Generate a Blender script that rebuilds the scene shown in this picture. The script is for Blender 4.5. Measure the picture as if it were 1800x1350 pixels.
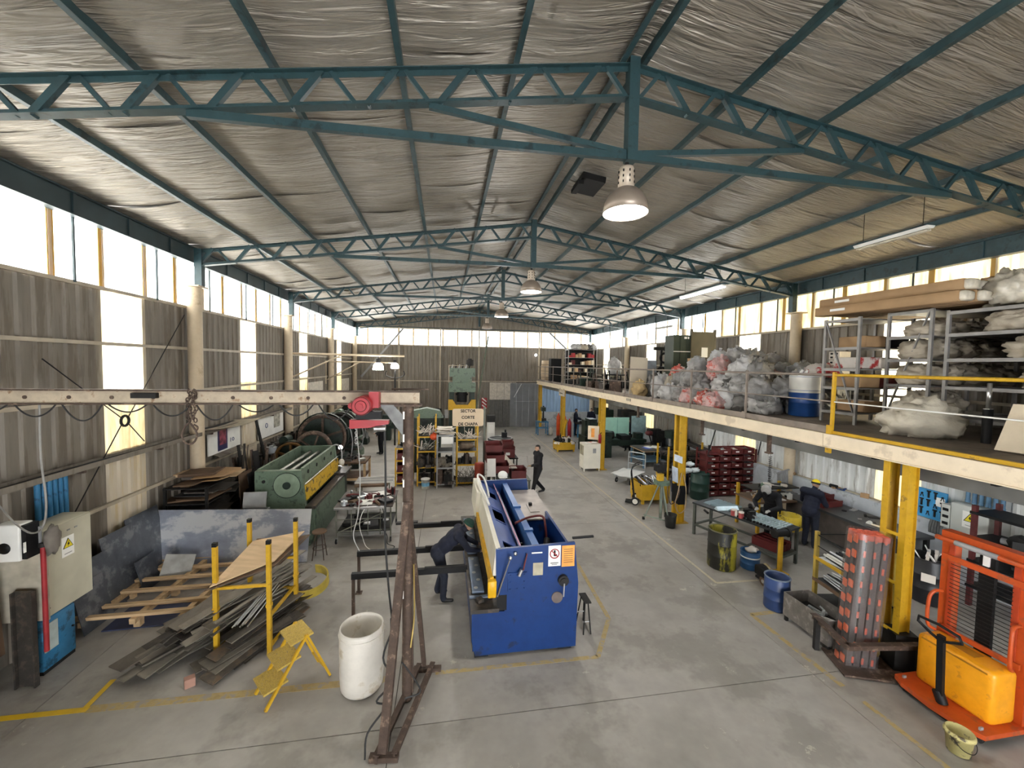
import bpy, bmesh, math, random
from math import pi, sin, cos, tan, radians
from mathutils import Vector, Matrix, Euler, noise
RNG = random.Random(7)
scene = bpy.context.scene
COL = scene.collection
for o in list(bpy.data.objects):
    bpy.data.objects.remove(o)

# ------------------------------------------------------------ camera
cam_d = bpy.data.cameras.new('camera')
cam = bpy.data.objects.new('camera', cam_d)
COL.objects.link(cam)
YAW, PITCH, ROLL, CAMZ = 0.1661, 0.0471, 0.0171, 4.577
fw = Vector((sin(YAW)*cos(PITCH), cos(YAW)*cos(PITCH), -sin(PITCH)))
rt = Vector((cos(YAW), -sin(YAW), 0))
up = rt.cross(fw)
r2 = cos(ROLL)*rt + sin(ROLL)*up
u2 = -sin(ROLL)*rt + cos(ROLL)*up
cam.matrix_world = Matrix(((r2.x, u2.x, -fw.x, 0), (r2.y, u2.y, -fw.y, 0), (r2.z, u2.z, -fw.z, CAMZ), (0, 0, 0, 1)))
cam_d.sensor_width = 36
cam_d.lens = 703.6/1800*36
cam_d.clip_start = 0.05
cam_d.clip_end = 200
scene.camera = cam

# ------------------------------------------------------------ daylight and exposure
world = bpy.data.worlds.new('overcast_sky')
scene.world = world
world.use_nodes = True
bg = world.node_tree.nodes['Background']
bg.inputs[0].default_value = (0.96, 0.98, 1.0, 1)
bg.inputs[1].default_value = 9.0
vs = scene.view_settings
vs.view_transform = 'Standard'
vs.look = 'None'
vs.gamma = 1
vs.use_curve_mapping = False
vs.exposure = 0.95
scene.cycles.max_bounces = 6
scene.cycles.diffuse_bounces = 4
scene.cycles.glossy_bounces = 2
scene.cycles.transmission_bounces = 4
scene.cycles.transparent_max_bounces = 8
scene.cycles.caustics_reflective = False
scene.cycles.caustics_refractive = False
scene.cycles.use_adaptive_sampling = True
scene.cycles.adaptive_threshold = .1
scene.cycles.use_light_tree = False
scene.cycles.use_denoising = True
scene.cycles.sample_clamp_indirect = 6

# ------------------------------------------------------------ helpers: materials
MATS = {}
def mat(name, col, rough=.6, metal=0., var=.18, scale=6., wear=None, amount=.35, wscale=5., bump=0., bscale=30., spec=.4, alpha=1., trans=0., world=False, stretch=(1, 1, 1), emit=None, emit_s=0):
    """procedural principled material: base colour with noise variation, optional second wear colour in patches, optional bump"""
    if name in MATS: return MATS[name]
    m = bpy.data.materials.new(name); MATS[name] = m
    m.use_nodes = True
    nt = m.node_tree; N = nt.nodes; L = nt.links
    b = N['Principled BSDF']
    c = (*col, 1)
    tc = N.new('ShaderNodeNewGeometry').outputs['Position'] if world else N.new('ShaderNodeTexCoord').outputs['Object']
    mp = N.new('ShaderNodeMapping'); mp.inputs['Scale'].default_value = stretch
    L.new(tc, mp.inputs[0])
    no = N.new('ShaderNodeTexNoise'); no.inputs['Scale'].default_value = wscale if wear else scale; no.inputs['Detail'].default_value = 5 if wear else 2; no.inputs['Roughness'].default_value = .66 if wear else .5
    L.new(mp.outputs[0], no.inputs[0])
    rp = N.new('ShaderNodeValToRGB')
    rp.color_ramp.elements[0].position = .3; rp.color_ramp.elements[1].position = .7
    rp.color_ramp.elements[0].color = (*[max(0, x*(1-var)) for x in col], 1)
    rp.color_ramp.elements[1].color = (*[min(1, x*(1+var)) for x in col], 1)
    L.new(no.outputs[0], rp.inputs[0])
    out = rp.outputs[0]
    if wear:
        n2 = no
        r2_ = N.new('ShaderNodeValToRGB')
        e = .62-.3*amount
        r2_.color_ramp.elements[0].position = e; r2_.color_ramp.elements[1].position = min(1, e+.08)
        L.new(n2.outputs[0], r2_.inputs[0])
        mx = N.new('ShaderNodeMix'); mx.data_type = 'RGBA'
        L.new(r2_.outputs[0], mx.inputs[0]); L.new(out, mx.inputs[6]); mx.inputs[7].default_value = (*wear, 1)
        out = mx.outputs[2]
    L.new(out, b.inputs['Base Color'])
    b.inputs['Roughness'].default_value = rough
    b.inputs['Metallic'].default_value = metal
    b.inputs['Specular IOR Level'].default_value = spec
    if trans: b.inputs['Transmission Weight'].default_value = trans
    if alpha < 1: b.inputs['Alpha'].default_value = alpha
    if emit:
        b.inputs['Emission Color'].default_value = (*emit, 1); b.inputs['Emission Strength'].default_value = emit_s
    if bump:
        n3 = N.new('ShaderNodeTexNoise'); n3.inputs['Scale'].default_value = bscale; n3.inputs['Detail'].default_value = 2
        L.new(mp.outputs[0], n3.inputs[0])
        bp = N.new('ShaderNodeBump'); bp.inputs['Strength'].default_value = bump; bp.inputs['Distance'].default_value = .03
        L.new(n3.outputs[0], bp.inputs['Height']); L.new(bp.outputs[0], b.inputs['Normal'])
    return m

# ------------------------------------------------------------ helpers: geometry
def rotm(r):
    if r is None: return None
    return r if isinstance(r, Matrix) else Euler(r).to_matrix()
class B:
    """collects shapes; o() links them as one mesh object"""
    def __init__(s): s.v = []; s.f = []; s.sm = []
    def add(s, vs_, fs, smooth=False):
        n = len(s.v); s.v += [tuple(x) for x in vs_]; s.f += [tuple(i+n for i in f) for f in fs]; s.sm += [smooth]*len(fs)
        return s
    def box(s, x, y, z, sx, sy, sz, rot=None):
        R = rotm(rot); c = Vector((x, y, z)); vs_ = []
        for k in (-.5, .5):
            for j, i in ((-.5, -.5), (-.5, .5), (.5, .5), (.5, -.5)):
                p = Vector((i*sx, j*sy, k*sz)); vs_.append(c+(R@p if R else p))
        return s.add(vs_, [(3, 2, 1, 0), (4, 5, 6, 7), (0, 1, 5, 4), (1, 2, 6, 5), (2, 3, 7, 6), (3, 0, 4, 7)])
    def bx(s, x0, x1, y0, y1, z0, z1):
        return s.box((x0+x1)/2, (y0+y1)/2, (z0+z1)/2, x1-x0, y1-y0, z1-z0)
    def bar(s, p, q, w, h=None, upv=(0, 0, 1)):
        p = Vector(p); q = Vector(q); h = h or w
        d = (q-p).normalized(); u = Vector(upv)
        if abs(d.dot(u)) > .98: u = Vector((1, 0, 0)) if abs(d.x) < .9 else Vector((0, 1, 0))
        a = d.cross(u).normalized(); u = a.cross(d)
        vs_ = [e+a*i*w/2+u*j*h/2 for e in (p, q) for i, j in ((-1, -1), (1, -1), (1, 1), (-1, 1))]
        return s.add(vs_, [(0, 1, 2, 3), (7, 6, 5, 4), (0, 4, 5, 1), (1, 5, 6, 2), (2, 6, 7, 3), (3, 7, 4, 0)])
    def cyl(s, p, q, r, r2=None, n=10, cap=True):
        p = Vector(p); q = Vector(q); r2 = r if r2 is None else r2
        d = (q-p).normalized(); a = d.orthogonal().normalized(); b = d.cross(a)
        vs_ = []
        for e, rr in ((p, r), (q, r2)):
            for i in range(n):
                t = 2*pi*i/n; vs_.append(e+a*rr*cos(t)+b*rr*sin(t))
        s.add(vs_, [(i, (i+1) % n, n+(i+1) % n, n+i) for i in range(n)], True)
        if cap:
            s.add(vs_, [tuple(range(n))[::-1], tuple(range(n, 2*n))])
        return s
    def tube(s, pts, r, n=6, closed=False, cap=True):
        P = [Vector(p) for p in pts]
        if not closed and 3 <= len(P) <= 9 and not isinstance(r, (list, tuple)):      # round the bends (Catmull-Rom)
            Q = [P[0]*2-P[1]]+P+[P[-1]*2-P[-2]]; S = []
            for i in range(1, len(Q)-2):
                a, b, c, d = Q[i-1:i+3]
                for k in range(5):
                    t = k/5; S.append(.5*((2*b)+(c-a)*t+(2*a-5*b+4*c-d)*t*t+(3*b-a-3*c+d)*t**3))
            P = S+[P[-1]]
        m = len(P); vs_ = []; ref = None
        rs = r if isinstance(r, (list, tuple)) else [r]*m
        for i in range(m):
            if closed: d = P[(i+1) % m]-P[i-1]
            else: d = P[min(i+1, m-1)]-P[max(i-1, 0)]
            d.normalize()
            if ref is None: ref = d.orthogonal().normalized()
            a = (ref-d*ref.dot(d)).normalized(); ref = a; b = d.cross(a)
            for k in range(n):
                t = 2*pi*k/n; vs_.append(P[i]+a*rs[i]*cos(t)+b*rs[i]*sin(t))
        fs = []
        for i in range(m if closed else m-1):
            j = (i+1) % m
            for k in range(n): fs.append((i*n+k, i*n+(k+1) % n, j*n+(k+1) % n, j*n+k))
        s.add(vs_, fs, True)
        if cap and not closed: s.add(vs_[:n]+vs_[-n:], [tuple(range(n))[::-1], tuple(range(n, 2*n))])
        return s
    def lathe(s, prof, n=20, c=(0, 0, 0), axis='z', sy=1.):
        vs_ = []; m = len(prof)
        for r, z in prof:
            for i in range(n):
                t = 2*pi*i/n; x, y = r*cos(t), r*sin(t)*sy
                p = {'z': (x, y, z), 'x': (z, x, y), 'y': (x, z, -y)}[axis]
                vs_.append((c[0]+p[0], c[1]+p[1], c[2]+p[2]))
        fs = [(i*n+k, i*n+(k+1) % n, (i+1)*n+(k+1) % n, (i+1)*n+k) for i in range(m-1) for k in range(n)]
        return s.add(vs_, fs, True)
    def prism(s, poly, a, b, axis='y'):
        n = len(poly); vs_ = []
        for t in (a, b):
            for x, y in poly:
                vs_.append({'y': (x, t, y), 'x': (t, x, y), 'z': (x, y, t)}[axis])
        return s.add(vs_, [tuple(range(n)), tuple(range(n, 2*n))[::-1]]+[(i, n+i, n+(i+1) % n, (i+1) % n) for i in range(n)])
    def grid(s, fn, nu, nv, smooth=True, closed=False):
        vs_ = [fn(i/nu, j/nv) for i in range(nu+1) for j in range(nv+1)]
        w = nv+1
        return s.add(vs_, [(i*w+j, (i+1)*w+j, (i+1)*w+j+1, i*w+j+1) for i in range(nu) for j in range(nv)], smooth)
    def sph(s, c, r, n=12, m=8, R=None, jit=0, seed=0):
        r = r if isinstance(r, (tuple, list)) else (r, r, r); c = Vector(c); vs_ = []; R = rotm(R)
        for j in range(m+1):
            ph = pi*j/m
            for i in range(n):
                t = 2*pi*i/n; p = Vector((sin(ph)*cos(t), sin(ph)*sin(t), cos(ph)))
                k = 1+jit*noise.noise(p*2.2+Vector((seed*3.7, seed*1.3, 0))) if jit else 1
                p = Vector((p.x*r[0], p.y*r[1], p.z*r[2]))*k
                vs_.append(c+(R@p if R else p))
        return s.add(vs_, [(j*n+i, (j+1)*n+i, (j+1)*n+(i+1) % n, j*n+(i+1) % n) for j in range(m) for i in range(n)], True)
    def rbox(s, x, y, z, sx, sy, sz, r=.03, seg=2, rot=None):
        bm = bmesh.new(); bmesh.ops.create_cube(bm, size=1)
        for v in bm.verts: v.co = Vector((v.co.x*sx, v.co.y*sy, v.co.z*sz))
        bmesh.ops.bevel(bm, geom=list(bm.edges), offset=r, segments=seg, profile=.5, affect='EDGES')
        R = rotm(rot); c = Vector((x, y, z)); bm.verts.index_update()
        vs_ = [c+(R@v.co if R else v.co) for v in bm.verts]; fs = [tuple(v.index for v in f.verts) for f in bm.faces]
        bm.free(); return s.add(vs_, fs, True)
    def mesh(s, name):
        me = bpy.data.meshes.new(name); me.from_pydata(s.v, [], s.f); me.polygons.foreach_set('use_smooth', s.sm); me.update()
        bm = bmesh.new(); bm.from_mesh(me); bmesh.ops.recalc_face_normals(bm, faces=bm.faces); bm.to_mesh(me); bm.free()
        return me
    def o(s, name, m, parent=None, loc=(0, 0, 0), rot=None):
        return obj(name, s.mesh(name), m, parent, loc, rot)
def obj(name, me, m, parent=None, loc=(0, 0, 0), rot=None):
    if m and not me.materials: me.materials.append(m)
    o = bpy.data.objects.new(name, me); COL.objects.link(o); o.parent = parent; o.location = loc
    if rot is not None: o.rotation_euler = rot if isinstance(rot, (tuple, Euler)) else (0, 0, rot)
    return o
def tag(o, label=None, cat=None, group=None, kind=None):
    if label: o['label'] = label
    if cat: o['category'] = cat
    if group: o['group'] = group
    if kind: o['kind'] = kind
    return o
def T(name, label, cat, loc=(0, 0, 0), rz=0, group=None, kind=None):
    o = bpy.data.objects.new(name, None); COL.objects.link(o); o.location = loc; o.rotation_euler = rz if isinstance(rz, tuple) else (0, 0, rz)
    o.empty_display_size = .1
    return tag(o, label, cat, group, kind)
def dup(root, loc=None, rz=None, label=None, parent=None):
    r = root.copy(); COL.objects.link(r)
    if parent is not None: r.parent = parent
    if loc is not None: r.location = loc
    if rz is not None: r.rotation_euler = rz if isinstance(rz, tuple) else (0, 0, rz)
    if label: r['label'] = label
    for ch in list(root.children): dup(ch, parent=r)
    return r
def text_part(s, name, size, m, parent, loc, rot, ext=.002, align='CENTER'):
    cu = bpy.data.curves.new(name, 'FONT'); cu.body = s; cu.size = size; cu.align_x = align; cu.align_y = 'CENTER'; cu.extrude = ext; cu.offset = size*.03
    t = bpy.data.objects.new('tmp', cu); COL.objects.link(t)
    me = bpy.data.meshes.new_from_object(t.evaluated_get(bpy.context.evaluated_depsgraph_get()))
    bpy.data.objects.remove(t); me.materials.clear(); me.name = name
    return obj(name, me, m, parent, loc, rot)
def ring_pts(c, r, n, axis='z', a0=0, a1=2*pi):
    out = []
    for i in range(n):
        t = a0+(a1-a0)*i/(n if abs(a1-a0-2*pi) < 1e-6 else n-1); x, y = r*cos(t), r*sin(t)
        out.append({'z': (c[0]+x, c[1]+y, c[2]), 'x': (c[0], c[1]+x, c[2]+y), 'y': (c[0]+x, c[1], c[2]+y)}[axis])
    return out
def sag(p, q, d, n=10):
    p = Vector(p); q = Vector(q)
    return [p.lerp(q, i/n)-Vector((0, 0, d*4*(i/n)*(1-i/n))) for i in range(n+1)]
# ============================================================ materials of the building
teal = mat('teal_paint', (.019, .049, .056), .45, 0, .3, 3, wear=(.008, .02, .024), amount=.2, wscale=4, spec=.5)
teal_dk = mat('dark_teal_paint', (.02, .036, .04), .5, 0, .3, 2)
cream = mat('cream_paint', (.54, .44, .31), .55, 0, .14, 3, wear=(.44, .34, .22), amount=.12, wscale=2)
beam_cream = mat('cream_beam_paint', (.74, .63, .47), .55, 0, .1, 2, wear=(.6, .5, .37), amount=.1, wscale=2)
yellow = mat('yellow_paint', (.53, .31, .015), .5, 0, .15, 5, wear=(.26, .15, .03), amount=.06, wscale=6)
rail_grey = mat('rail_grey_paint', (.22, .18, .15), .55, 0, .2, 5)
pipe_grey = mat('pale_pipe_paint', (.42, .36, .27), .5, 0, .2, 3)
dark_steel = mat('dark_steel', (.02, .019, .018), .55, .3, .3, 6, spec=.25)
# galvanised wall sheet, dusty, vertical streaks
sheet_m = mat('dusty_galvanised_sheet', (.215, .19, .155), .62, .15, .2, 1.6, wear=(.155, .13, .1), amount=.4, wscale=1.4, world=True, stretch=(3, 3, .35))
sheet_white = mat('white_painted_sheet', (.66, .66, .63), .6, .0, .12, 1.6, wear=(.42, .40, .36), amount=.3, wscale=1.6, world=True, stretch=(3, 3, .4))
sheet_blue = mat('pale_blue_sheet', (.30, .42, .58), .55, .1, .15, 2, world=True, stretch=(3, 3, .4))
def translucent(name, col, t, streak=.35, dirt=(.55, .38, .12)):
    """weathered fibreglass sheet: part clear, part scattering; dirt streaks"""
    m = bpy.data.materials.new(name); m.use_nodes = True; nt = m.node_tree; N = nt.nodes; L = nt.links
    N.remove(N['Principled BSDF']); out = N['Material Output']
    g = N.new('ShaderNodeNewGeometry'); mp = N.new('ShaderNodeMapping'); mp.inputs['Scale'].default_value = (3.2, 3.2, .45)
    L.new(g.outputs['Position'], mp.inputs[0])
    n1 = N.new('ShaderNodeTexNoise'); n1.inputs['Scale'].default_value = 2.2; n1.inputs['Detail'].default_value = 3; n1.inputs['Roughness'].default_value = .65
    L.new(mp.outputs[0], n1.inputs[0])
    r = N.new('ShaderNodeValToRGB'); r.color_ramp.elements[0].position = .62-.3*streak; r.color_ramp.elements[1].position = .82-.2*streak
    r.color_ramp.elements[0].color = (*col, 1); r.color_ramp.elements[1].color = (*[a*.45+b*.55 for a, b in zip(col, dirt)], 1)
    L.new(n1.outputs[0], r.inputs[0])
    tr = N.new('ShaderNodeBsdfTransparent'); tl = N.new('ShaderNodeBsdfTranslucent'); df = N.new('ShaderNodeBsdfDiffuse')
    for x in (tr, tl, df): L.new(r.outputs[0], x.inputs[0])
    m1 = N.new('ShaderNodeMixShader'); m1.inputs[0].default_value = .45; L.new(tr.outputs[0], m1.inputs[1]); L.new(tl.outputs[0], m1.inputs[2])
    m2 = N.new('ShaderNodeMixShader'); m2.inputs[0].default_value = 1-t; L.new(m1.outputs[0], m2.inputs[1]); L.new(df.outputs[0], m2.inputs[2])
    L.new(m2.outputs[0], out.inputs[0]); return m
clear_m = translucent('clear_fibreglass', (.97, .965, .94), .85, .2)
warm_m = translucent('yellowed_fibreglass', (.93, .86, .68), .2, .45)
strip_m = translucent('fibreglass_strip', (.96, .92, .80), .55, .4)
old_m = translucent('aged_fibreglass', (.6, .53, .42), .03, .4)
amber_m = translucent('amber_fibreglass', (.93, .865, .70), .3, .5)
lap_m = translucent('fibreglass_lap', (.62, .40, .13), .12, .3)

# ============================================================ floor
concrete = mat('stained_concrete', (.385, .36, .322), .42, 0, .14, .55, wear=(.305, .283, .25), amount=.4, wscale=.8, world=True, spec=.5)
def concrete_nodes():
    """oil stains, pale scuffed patches, fine mottling"""
    nt = concrete.node_tree; N = nt.nodes; L = nt.links; b = N['Principled BSDF']
    src = b.inputs['Base Color'].links[0].from_socket
    g = N.new('ShaderNodeNewGeometry')
    n = N.new('ShaderNodeTexNoise'); n.inputs['Scale'].default_value = .45; n.inputs['Detail'].default_value = 5; n.inputs['Roughness'].default_value = .7
    L.new(g.outputs['Position'], n.inputs[0])
    r = N.new('ShaderNodeValToRGB'); r.color_ramp.elements[0].position = .35; r.color_ramp.elements[1].position = .62
    r.color_ramp.elements[0].color = (.6, .58, .56, 1); r.color_ramp.elements[1].color = (1.08, 1.08, 1.08, 1)
    L.new(n.outputs[0], r.inputs[0])
    mx = N.new('ShaderNodeMix'); mx.data_type = 'RGBA'; mx.blend_type = 'MULTIPLY'; mx.inputs[0].default_value = .6
    L.new(src, mx.inputs[6]); L.new(r.outputs[0], mx.inputs[7])
    n2 = N.new('ShaderNodeTexNoise'); n2.inputs['Scale'].default_value = 1.3; n2.inputs['Detail'].default_value = 7; n2.inputs['Roughness'].default_value = .74
    L.new(g.outputs['Position'], n2.inputs[0])
    r2_ = N.new('ShaderNodeValToRGB'); r2_.color_ramp.elements[0].position = .64; r2_.color_ramp.elements[1].position = .665
    L.new(n2.outputs[0], r2_.inputs[0])
    m2 = N.new('ShaderNodeMix'); m2.data_type = 'RGBA'; m2.inputs[7].default_value = (.5, .46, .39, 1)
    ml = N.new('ShaderNodeMath'); ml.operation = 'MULTIPLY'; ml.inputs[1].default_value = .8; L.new(r2_.outputs[0], ml.inputs[0])
    L.new(ml.outputs[0], m2.inputs[0]); L.new(mx.outputs[2], m2.inputs[6]); L.new(m2.outputs[2], b.inputs['Base Color'])
    rr = N.new('ShaderNodeMapRange'); rr.inputs[3].default_value = .3; rr.inputs[4].default_value = .6
    L.new(n.outputs[0], rr.inputs[0]); L.new(rr.outputs[0], b.inputs['Roughness'])
concrete_nodes()
Y0, Y1 = -6.84, 29.3
XL, XR, XK = -6.36, 11.24, 2.42
floor = B().bx(XL-.3, XR+.3, Y0-.3, Y1+.3, -.3, -.012).o('floor', mat('joint_filler', (.07, .06, .05), .9))
tag(floor, kind='structure')
xs = [XL-.3, -5.2, -.62, 5.52, XR+.3]
ys = [Y0-.3, -1.2, 4.98, 10.95, 17.0, 23.0, Y1+.3]
for i in range(4):
    for j in range(6):
        g = .006
        B().bx(xs[i]+g, xs[i+1]-g, ys[j]+g, ys[j+1]-g, -.2, 0).o('slab', concrete, floor)
paint_new = mat('fresh_yellow_line_paint', (.72, .46, .02), .5, 0, .1, 4)
paint_old = mat('worn_yellow_line_paint', (.44, .33, .14), .6, 0, .2, 6, wear=(.34, .3, .24), amount=.38, wscale=9)
def floor_line(name_label, pts, w, m, z=.002):
    b = B()
    for p, q in zip(pts[:-1], pts[1:]):
        p = Vector((*p, z)); q = Vector((*q, z)); b.bar(p, q, w, .003)
    return tag(b.o('floor_line', m), name_label, 'floor marking')
floor_line('bright fresh yellow line on the floor by the electrical cabinet', [(-6.0, 5.84), (-4.55, 5.84)], .085, paint_new)
floor_line('short bright yellow line running from the cabinet line to the bar pile', [(-4.6, 5.86), (-4.62, 6.35)], .07, paint_new, .0035)
floor_line('long worn yellow line running under the yellow steps and white barrel', [(-4.55, 5.84), (-.8, 5.8)], .12, paint_old)
floor_line('worn yellow line boxing in the blue shear', [(-.1, 5.82), (2.42, 5.79), (2.98, 6.68), (3.12, 9.8), (2.8, 11.2)], .075, paint_old, .003)
floor_line('long pale aisle line along the right-hand work area', [(6.75, 7.48), (5.76, 7.5), (5.72, 26)], .06, mat('pale_line_paint', (.52, .46, .33), .6, 0, .15, 6, wear=(.42, .38, .3), amount=.25, wscale=9), .0025)
floor_line('worn yellow aisle line in front of the steel trough', [(6.3, 6.42), (5.68, 6.42), (5.74, 4.72)], .085, paint_old, .0025)
floor_line('worn yellow aisle line in front of the pallet stacker', [(5.76, 4.45), (5.82, 2.6)], .07, paint_old, .0025)
floor_line('pale worn line crossing the floor left of the shear', [(-1.0, 11.15), (.2, 11.25)], .05, paint_old, .003)

# ============================================================ walls
def sheet_mesh(name, w, h, depth=.035, per=.26):
    """trapezoidal sheet in the local xz plane (width x, height z), ribs toward +y"""
    prof = []; n = round(w/per); per = w/n
    for i in range(n):
        x = i*per; prof += [(x, 0), (x+per*.55, 0), (x+per*.67, depth), (x+per*.88, depth)]
    prof.append((w, 0)); vs_ = []; m = len(prof)
    for z in (0, h): vs_ += [(x, d, z) for x, d in prof]
    for z in (0, h): vs_ += [(x, d-.004, z) for x, d in prof]
    b = B(); b.add(vs_, [(i, i+1, m+i+1, m+i) for i in range(m-1)]+[(2*m+i, 3*m+i, 3*m+i+1, 2*m+i+1) for i in range(m-1)]+[(0, m, 3*m, 2*m), (m-1, 3*m-1, 4*m-1, 2*m-1)])
    return b.mesh(name)
SILL, EAVE = 5.87, 7.12
SW = 1.033
def with_mat(me, m):
    c = me.copy(); c.materials.clear(); c.materials.append(m); return c
base_sheet = sheet_mesh('wall_sheet', SW+.01, SILL)
up_sheet = sheet_mesh('clerestory_sheet', SW+.01, EAVE-SILL+.25)
lo_sheet = sheet_mesh('wall_sheet', SW+.01, 3.2)
hi_sheet = sheet_mesh('wall_sheet', SW+.01, SILL-3.2)
mm_ = {}
def M_(me, m):
    k = (me.name, m.name)
    if k not in mm_: mm_[k] = with_mat(me, m)
    return mm_[k]
wl = T('wall_left', None, None, kind='structure')
wr = T('wall_right', None, None, kind='structure')
wf = T('wall_far', None, None, kind='structure')
wb = T('wall_near', None, None, kind='structure')
nY = int((Y1-Y0)/SW)+1
strips_L = {8.97, 14.35, 19.8, 25.6}
def near(y, S): return any(abs(y-s) < SW/2 for s in S)
for i in range(nY):
    y = Y0+.3+i*SW-.24
    yc = y+SW/2
    # left: rotate so local +y (ribs) faces +x : rz=-90 -> local x -> -y ; place at y+SW
    if near(yc, strips_L):
        obj('wall_sheet', M_(lo_sheet, old_m), None, wl, (XL, y+SW, 0), -pi/2).scale = (1, 1, 2.76/3.2)
        obj('translucent_sheet', M_(lo_sheet, warm_m), None, wl, (XL, y+SW, 2.75), -pi/2).scale = (1, 1, 1.15/3.2)
        obj('translucent_sheet', M_(hi_sheet, strip_m), None, wl, (XL, y+SW, 3.88), -pi/2).scale = (1, 1, (SILL-3.88)/(SILL-3.2))
    else:
        obj('wall_sheet', M_(base_sheet, sheet_m), None, wl, (XL, y+SW, 0), -pi/2)
    obj('clerestory_sheet', M_(up_sheet, clear_m), None, wl, (XL, y+SW, SILL), -pi/2)
    B().box(0, 0, 0, .012, .12, EAVE-SILL).o('lap_strip', lap_m, wl, (XL+.02, y+(.0 if i % 2 else .06), (EAVE+SILL)/2))
    # right
    strip = near(yc, {13.7, 20.5, 26.4, 7.9})
    lowm = sheet_white if yc < 16.4 else sheet_m
    if strip:
        obj('translucent_sheet', M_(hi_sheet, strip_m), None, wr, (XR, y, 3.2), pi/2)
        obj('translucent_sheet', M_(lo_sheet, warm_m), None, wr, (XR, y, 0), pi/2)
    else:
        obj('wall_sheet', M_(lo_sheet, lowm), None, wr, (XR, y, 0), pi/2)
        obj('wall_sheet', M_(hi_sheet, sheet_m), None, wr, (XR, y, 3.2), pi/2)
    obj('clerestory_sheet', M_(up_sheet, clear_m if yc > 15 else amber_m), None, wr, (XR, y, SILL), pi/2)
    B().box(0, 0, 0, .012, .12, EAVE-SILL).o('lap_strip', lap_m, wr, (XR-.02, y+(.0 if i % 2 else .06), (EAVE+SILL)/2))
nX = int((XR-XL)/SW)+1
gable = sheet_mesh('gable_sheet', SW+.01, 1.9)
for i in range(nX):
    x = XL+i*SW
    xc = x+SW/2
    lowm = sheet_blue if xc > 6.9 else sheet_m
    if not (4.9 < xc < 6.9):
        obj('wall_sheet', M_(lo_sheet, lowm), None, wf, (x+SW, Y1, 0), pi)
    obj('wall_sheet', M_(hi_sheet, sheet_m), None, wf, (x+SW, Y1, 3.2), pi)
    obj('clerestory_sheet', M_(up_sheet, clear_m), None, wf, (x+SW, Y1, SILL), pi).scale = (1, 1, .84)
    B().box(0, 0, 0, .1, .012, 1.2).o('lap_strip', lap_m, wf, (x, Y1-.02, SILL+.6))
    obj('gable_sheet', M_(gable, sheet_m), None, wf, (x+SW, Y1, 7.1), pi)
    # wall behind the camera: gate opening in the middle, daylight comes in there
    if not (-2 < xc < 6):
        obj('wall_sheet', M_(base_sheet, sheet_m), None, wb, (x, Y0, 0), 0)
    else:
        obj('wall_sheet', M_(gable, sheet_m), None, wb, (x, Y0, 4.2), 0)
    obj('clerestory_sheet', M_(up_sheet, sheet_m), None, wb, (x, Y0, SILL), 0)
    obj('gable_sheet', M_(gable, sheet_m), None, wb, (x, Y0, 7.1), 0)
# girts (horizontal rails) of the walls
def girt(parent, p, q, r=.03, m=pipe_grey): return B().bar(p, q, r*2, r*2).o('girt', m, parent)
for z in (SILL, 4.85, 3.8, 1.79):
    girt(wl, (XL+.06, Y0, z), (XL+.06, Y1, z), .032)
for z in (SILL, 4.7, 3.95, 2.35, 1.2):
    girt(wr, (XR-.06, Y0, z), (XR-.06, Y1, z), .032)
for z in (SILL, 7.05): girt(wf, (XL, Y1-.06, z), (XR, Y1-.06, z), .035)
girt(wf, (XL, Y1-.06, 3.35), (XR, Y1-.06, 3.35), .03)
for x in (-3.2, -.35, 2.42, 6.9): B().bar((x, Y1-.1, 0), (x, Y1-.1, 7.1), .09, .12, (0, 1, 0)).o('stud', pipe_grey, wf)
for yv in [Y0+k*2.0 for k in range(19)]:
    B().bar((XL+.1, yv+.9, SILL), (XL+.1, yv+.9, EAVE), .03, .03).o('mullion', teal_dk, wl)
    B().bar((XR-.1, yv+.9, SILL), (XR-.1, yv+.9, EAVE), .03, .03).o('mullion', teal_dk, wr)
# low rendered block wall (dado) under the white sheets on the right
dado = mat('grey_rendered_block', (.46, .48, .5), .85, 0, .15, 2, wear=(.3, .3, .3), amount=.3, wscale=2, bump=.1, bscale=25)
B().bx(XR-.22, XR, Y0, Y1, 0, 1.2).o('dado', dado, wr)
B().bx(6.9, XR-.23, Y1-.3, Y1-.02, 0, 1.1).o('dado', dado, wf)

# ============================================================ roof
SL = .152
def ztop(x): return 8.6-SL*abs(x-XK)          # top of the trusses
foil = mat('foil_insulation', (.30, .268, .222), .42, .45, .16, 1.2, wear=(.255, .23, .195), amount=.35, wscale=1.0, world=True, stretch=(.5, 3.0, 1), bump=.3, bscale=5.5)
def foil_nodes():
    """creases running across the slope"""
    nt = foil.node_tree; N = nt.nodes; L = nt.links; b = N['Principled BSDF']
    g = N.new('ShaderNodeNewGeometry'); mp = N.new('ShaderNodeMapping'); mp.inputs['Scale'].default_value = (.12, 1, .12); L.new(g.outputs['Position'], mp.inputs[0])
    w = N.new('ShaderNodeTexNoise'); w.inputs['Scale'].default_value = 9; w.inputs['Detail'].default_value = 3; w.inputs['Roughness'].default_value = .6; w.inputs['Distortion'].default_value = .6; L.new(mp.outputs[0], w.inputs[0])
    old = b.inputs['Normal'].links[0].from_node
    bp = N.new('ShaderNodeBump'); bp.inputs['Strength'].default_value = 1.0; bp.inputs['Distance'].default_value = .11; L.new(w.outputs[0], bp.inputs['Height']); L.new(old.outputs[0], bp.inputs['Normal']); L.new(bp.outputs[0], b.inputs['Normal'])
foil_nodes()
ceil_ = T('ceiling', None, None, kind='structure')
PX = [XK+.12+1.42*k for k in range(7)]
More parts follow.
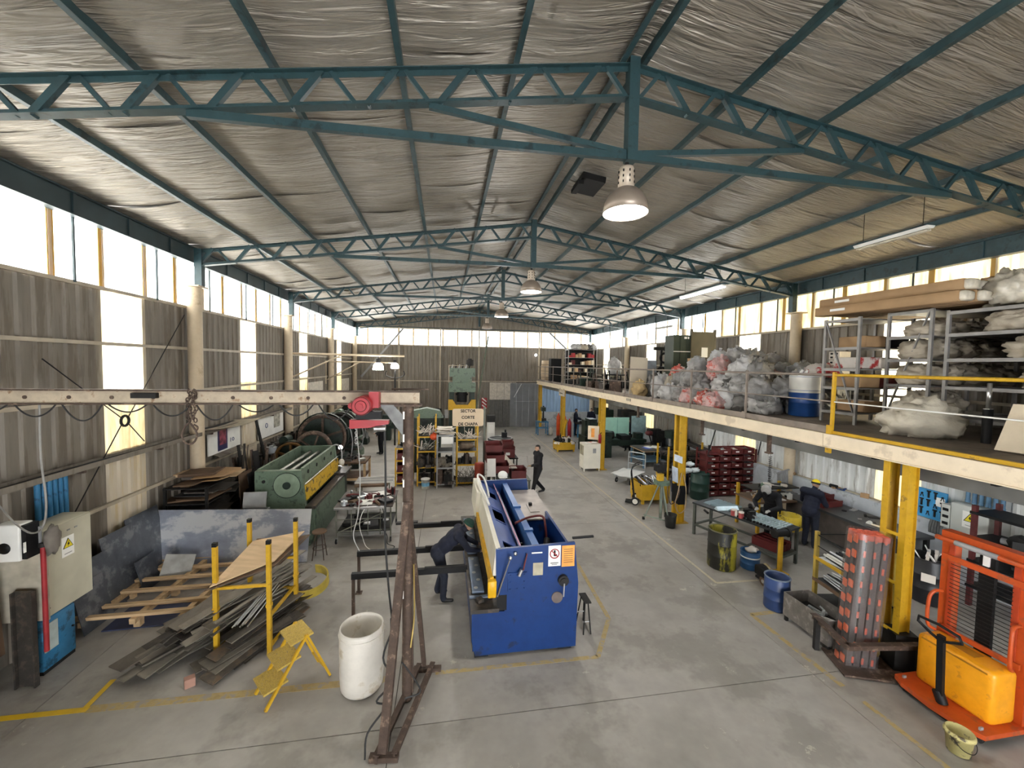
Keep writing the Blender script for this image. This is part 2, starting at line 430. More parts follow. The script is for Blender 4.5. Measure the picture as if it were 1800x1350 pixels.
def strip_piece(side, ya, yb, seed):
    xs_ = []
    px = PX+[8.85+XK]
    n = 6
    for k in range(len(px)-1):
        for i in range(n): xs_.append((px[k]+(px[k+1]-px[k])*i/n, i/n, k))
    xs_.append((px[-1], 0, len(px)-1)); xs_.insert(0, (XK, 0, -1))
    m = 6; vs_ = []
    for x, t, k in xs_:
        for j in range(m+1):
            u = j/m; y = ya+(yb-ya)*u
            e = 1-abs(2*u-1)
            s_ = .05*sin(pi*t)*(.6+.8*noise.noise(Vector((k*3.1+seed, u*2, seed*7))))
            s_ += .02*noise.noise(Vector((x*.7, y*5.5, seed)))+.03*(1-e)*sin(pi*t)*(.5+noise.noise(Vector((seed*3.3, k, 1))))
            vs_.append((XK+side*(x-XK), y, ztop(x)+.10-max(-.02, s_)))
    w = m+1; fs = []
    for i in range(len(xs_)-1):
        for j in range(m): fs.append((i*w+j, (i+1)*w+j, (i+1)*w+j+1, i*w+j+1))
    return B().add(vs_, fs, True)
ns = int((Y1-Y0)/1.2)
for side in (-1, 1):
    for k in range(ns+1):
        ya = Y0-.1+k*1.2
        strip_piece(side, ya, min(ya+1.225, Y1+.15), k*2+side).o('insulation_strip', foil, ceil_)
    # roof sheet above the insulation
    xe = XK+side*9.0
    B().add([(XK, Y0-.3, 8.85), (xe, Y0-.3, 8.85-SL*9.0), (xe, Y1+.3, 8.85-SL*9.0), (XK, Y1+.3, 8.85), (XK, Y0-.3, 8.9), (xe, Y0-.3, 8.9-SL*9.0), (xe, Y1+.3, 8.9-SL*9.0), (XK, Y1+.3, 8.9)],
            [(0, 1, 2, 3), (7, 6, 5, 4), (0, 4, 5, 1), (1, 5, 6, 2), (2, 6, 7, 3), (3, 7, 4, 0)]).o('roof_sheet', sheet_m, ceil_)
TY = [5.165+6*k for k in range(-1, 5)]
ends = [Y0]+TY[:-1]+[Y1]
for side in (-1, 1):
    for k, x in enumerate(PX[:7]):
        xx = XK+side*(x-XK); z = ztop(x)+.055
        for a, b in zip(ends[:-1], ends[1:]):
            # C section purlin: web plus two lips
            u = Vector((0, 0, 1))
            bb = B().bar((xx, a, z), (xx, b, z), .012, .11).bar((xx+side*.03, a, z-.05), (xx+side*.03, b, z-.05), .06, .012).bar((xx+side*.06, a, z-.04), (xx+side*.06, b, z-.04), .008, .03)
            bb.o('purlin', teal, ceil_)
# eave beams with stiffeners
for side, x, nm in ((-1, XL+.16, 'trim_1'), (1, XR-.16, 'trim_2')):
    e = T(nm, None, None, kind='structure')
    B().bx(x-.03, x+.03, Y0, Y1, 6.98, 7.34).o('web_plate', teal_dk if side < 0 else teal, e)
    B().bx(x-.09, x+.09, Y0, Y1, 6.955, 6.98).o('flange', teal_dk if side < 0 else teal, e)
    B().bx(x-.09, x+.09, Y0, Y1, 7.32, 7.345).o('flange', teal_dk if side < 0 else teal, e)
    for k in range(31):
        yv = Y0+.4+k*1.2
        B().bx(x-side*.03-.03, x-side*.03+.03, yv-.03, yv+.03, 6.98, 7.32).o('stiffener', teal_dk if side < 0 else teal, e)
trim = B().bx(XL-.1, XR+.1, Y1-.08, Y1-.04, 7.0, 7.16).o('trim_3', teal_dk); tag(trim, kind='structure')
# trusses
which = ['behind the camera', 'nearest the camera, across the top of the picture', 'second from the camera', 'third from the camera', 'fourth from the camera', 'farthest, against the far end wall']
for k, ty in enumerate(TY):
    t = T('roof_truss', 'teal lattice roof truss '+which[k], 'truss', (XK, ty, 6.9), group='roof trusses')
    P = lambda x, z: (x, 0, z-6.9)
    for s in (-1, 1):
        xe = 8.55*s
        zt = lambda x: 8.6-SL*abs(x)-.04
        zb = lambda x: 8.14-.148*abs(x)
        if k == 0:
            pass
        # channel chords: web and flanges
        B().bar(P(0, zt(0)), P(xe, zt(8.55)), .13, .012).bar(P(0, zt(0)-.035), P(xe, zt(8.55)-.035), .012, .07).o('top_chord', teal, t)
        B().bar(P(0, zb(0)), P(xe, zb(8.55)), .13, .012).bar(P(0, zb(0)+.03), P(xe, zb(8.55)+.03), .012, .07).o('bottom_chord', teal, t)
        n = 10; pw = 8.5/n
        for i in range(n):
            a, m_, b = (i*pw+.06)*s, (i+.5)*pw*s, ((i+1)*pw-.03)*s
            B().bar(P(a+.02*s, zb(abs(a))), P(m_-.05*s, zt(abs(m_))), .05, .05, (0, 1, 0)).o('web_bar', teal, t)
            B().bar(P(m_+.05*s, zt(abs(m_))), P(b, zb(abs(b))), .075, .06, (0, 1, 0)).o('web_bar', teal, t)
        if 0 < k < 5:
            B().bar(P(0, 7.42), P(2.64*s, zb(2.64)-.02), .06, .07).o('brace', teal, t)
            B().bar(P(0, 7.38), P(5.29*s, zb(5.29)-.03), .07, .09).o('tie_bar', teal, t)
        # end stub down to the column
        B().bx(8.43*s-.08, 8.43*s+.08, -.08, .08, -.5, .4).o('end_post', teal, t)
    B().bx(-.07, .07, -.07, .07, .42, 1.74).o('king_post', teal, t)
# round columns along both walls
cols = []
nth = ['', 'at the left edge of the picture beside the cabinet', 'first along', 'second along', 'third along', 'in the far corner of']
for s, nm, x in ((-1, 'left', XL+.22), (1, 'right', XR-.22)):
    for k, ty in enumerate(TY):
        if k == 0: continue
        c = T('column', ('cream round steel column %s the %s wall' % (nth[k], nm)) if k != 1 else ('cream round steel column of the %s wall nearest the camera' % nm), 'column', (x, ty if k < 5 else ty-.2, 0), group='round wall columns')
        B().cyl((0, 0, .02), (0, 0, 6.36), .155, n=20).o('shaft', cream, c)
        B().box(0, 0, 6.38, .42, .42, .03).o('cap_plate', cream, c)
        B().box(0, 0, .01, .45, .45, .02).o('base_plate', cream, c)
# ============================================================ materials of the things
rust = mat('rusty_steel', (.085, .057, .043), .65, .3, .3, 6, wear=(.2, .14, .1), amount=.22, wscale=9, bump=.15)
rust_pale = mat('pale_rusty_beam', (.46, .38, .28), .65, .1, .18, 4, wear=(.26, .16, .09), amount=.16, wscale=6, bump=.1)
mill_steel = mat('mill_scale_steel', (.062, .055, .049), .45, .4, .3, 5, wear=(.11, .088, .07), amount=.35, wscale=6)
flat_bar_m = mat('flat_bar_steel', (.13, .112, .092), .48, .55, .35, 2.5, wear=(.2, .145, .10), amount=.35, wscale=4)
bright_steel = mat('bright_steel', (.55, .55, .55), .28, .9, .15, 5)
galv = mat('galvanised_steel', (.62, .66, .68), .35, .75, .15, 8)
black = mat('black_paint', (.007, .007, .0075), .55, 0, .3, 5, spec=.25)
rubber = mat('black_rubber', (.009, .009, .009), .75, 0, .2, 5)
white_p = mat('white_paint', (.75, .74, .70), .5, 0, .06, 4)
paper = mat('white_paper', (.85, .84, .80), .8, 0, .03, 3)
red_p = mat('red_paint', (.33, .014, .02), .4, 0, .12, 4)
blue_p = mat('blue_machine_paint', (.004, .032, .145), .38, 0, .18, 3, wear=(.012, .02, .06), amount=.12, wscale=3)
blue_lt = mat('light_blue_paint', (.03, .17, .33), .5, 0, .2, 4, wear=(.015, .07, .13), amount=.3, wscale=5)
mgreen = mat('machine_green_paint', (.12, .17, .12), .45, 0, .2, 3, wear=(.06, .085, .06), amount=.28, wscale=5)
dgreen = mat('dark_machine_green', (.016, .03, .021), .45, .1, .3, 3, wear=(.007, .011, .009), amount=.35, wscale=5)
beige = mat('beige_cabinet_paint', (.50, .47, .36), .5, 0, .1, 3)
wood = mat('raw_pine', (.55, .38, .21), .7, 0, .2, 3, stretch=(1, 6, 6))
ply = mat('plywood', (.58, .41, .24), .65, 0, .12, 2.5, stretch=(1, 5, 1))
wood_dk = mat('dirty_wood', (.13, .078, .045), .75, 0, .3, 3)
card = mat('brown_cardboard', (.36, .225, .115), .75, 0, .14, 3)
maroon = mat('maroon_plastic', (.105, .014, .013), .5, 0, .2, 4)
orange = mat('orange_paint', (.66, .085, .02), .42, 0, .12, 4)
grey_p = mat('grey_machine_paint', (.28, .28, .28), .5, 0, .15, 4)
sign_y = mat('warning_yellow', (.80, .66, .03), .5, 0, .03, 3)
plastic_w = mat('white_plastic', (.66, .62, .55), .45, 0, .1, 2.5, wear=(.5, .43, .32), amount=.2, wscale=3)
cable_m = mat('black_cable', (.02, .02, .02), .6)
def gold_slot(): return mat('brass', (.5, .36, .12), .35, .8)
def warn_sign(parent, loc, rot, w=.2, h=.28, paper_m=None):
    """white plate with a yellow lightning triangle, local xz plane facing -y"""
    e = B().box(0, 0, 0, w, .004, h).o('warning_plate', paper, parent, loc, rot)
    t = w*.42
    B().prism([(-t, -t*.62+.03), (t, -t*.62+.03), (0, t*1.12+.03)], -.006, -.0025).o('triangle_border', black, e)
    B().prism([(-t*.82, -t*.52+.03), (t*.82, -t*.52+.03), (0, t*.92+.03)], -.009, -.0065).o('triangle', sign_y, e)
    B().prism([(.12*t, .75*t+.02), (-.25*t, .12*t+.02), (-.02*t, .12*t+.02), (-.14*t, -.38*t+.03), (.26*t, .28*t+.02), (.03*t, .28*t+.02)], -.012, -.0095).o('lightning_bolt', black, e)
    B().box(0, -.003, -h*.36, w*.6, .002, .012).o('caption_bar', grey_p, e)
    return e

# ============================================================ electrical corner at the left edge
c = T('electrical_cabinet', 'beige electrical wall cabinet with a lightning warning sign by the left wall', 'cabinet', (-5.82, 6.98, .8))
B().rbox(-.0, 0, .66, .38, .8, 1.3, .012, 1).o('body', beige, c)
B().box(.197, 0, .66, .014, .77, 1.27).o('door', beige, c)
warn_sign(c, (.209, -.02, .93), (0, 0, pi/2), .2, .3)
for z in (.15, 1.1): B().cyl((.2, -.34, z), (.215, -.34, z), .014, n=8).o('lock', black, c)
B().box(.208, -.16, 1.17, .004, .05, .02).box(.208, 0, 1.17, .004, .05, .02).box(.208, .12, 1.17, .004, .05, .02).o('label_plates', grey_p, c)
c = T('electrical_cabinet', 'blue lower cabinet with a pale panel under the beige cabinet', 'cabinet', (-5.82, 6.82, 0))
B().rbox(0, 0, .42, .36, .52, .74, .012, 1).o('body', blue_lt, c)
B().box(0, 0, .025, .34, .5, .05).o('plinth', dark_steel, c)
B().box(.187, -.14, .52, .012, .2, .4).o('pale_panel', mat('pale_panel', (.45, .52, .5), .5), c)
B().cyl((.18, .2, .45), (.2, .2, .45), .015, n=8).o('lock', black, c)
for i in range(6):
    y = 7.22+i*.092
    b = B().cyl((0, 0, 0), (0, 0, .78), .036, n=10); o_ = b.o('conduit', blue_lt, None, (-6.2, y, 1.92))
    tag(o_, 'light blue vertical conduit above the beige cabinet', 'conduit', 'blue conduits above the left cabinet')
    B().cyl((0, 0, .74), (0, 0, .79), .042, n=10).o('collar', blue_p, o_)
iv = T('inverter_box', 'white wall box with a dark oval badge at the left edge', 'electrical box', (-5.7, 6.3, 1.84))
B().rbox(0, 0, .26, .3, .2, .5, .02, 2).o('housing', white_p, iv)
B().lathe([(.0, -.006), (.07, -.006), (.075, 0)], 18, (-.02, -.102, .2), 'y').o('badge', black, iv)
B().box(.17, .02, .26, .07, .18, .46).o('side_unit', black, iv)
B().box(.2, -.075, .2, .004, .06, .14).o('sticker', paper, iv)
B().box(-.02, .1, .26, .5, .02, .3).o('mounting_plate', grey_p, iv)
pn = B().bx(-6.0, -5.44, 6.42, 6.45, .9, 1.9).o('wall_panel', mat('dirty_white_panel', (.42, .38, .3), .6)); tag(pn, 'white upright panel behind the wall box at the left edge', 'panel')
rp_ = B().cyl((-5.42, 6.36, .5), (-5.42, 6.36, 2.0), .028, n=10).o('red_pipe', mat('dark_red_pipe', (.3, .02, .025), .5)); tag(rp_, 'dark red upright pipe beside the beige cabinet', 'pipe')
B().cyl((-5.42, 6.36, 1.98), (-5.42, 6.36, 2.03), .045, n=10).o('cap', dark_steel, rp_)
rg = B().sph((0, 0, 0), (.07, .1, .2), 12, 10, jit=.5, seed=3).o('work_glove', mat('grey_cloth', (.16, .14, .12), .9), None, (-5.36, 6.42, 2.05)); tag(rg, 'grey rag hanging above the red pipe by the cabinet', 'rag')
yl = T('leaning_board', 'ochre-edged dark board leaning at the left edge of the picture', 'board', (-5.9, 6.12, .55))
B().box(0, 0, .75, .03, .34, 1.5, (0, -.06, 0)).o('board', wood_dk, yl)
B().box(.05, -.0, .75, .05, .05, 1.5, (0, -.06, 0)).o('ochre_edge', yellow, yl)
sp_ = T('steel_plate', 'dark rusty channel plate leaning beside the blue cabinet', 'steel plate', (-5.6, 6.32, 0))
B().box(-.04, .03, .7, .24, .02, 1.38, (.04, .03, 0)).o('web', mill_steel, sp_)
for s in (-1, 1): B().box(-.04+s*.115, .0, .7, .02, .06, 1.38, (.04, .03, 0)).o('flange', mill_steel, sp_)
wp = B().bx(-5.88, -5.82, 6.0, 6.06, 0, .85).o('post', white_p); tag(wp, 'short white post at the very left edge of the floor', 'post')
B().box(-5.85, 6.03, .01, .12, .12, .02).o('foot', white_p, wp)
# cable tray along the left wall and conduits
ct = T('cable_tray', 'long dusty cable tray running along the left wall', 'cable tray', (-6.12, 3, 2.7))
B().bx(-.12, .12, 0, 15, -.03, -.01).o('bottom', sheet_m, ct); B().bx(.11, .125, 0, 15, -.03, .06).o('lip', sheet_m, ct); B().bx(-.125, -.11, 0, 15, -.03, .06).o('lip', sheet_m, ct)
for k in range(8): B().bx(-.2, .1, 1+k*1.9, 1.05+k*1.9, -.08, -.03).o('bracket', rust, ct)
for k in range(3): B().tube([(-.06+.05*k, 15*t/14, .01+.012*sin(t*1.7+k)) for t in range(15)], .016, 5).o('cable', cable_m, ct)
# X brace on the left wall with ring
xb = T('cross_brace', 'thin crossed wall bracing rods meeting in a ring on the left wall', 'wall brace', (XL+.14, 9.0, 3.35))
for p, q in (((0, -.1, .08), (0, -1.6, 1.2)), ((0, .1, .08), (0, 1.9, 2.3)), ((0, -.1, -.08), (0, -1.2, -1.5)), ((0, .1, -.08), (0, .5, -.5))):
    B().cyl(p, q, .01, n=6).o('rod', dark_steel, xb)
B().tube(ring_pts((0, 0, 0), .1, 16, 'x'), .025, 8, closed=True).o('ring', dark_steel, xb)
# drooping cable from the jib beam to the wall box
cb = B().tube([(-4.6, 5.42, 4.03), (-4.63, 5.45, 3.4), (-4.68, 5.55, 2.85), (-4.85, 5.7, 2.5), (-5.15, 5.9, 2.35), (-5.5, 6.1, 2.42), (-5.85, 6.3, 2.6)], .011, 6).o('power_cable', mat('grey_cable', (.3, .29, .27), .6)); tag(cb, 'grey power cable drooping from the rusty beam to the wall box', 'cable')

# ============================================================ jib crane
jc = T('jib_crane', 'rusty jib crane with a long horizontal beam and splayed floor legs', 'crane', (-.47, 5.4, 0))
B().cyl((0, 0, .02), (0, 0, 4.02), .07, n=14).o('mast', rust, jc)
B().box(0, 0, 4.03, .34, .22, .02).o('top_plate', rust, jc)
bm_ = B().bx(-5.7, .14, -.012, .012, 4.05, 4.2).o('beam', rust_pale, jc)
for z_ in (4.205, 4.045): B().bx(-5.7, .14, -.06, .06, z_-.009, z_+.009).o('flange', rust, bm_)
for k in range(11): B().cyl((-5.1+k*.43, -.02, 4.12), (-5.1+k*.43, -.012, 4.12), .022, n=10).o('bolt_mark', rust, bm_)
B().box(-3.02, -.045, 4.145, .26, .06, .06).o('clamp', dark_steel, bm_)
B().box(.0, .3, 4.22, .5, .06, .02).o('end_bar', rust, bm_)
B().prism([(-.37, 4.04), (-.2, 4.04), (-.04, 3.86), (-.04, 3.58)], -.01, .01).o('gusset', mat('grey_gusset', (.17, .17, .165), .55, .4, .25, 8), jc)
B().bar((0, -.06, 2.75), (-.2, -.83, .1), .1, .06).o('leg', rust, jc)
B().bar((0, .06, 2.75), (.2, .5, .1), .1, .06).o('leg', rust, jc)
B().bar((.02, .0, 2.3), (.05, .02, .1), .07, .07).o('leg', rust, jc)
for dx in (-.06, .14):
    B().bar((-.21+dx, -.86, .05), (.19+dx, .52, .05), .03, .1).bar((-.21+dx, -.86, .1), (.19+dx, .52, .1), .07, .012).o('base_channel', rust, jc)
B().bar((-.35, -.8, .03), (-.02, -.84, .03), .08, .06).o('cross_foot', rust, jc)
B().bar((.05, .5, .03), (.45, .46, .03), .08, .06).o('cross_foot', rust, jc)
B().tube([(-.12, -.3, 1.3), (-.25, -.45, .95), (-.12, -.5, .7), (-.3, -.62, .55), (-.2, -.6, .45), (-.38, -.75, .28), (-.4, -.8, .02)], .012, 6).o('loose_cable', cable_m, jc)
B().tube([(-.03, -.42, .85), (.12, -.42, .62), (.2, -.5, .5), (.02, -.55, .48)], .01, 6).o('loose_cable', cable_m, jc)
B().tube([(.08, -.04, 1.9), (.09, -.03, 1.2), (.05, -.1, .8)], .012, 6).o('conduit', gold_slot(), jc)
for k in range(9): B().box(-.055, -.055, 3.9-.3*k, .02, .02, .1).o('weld', paper, jc)
# festoon cables under the beam
for k in range(9):
    x0 = -5.25+k*.46
    o_ = B().tube(sag((x0, 5.36, 4.04), (x0+.4, 5.36, 4.04), .09+.05*(k % 3), 8), .009, 5).o('festoon_cable', cable_m)
    tag(o_, 'black festoon cable loop hanging under the rusty jib beam', 'cable', 'festoon loops under the jib beam')
# chain sling with ring
cs = T('chain_sling', 'rusty chain sling with a pear-shaped ring hanging from the beam', 'chain', (-3.02, 5.34, 3.75))
for k in range(11):
    p = (.02*sin(k*1.3), 0, .45-k*.035)
    B().tube([(p[0]+(.018*cos(t) if k % 2 else 0), p[1]+(0 if k % 2 else .018*cos(t)), p[2]+.028*sin(t)) for t in [i*pi/4 for i in range(8)]], .007, 5, True).o('link', rust, cs)
    B().tube([(.06+p[0]+(.018*cos(t) if k % 2 == 0 else 0), p[1]+(0 if k % 2 == 0 else .018*cos(t)), p[2]+.028*sin(t)) for t in [i*pi/4 for i in range(8)]], .007, 5, True).o('link', rust, cs)
B().tube([(.075*cos(t)*(1.1-.55*max(0, sin(t))), 0, -.06+.13*sin(t)) for t in [i*pi/8 for i in range(16)]], .011, 6, True).o('ring', rust, cs)
B().tube([(.05, 0, .05), (.09, 0, .02), (.08, 0, -.02), (.05, 0, .0)], .01, 6).o('hook', rust, cs)
# red hoist on the beam
hs = T('chain_hoist', 'red electric hoist trolley with a round motor on the jib beam', 'hoist', (-1.0, 5.28, 4.05))
B().cyl((0, -.22, 0), (0, .2, 0), .115, n=24).o('motor', red_p, hs)
B().tube(ring_pts((0, -.222, 0), .1, 24, 'y'), .012, 6, True).tube(ring_pts((0, -.237, 0), .06, 20, 'y'), .01, 6, True).o('dark_ring', mat('dark_red_paint', (.13, .008, .01), .5), hs)
B().cyl((0, -.235, 0), (0, -.22, 0), .1, n=24).cyl((0, -.25, 0), (0, -.235, 0), .06, n=16).cyl((0, -.27, 0), (0, -.25, 0), .03, n=12).o('end_cover', red_p, hs)
B().cyl((-.14, -.1, -.01), (-.14, .05, -.01), .04, n=12).o('terminal_box', red_p, hs)
B().box(.12, .05, .06, .12, .22, .2).o('trolley_plate', red_p, hs)
B().box(.05, .05, -.14, .3, .16, .09).o('gearbox', black, hs)
B().prism([(-.17, -.3), (-.17, -.19), (.3, -.2), (.3, -.245), (.14, -.27), (.08, -.29)], -.06, .06).o('red_beam', red_p, hs)
B().cyl((.12, -.02, -.305), (.26, -.02, -.305), .04, n=12).o('drum', bright_steel, hs)
for k in range(7): B().tube([(-.1+.008*sin(k), -.02+(.012*cos(t) if k % 2 else 0), -.3-k*.03+.02*sin(t)) if k % 2 else (-.1+.012*cos(t), -.02, -.3-k*.03+.02*sin(t)) for t in [i*pi/3 for i in range(6)]], .005, 4, True).o('link', bright_steel, hs)
hc = B().tube([(-.75, 5.25, 3.72), (-.73, 5.2, 3.0), (-.74, 5.22, 2.4), (-.7, 5.25, 1.7), (-.66, 5.28, 1.25)], .014, 6).o('pendant_cable', cable_m); tag(hc, 'black pendant cable hanging from the red hoist', 'cable')
B().rbox(-.655, 5.28, 1.14, .05, .04, .2, .012, 2).o('pendant_control', black, hc)
hc = B().tube([(-1.08, 5.2, 3.75), (-1.03, 5.15, 3.2), (-1.06, 5.2, 2.7), (-1.12, 5.2, 2.4), (-1.05, 5.2, 2.2)], .007, 5).o('thin_cable', mat('grey_cable', (.3, .3, .3)))
tag(hc, 'thin grey cable dangling from the red hoist', 'cable')

# ============================================================ barrel, steps, flat bar rack
br = T('plastic_barrel', 'tall white plastic barrel with open top and cut rim', 'barrel', (-1.12, 5.72, 0))
prof = [(0, .02), (.26, .02), (.285, .06), (.295, .2), (.3, .6), (.3, .86), (.29, .9), (.275, .9), (.27, .86), (.27, .1), (0, .06)]
B().lathe(prof, 32).o('shell', plastic_w, br)
B().tube(ring_pts((0, 0, .82), .302, 28), .008, 6, True).o('rib', plastic_w, br)
st = T('step_stool', 'yellow folding metal step stool with three chequer plate treads', 'step stool', (-2.07, 5.88, 0), radians(-51))
plate_y = mat('chequer_plate_yellow', (.52, .36, .07), .5, 0, .3, 30, wear=(.34, .25, .1), amount=.2, wscale=30, bump=.5, bscale=70)
for s in (-1, 1):
    B().bar((s*.2, -.42, .01), (s*.2, .1, .78), .035, .035).o('front_leg', yellow, st)
    B().bar((s*.2, .42, .01), (s*.2, .1, .78), .03, .03).o('rear_leg', yellow, st)
for k, z in enumerate((.25, .5, .75)):
    y = -.42+.52*z/.78
    B().box(0, y-.04, z, .42, .3, .025, (.12, 0, 0)).o('tread', plate_y, st)
B().bar((-.2, .33, .2), (.2, .33, .2), .02, .02).o('cross_bar', yellow, st)
rk = T('bar_rack', 'yellow steel stanchion rack holding flat bar offcuts', 'rack', (-3.03, 7.05, 0))
pp = [(-.39, -.45), (.36, -.45), (-.33, .5), (.44, .45)]
for x, y in pp:
    po = B().box(x, y, .88, .06, .06, 1.76).o('post', yellow, rk)
    B().box(x, y, 1.78, .062, .062, .06).o('cap', black, po)
    B().box(x, y, .78, .075, .075, .05).o('sleeve', yellow, po)
for y0_, a, b in ((-.45, pp[0], pp[1]), (.48, pp[2], pp[3])):
    for z in ((1.1,) if y0_ < 0 else (.1, .55, 1.1)): B().bar((a[0], a[1], z), (b[0], b[1], z), .04, .04).o('cross_bar', yellow, rk)
for a, b in ((pp[0], pp[2]), (pp[1], pp[3])):
    for z in (.1, .6): B().bar((a[0], a[1], z), (b[0], b[1], z), .04, .04).o('side_bar', yellow, rk)
rr = random.Random(3)
rusty_plate = mat('dull_plate_steel', (.15, .13, .108), .5, .35, .3, 2, wear=(.12, .105, .09), amount=.35, wscale=3)
pale_plate = mat('pale_plate_steel', (.22, .195, .16), .5, .3, .25, 2, wear=(.19, .165, .135), amount=.35, wscale=3)
def flat(c, ang, L_, w, t, z0, z1, roll, m):
    """flat bar: centre, heading, length, width, thickness, near and far height"""
    d = Vector((cos(ang), sin(ang), 0)); p = Vector((*c, 0))-d*L_/2; q = Vector((*c, 0))+d*L_/2; p.z = z0; q.z = z1
    s_ = Vector((-d.y, d.x, 0)); upv = Vector((0, 0, 1))*cos(roll)+s_*sin(roll)
    return B().bar(p, q, w, t, upv).o('flat_bar', m)
def heap(n, xa, xb, ya, yb, za, zb, label, group, wid, rise):
    for i in range(n):
        f = i/(n-1); ang = radians(rr.uniform(42, 66)); L_ = rr.uniform(1.0, 1.9); w = rr.choice(wid); z0 = za+(zb-za)*f
        o_ = flat((xa+(xb-xa)*rr.random(), ya+(yb-ya)*rr.random()), ang, L_, w, rr.choice([.008, .012, .02]), z0+.01, z0+.01+rise*L_*rr.uniform(.6, 1.2), rr.uniform(-.12, .12), rr.choice([flat_bar_m, mill_steel, rusty_plate, pale_plate, rusty_plate, pale_plate]))
        tag(o_, label, 'flat bar', group)
heap(16, -4.1, -3.65, 6.95, 7.2, .04, .2, 'dark steel flat bar low in the heap fanning left of the yellow rack', 'flat bars at the bottom left of the heap', [.16, .22, .3, .42], .1)
heap(20, -3.9, -3.3, 7.05, 7.4, .2, .5, 'steel flat bar on top of the heap fanning left out of the yellow rack', 'flat bars on top of the left heap', [.07, .1, .16, .24], .2)
heap(30, -3.25, -2.75, 6.95, 7.35, .05, .75, 'steel flat bar stacked between the four yellow rack posts', 'flat bars between the rack posts', [.04, .06, .09, .15, .22], .12)
heap(8, -3.05, -2.8, 6.75, 6.95, .03, .16, 'wide steel offcut on the floor at the near foot of the yellow rack', 'wide offcuts at the near foot of the rack', [.2, .28, .34], .05)
wb1 = B().box(-3.5, 6.08, .06, .12, .1, .12, (0, 0, .6)).box(-3.5, 6.08, .121, .1, .08, .002, (0, 0, .6)).o('wood_block', mat('pinkish_wood', (.36, .2, .15), .7)); tag(wb1, 'small pinkish wooden block at the near edge of the bar heap', 'wood block')
for i in range(7):
    o_ = B().cyl((-3.08+.035*i, 6.35, .62+.02*(i % 3)), (-2.95+.03*i, 7.5, .74+.02*(i % 2)), .011, n=7).o('round_rod', bright_steel)
    tag(o_, 'bright thin steel rod lying on the flat bars in the yellow rack', 'rod', 'bright rods in the yellow rack')
pl_ = B().add([(-3.45, 6.5, 1.17), (-2.78, 7.08, 1.24), (-2.6, 7.98, 1.36), (-3.28, 7.5, 1.42), (-3.45, 6.5, 1.185), (-2.78, 7.08, 1.255), (-2.6, 7.98, 1.375), (-3.28, 7.5, 1.435)], [(3, 2, 1, 0), (4, 5, 6, 7), (0, 1, 5, 4), (1, 2, 6, 5), (2, 3, 7, 6), (3, 0, 4, 7)]).o('plywood_sheet', ply)
tag(pl_, 'pale plywood offcut lying on top of the yellow rack', 'plywood')
for i in range(4):
    o_ = B().add([(-3.5+.05*i, 6.45+.07*i, 1.14-.025*i), (-2.74, 7.0+.08*i, 1.2-.03*i), (-2.55, 7.9+.1*i, 1.3-.03*i), (-3.3, 7.7, 1.38-.025*i)]+[(-3.5+.05*i, 6.45+.07*i, 1.148-.025*i), (-2.74, 7.0+.08*i, 1.208-.03*i), (-2.55, 7.9+.1*i, 1.308-.03*i), (-3.3, 7.7, 1.388-.025*i)],
                [(3, 2, 1, 0), (4, 5, 6, 7), (0, 1, 5, 4), (1, 2, 6, 5), (2, 3, 7, 6), (3, 0, 4, 7)]).o('sheet_offcut', rusty_plate if i % 2 else wood_dk)
    tag(o_, 'dark sheet offcut directly under the plywood on the yellow rack', 'sheet offcut', 'offcuts under the plywood')
rb = B()
for k, (r_, z_) in enumerate(((.34, .3), (.33, .32))):
    pts = ring_pts((0, 0, 0), r_, 20, 'z', -2.2, 1.5)
    for a, b in zip(pts[:-1], pts[1:]): rb.bar((a[0], a[1], .45), (b[0], b[1], .45), .012, .18)
hb = rb.o('steel_hoop', mat('yellow_hoop', (.55, .42, .07), .5), None, (-2.5, 8.0, 0), (.25, .0, 0)); tag(hb, 'curved yellow steel hoop strip resting behind the bar rack', 'hoop')

# ============================================================ pallet frame and sheets against the left wall
pf = T('pallet', 'large pale wooden pallet frame lying on the floor', 'pallet', (-5.15, 8.55, 0), 0)
for y in (-1.0, -.68, -.22, .2, .62, 1.02): B().box(0, y, .25, 2.0+.12*abs(y), .085, .05, (0, 0, .012*(y*10 % 3))).o('batten', wood, pf)
for x in (-.72, .02, .75): B().box(x, 0, .18, .09, 2.2, .09).o('stringer', wood, pf)
for x in (-.72, .02, .75):
    for y in (-.95, 0, .95): B().box(x, y, .07, .1, .1, .14).o('block', wood, pf)
bs = B().box(-4.9, 7.95, .012, 1.5, .8, .02, (0, 0, .05)).o('blue_sheet', mat('dark_blue_sheet', (.04, .05, .1), .4)); tag(bs, 'dark blue sheet lying under the pallet frame', 'sheet')
bigsheet_m = mat('blueish_mill_sheet', (.33, .35, .41), .32, .4, .25, 1.6, wear=(.6, .6, .6), amount=.42, wscale=1.2, stretch=(1, 1, 1.6))
bgs = B().box(-4.68, 9.62, .67, 3.3, .012, 1.16, (-.2, .035, 0)).o('steel_sheet', bigsheet_m); tag(bgs, 'large blue-grey steel sheet with white stains leaning upright behind the pallet', 'steel sheet')
dplate = mat('dark_blue_steel', (.085, .092, .105), .4, .5, .3, 2, wear=(.17, .17, .18), amount=.3, wscale=3)
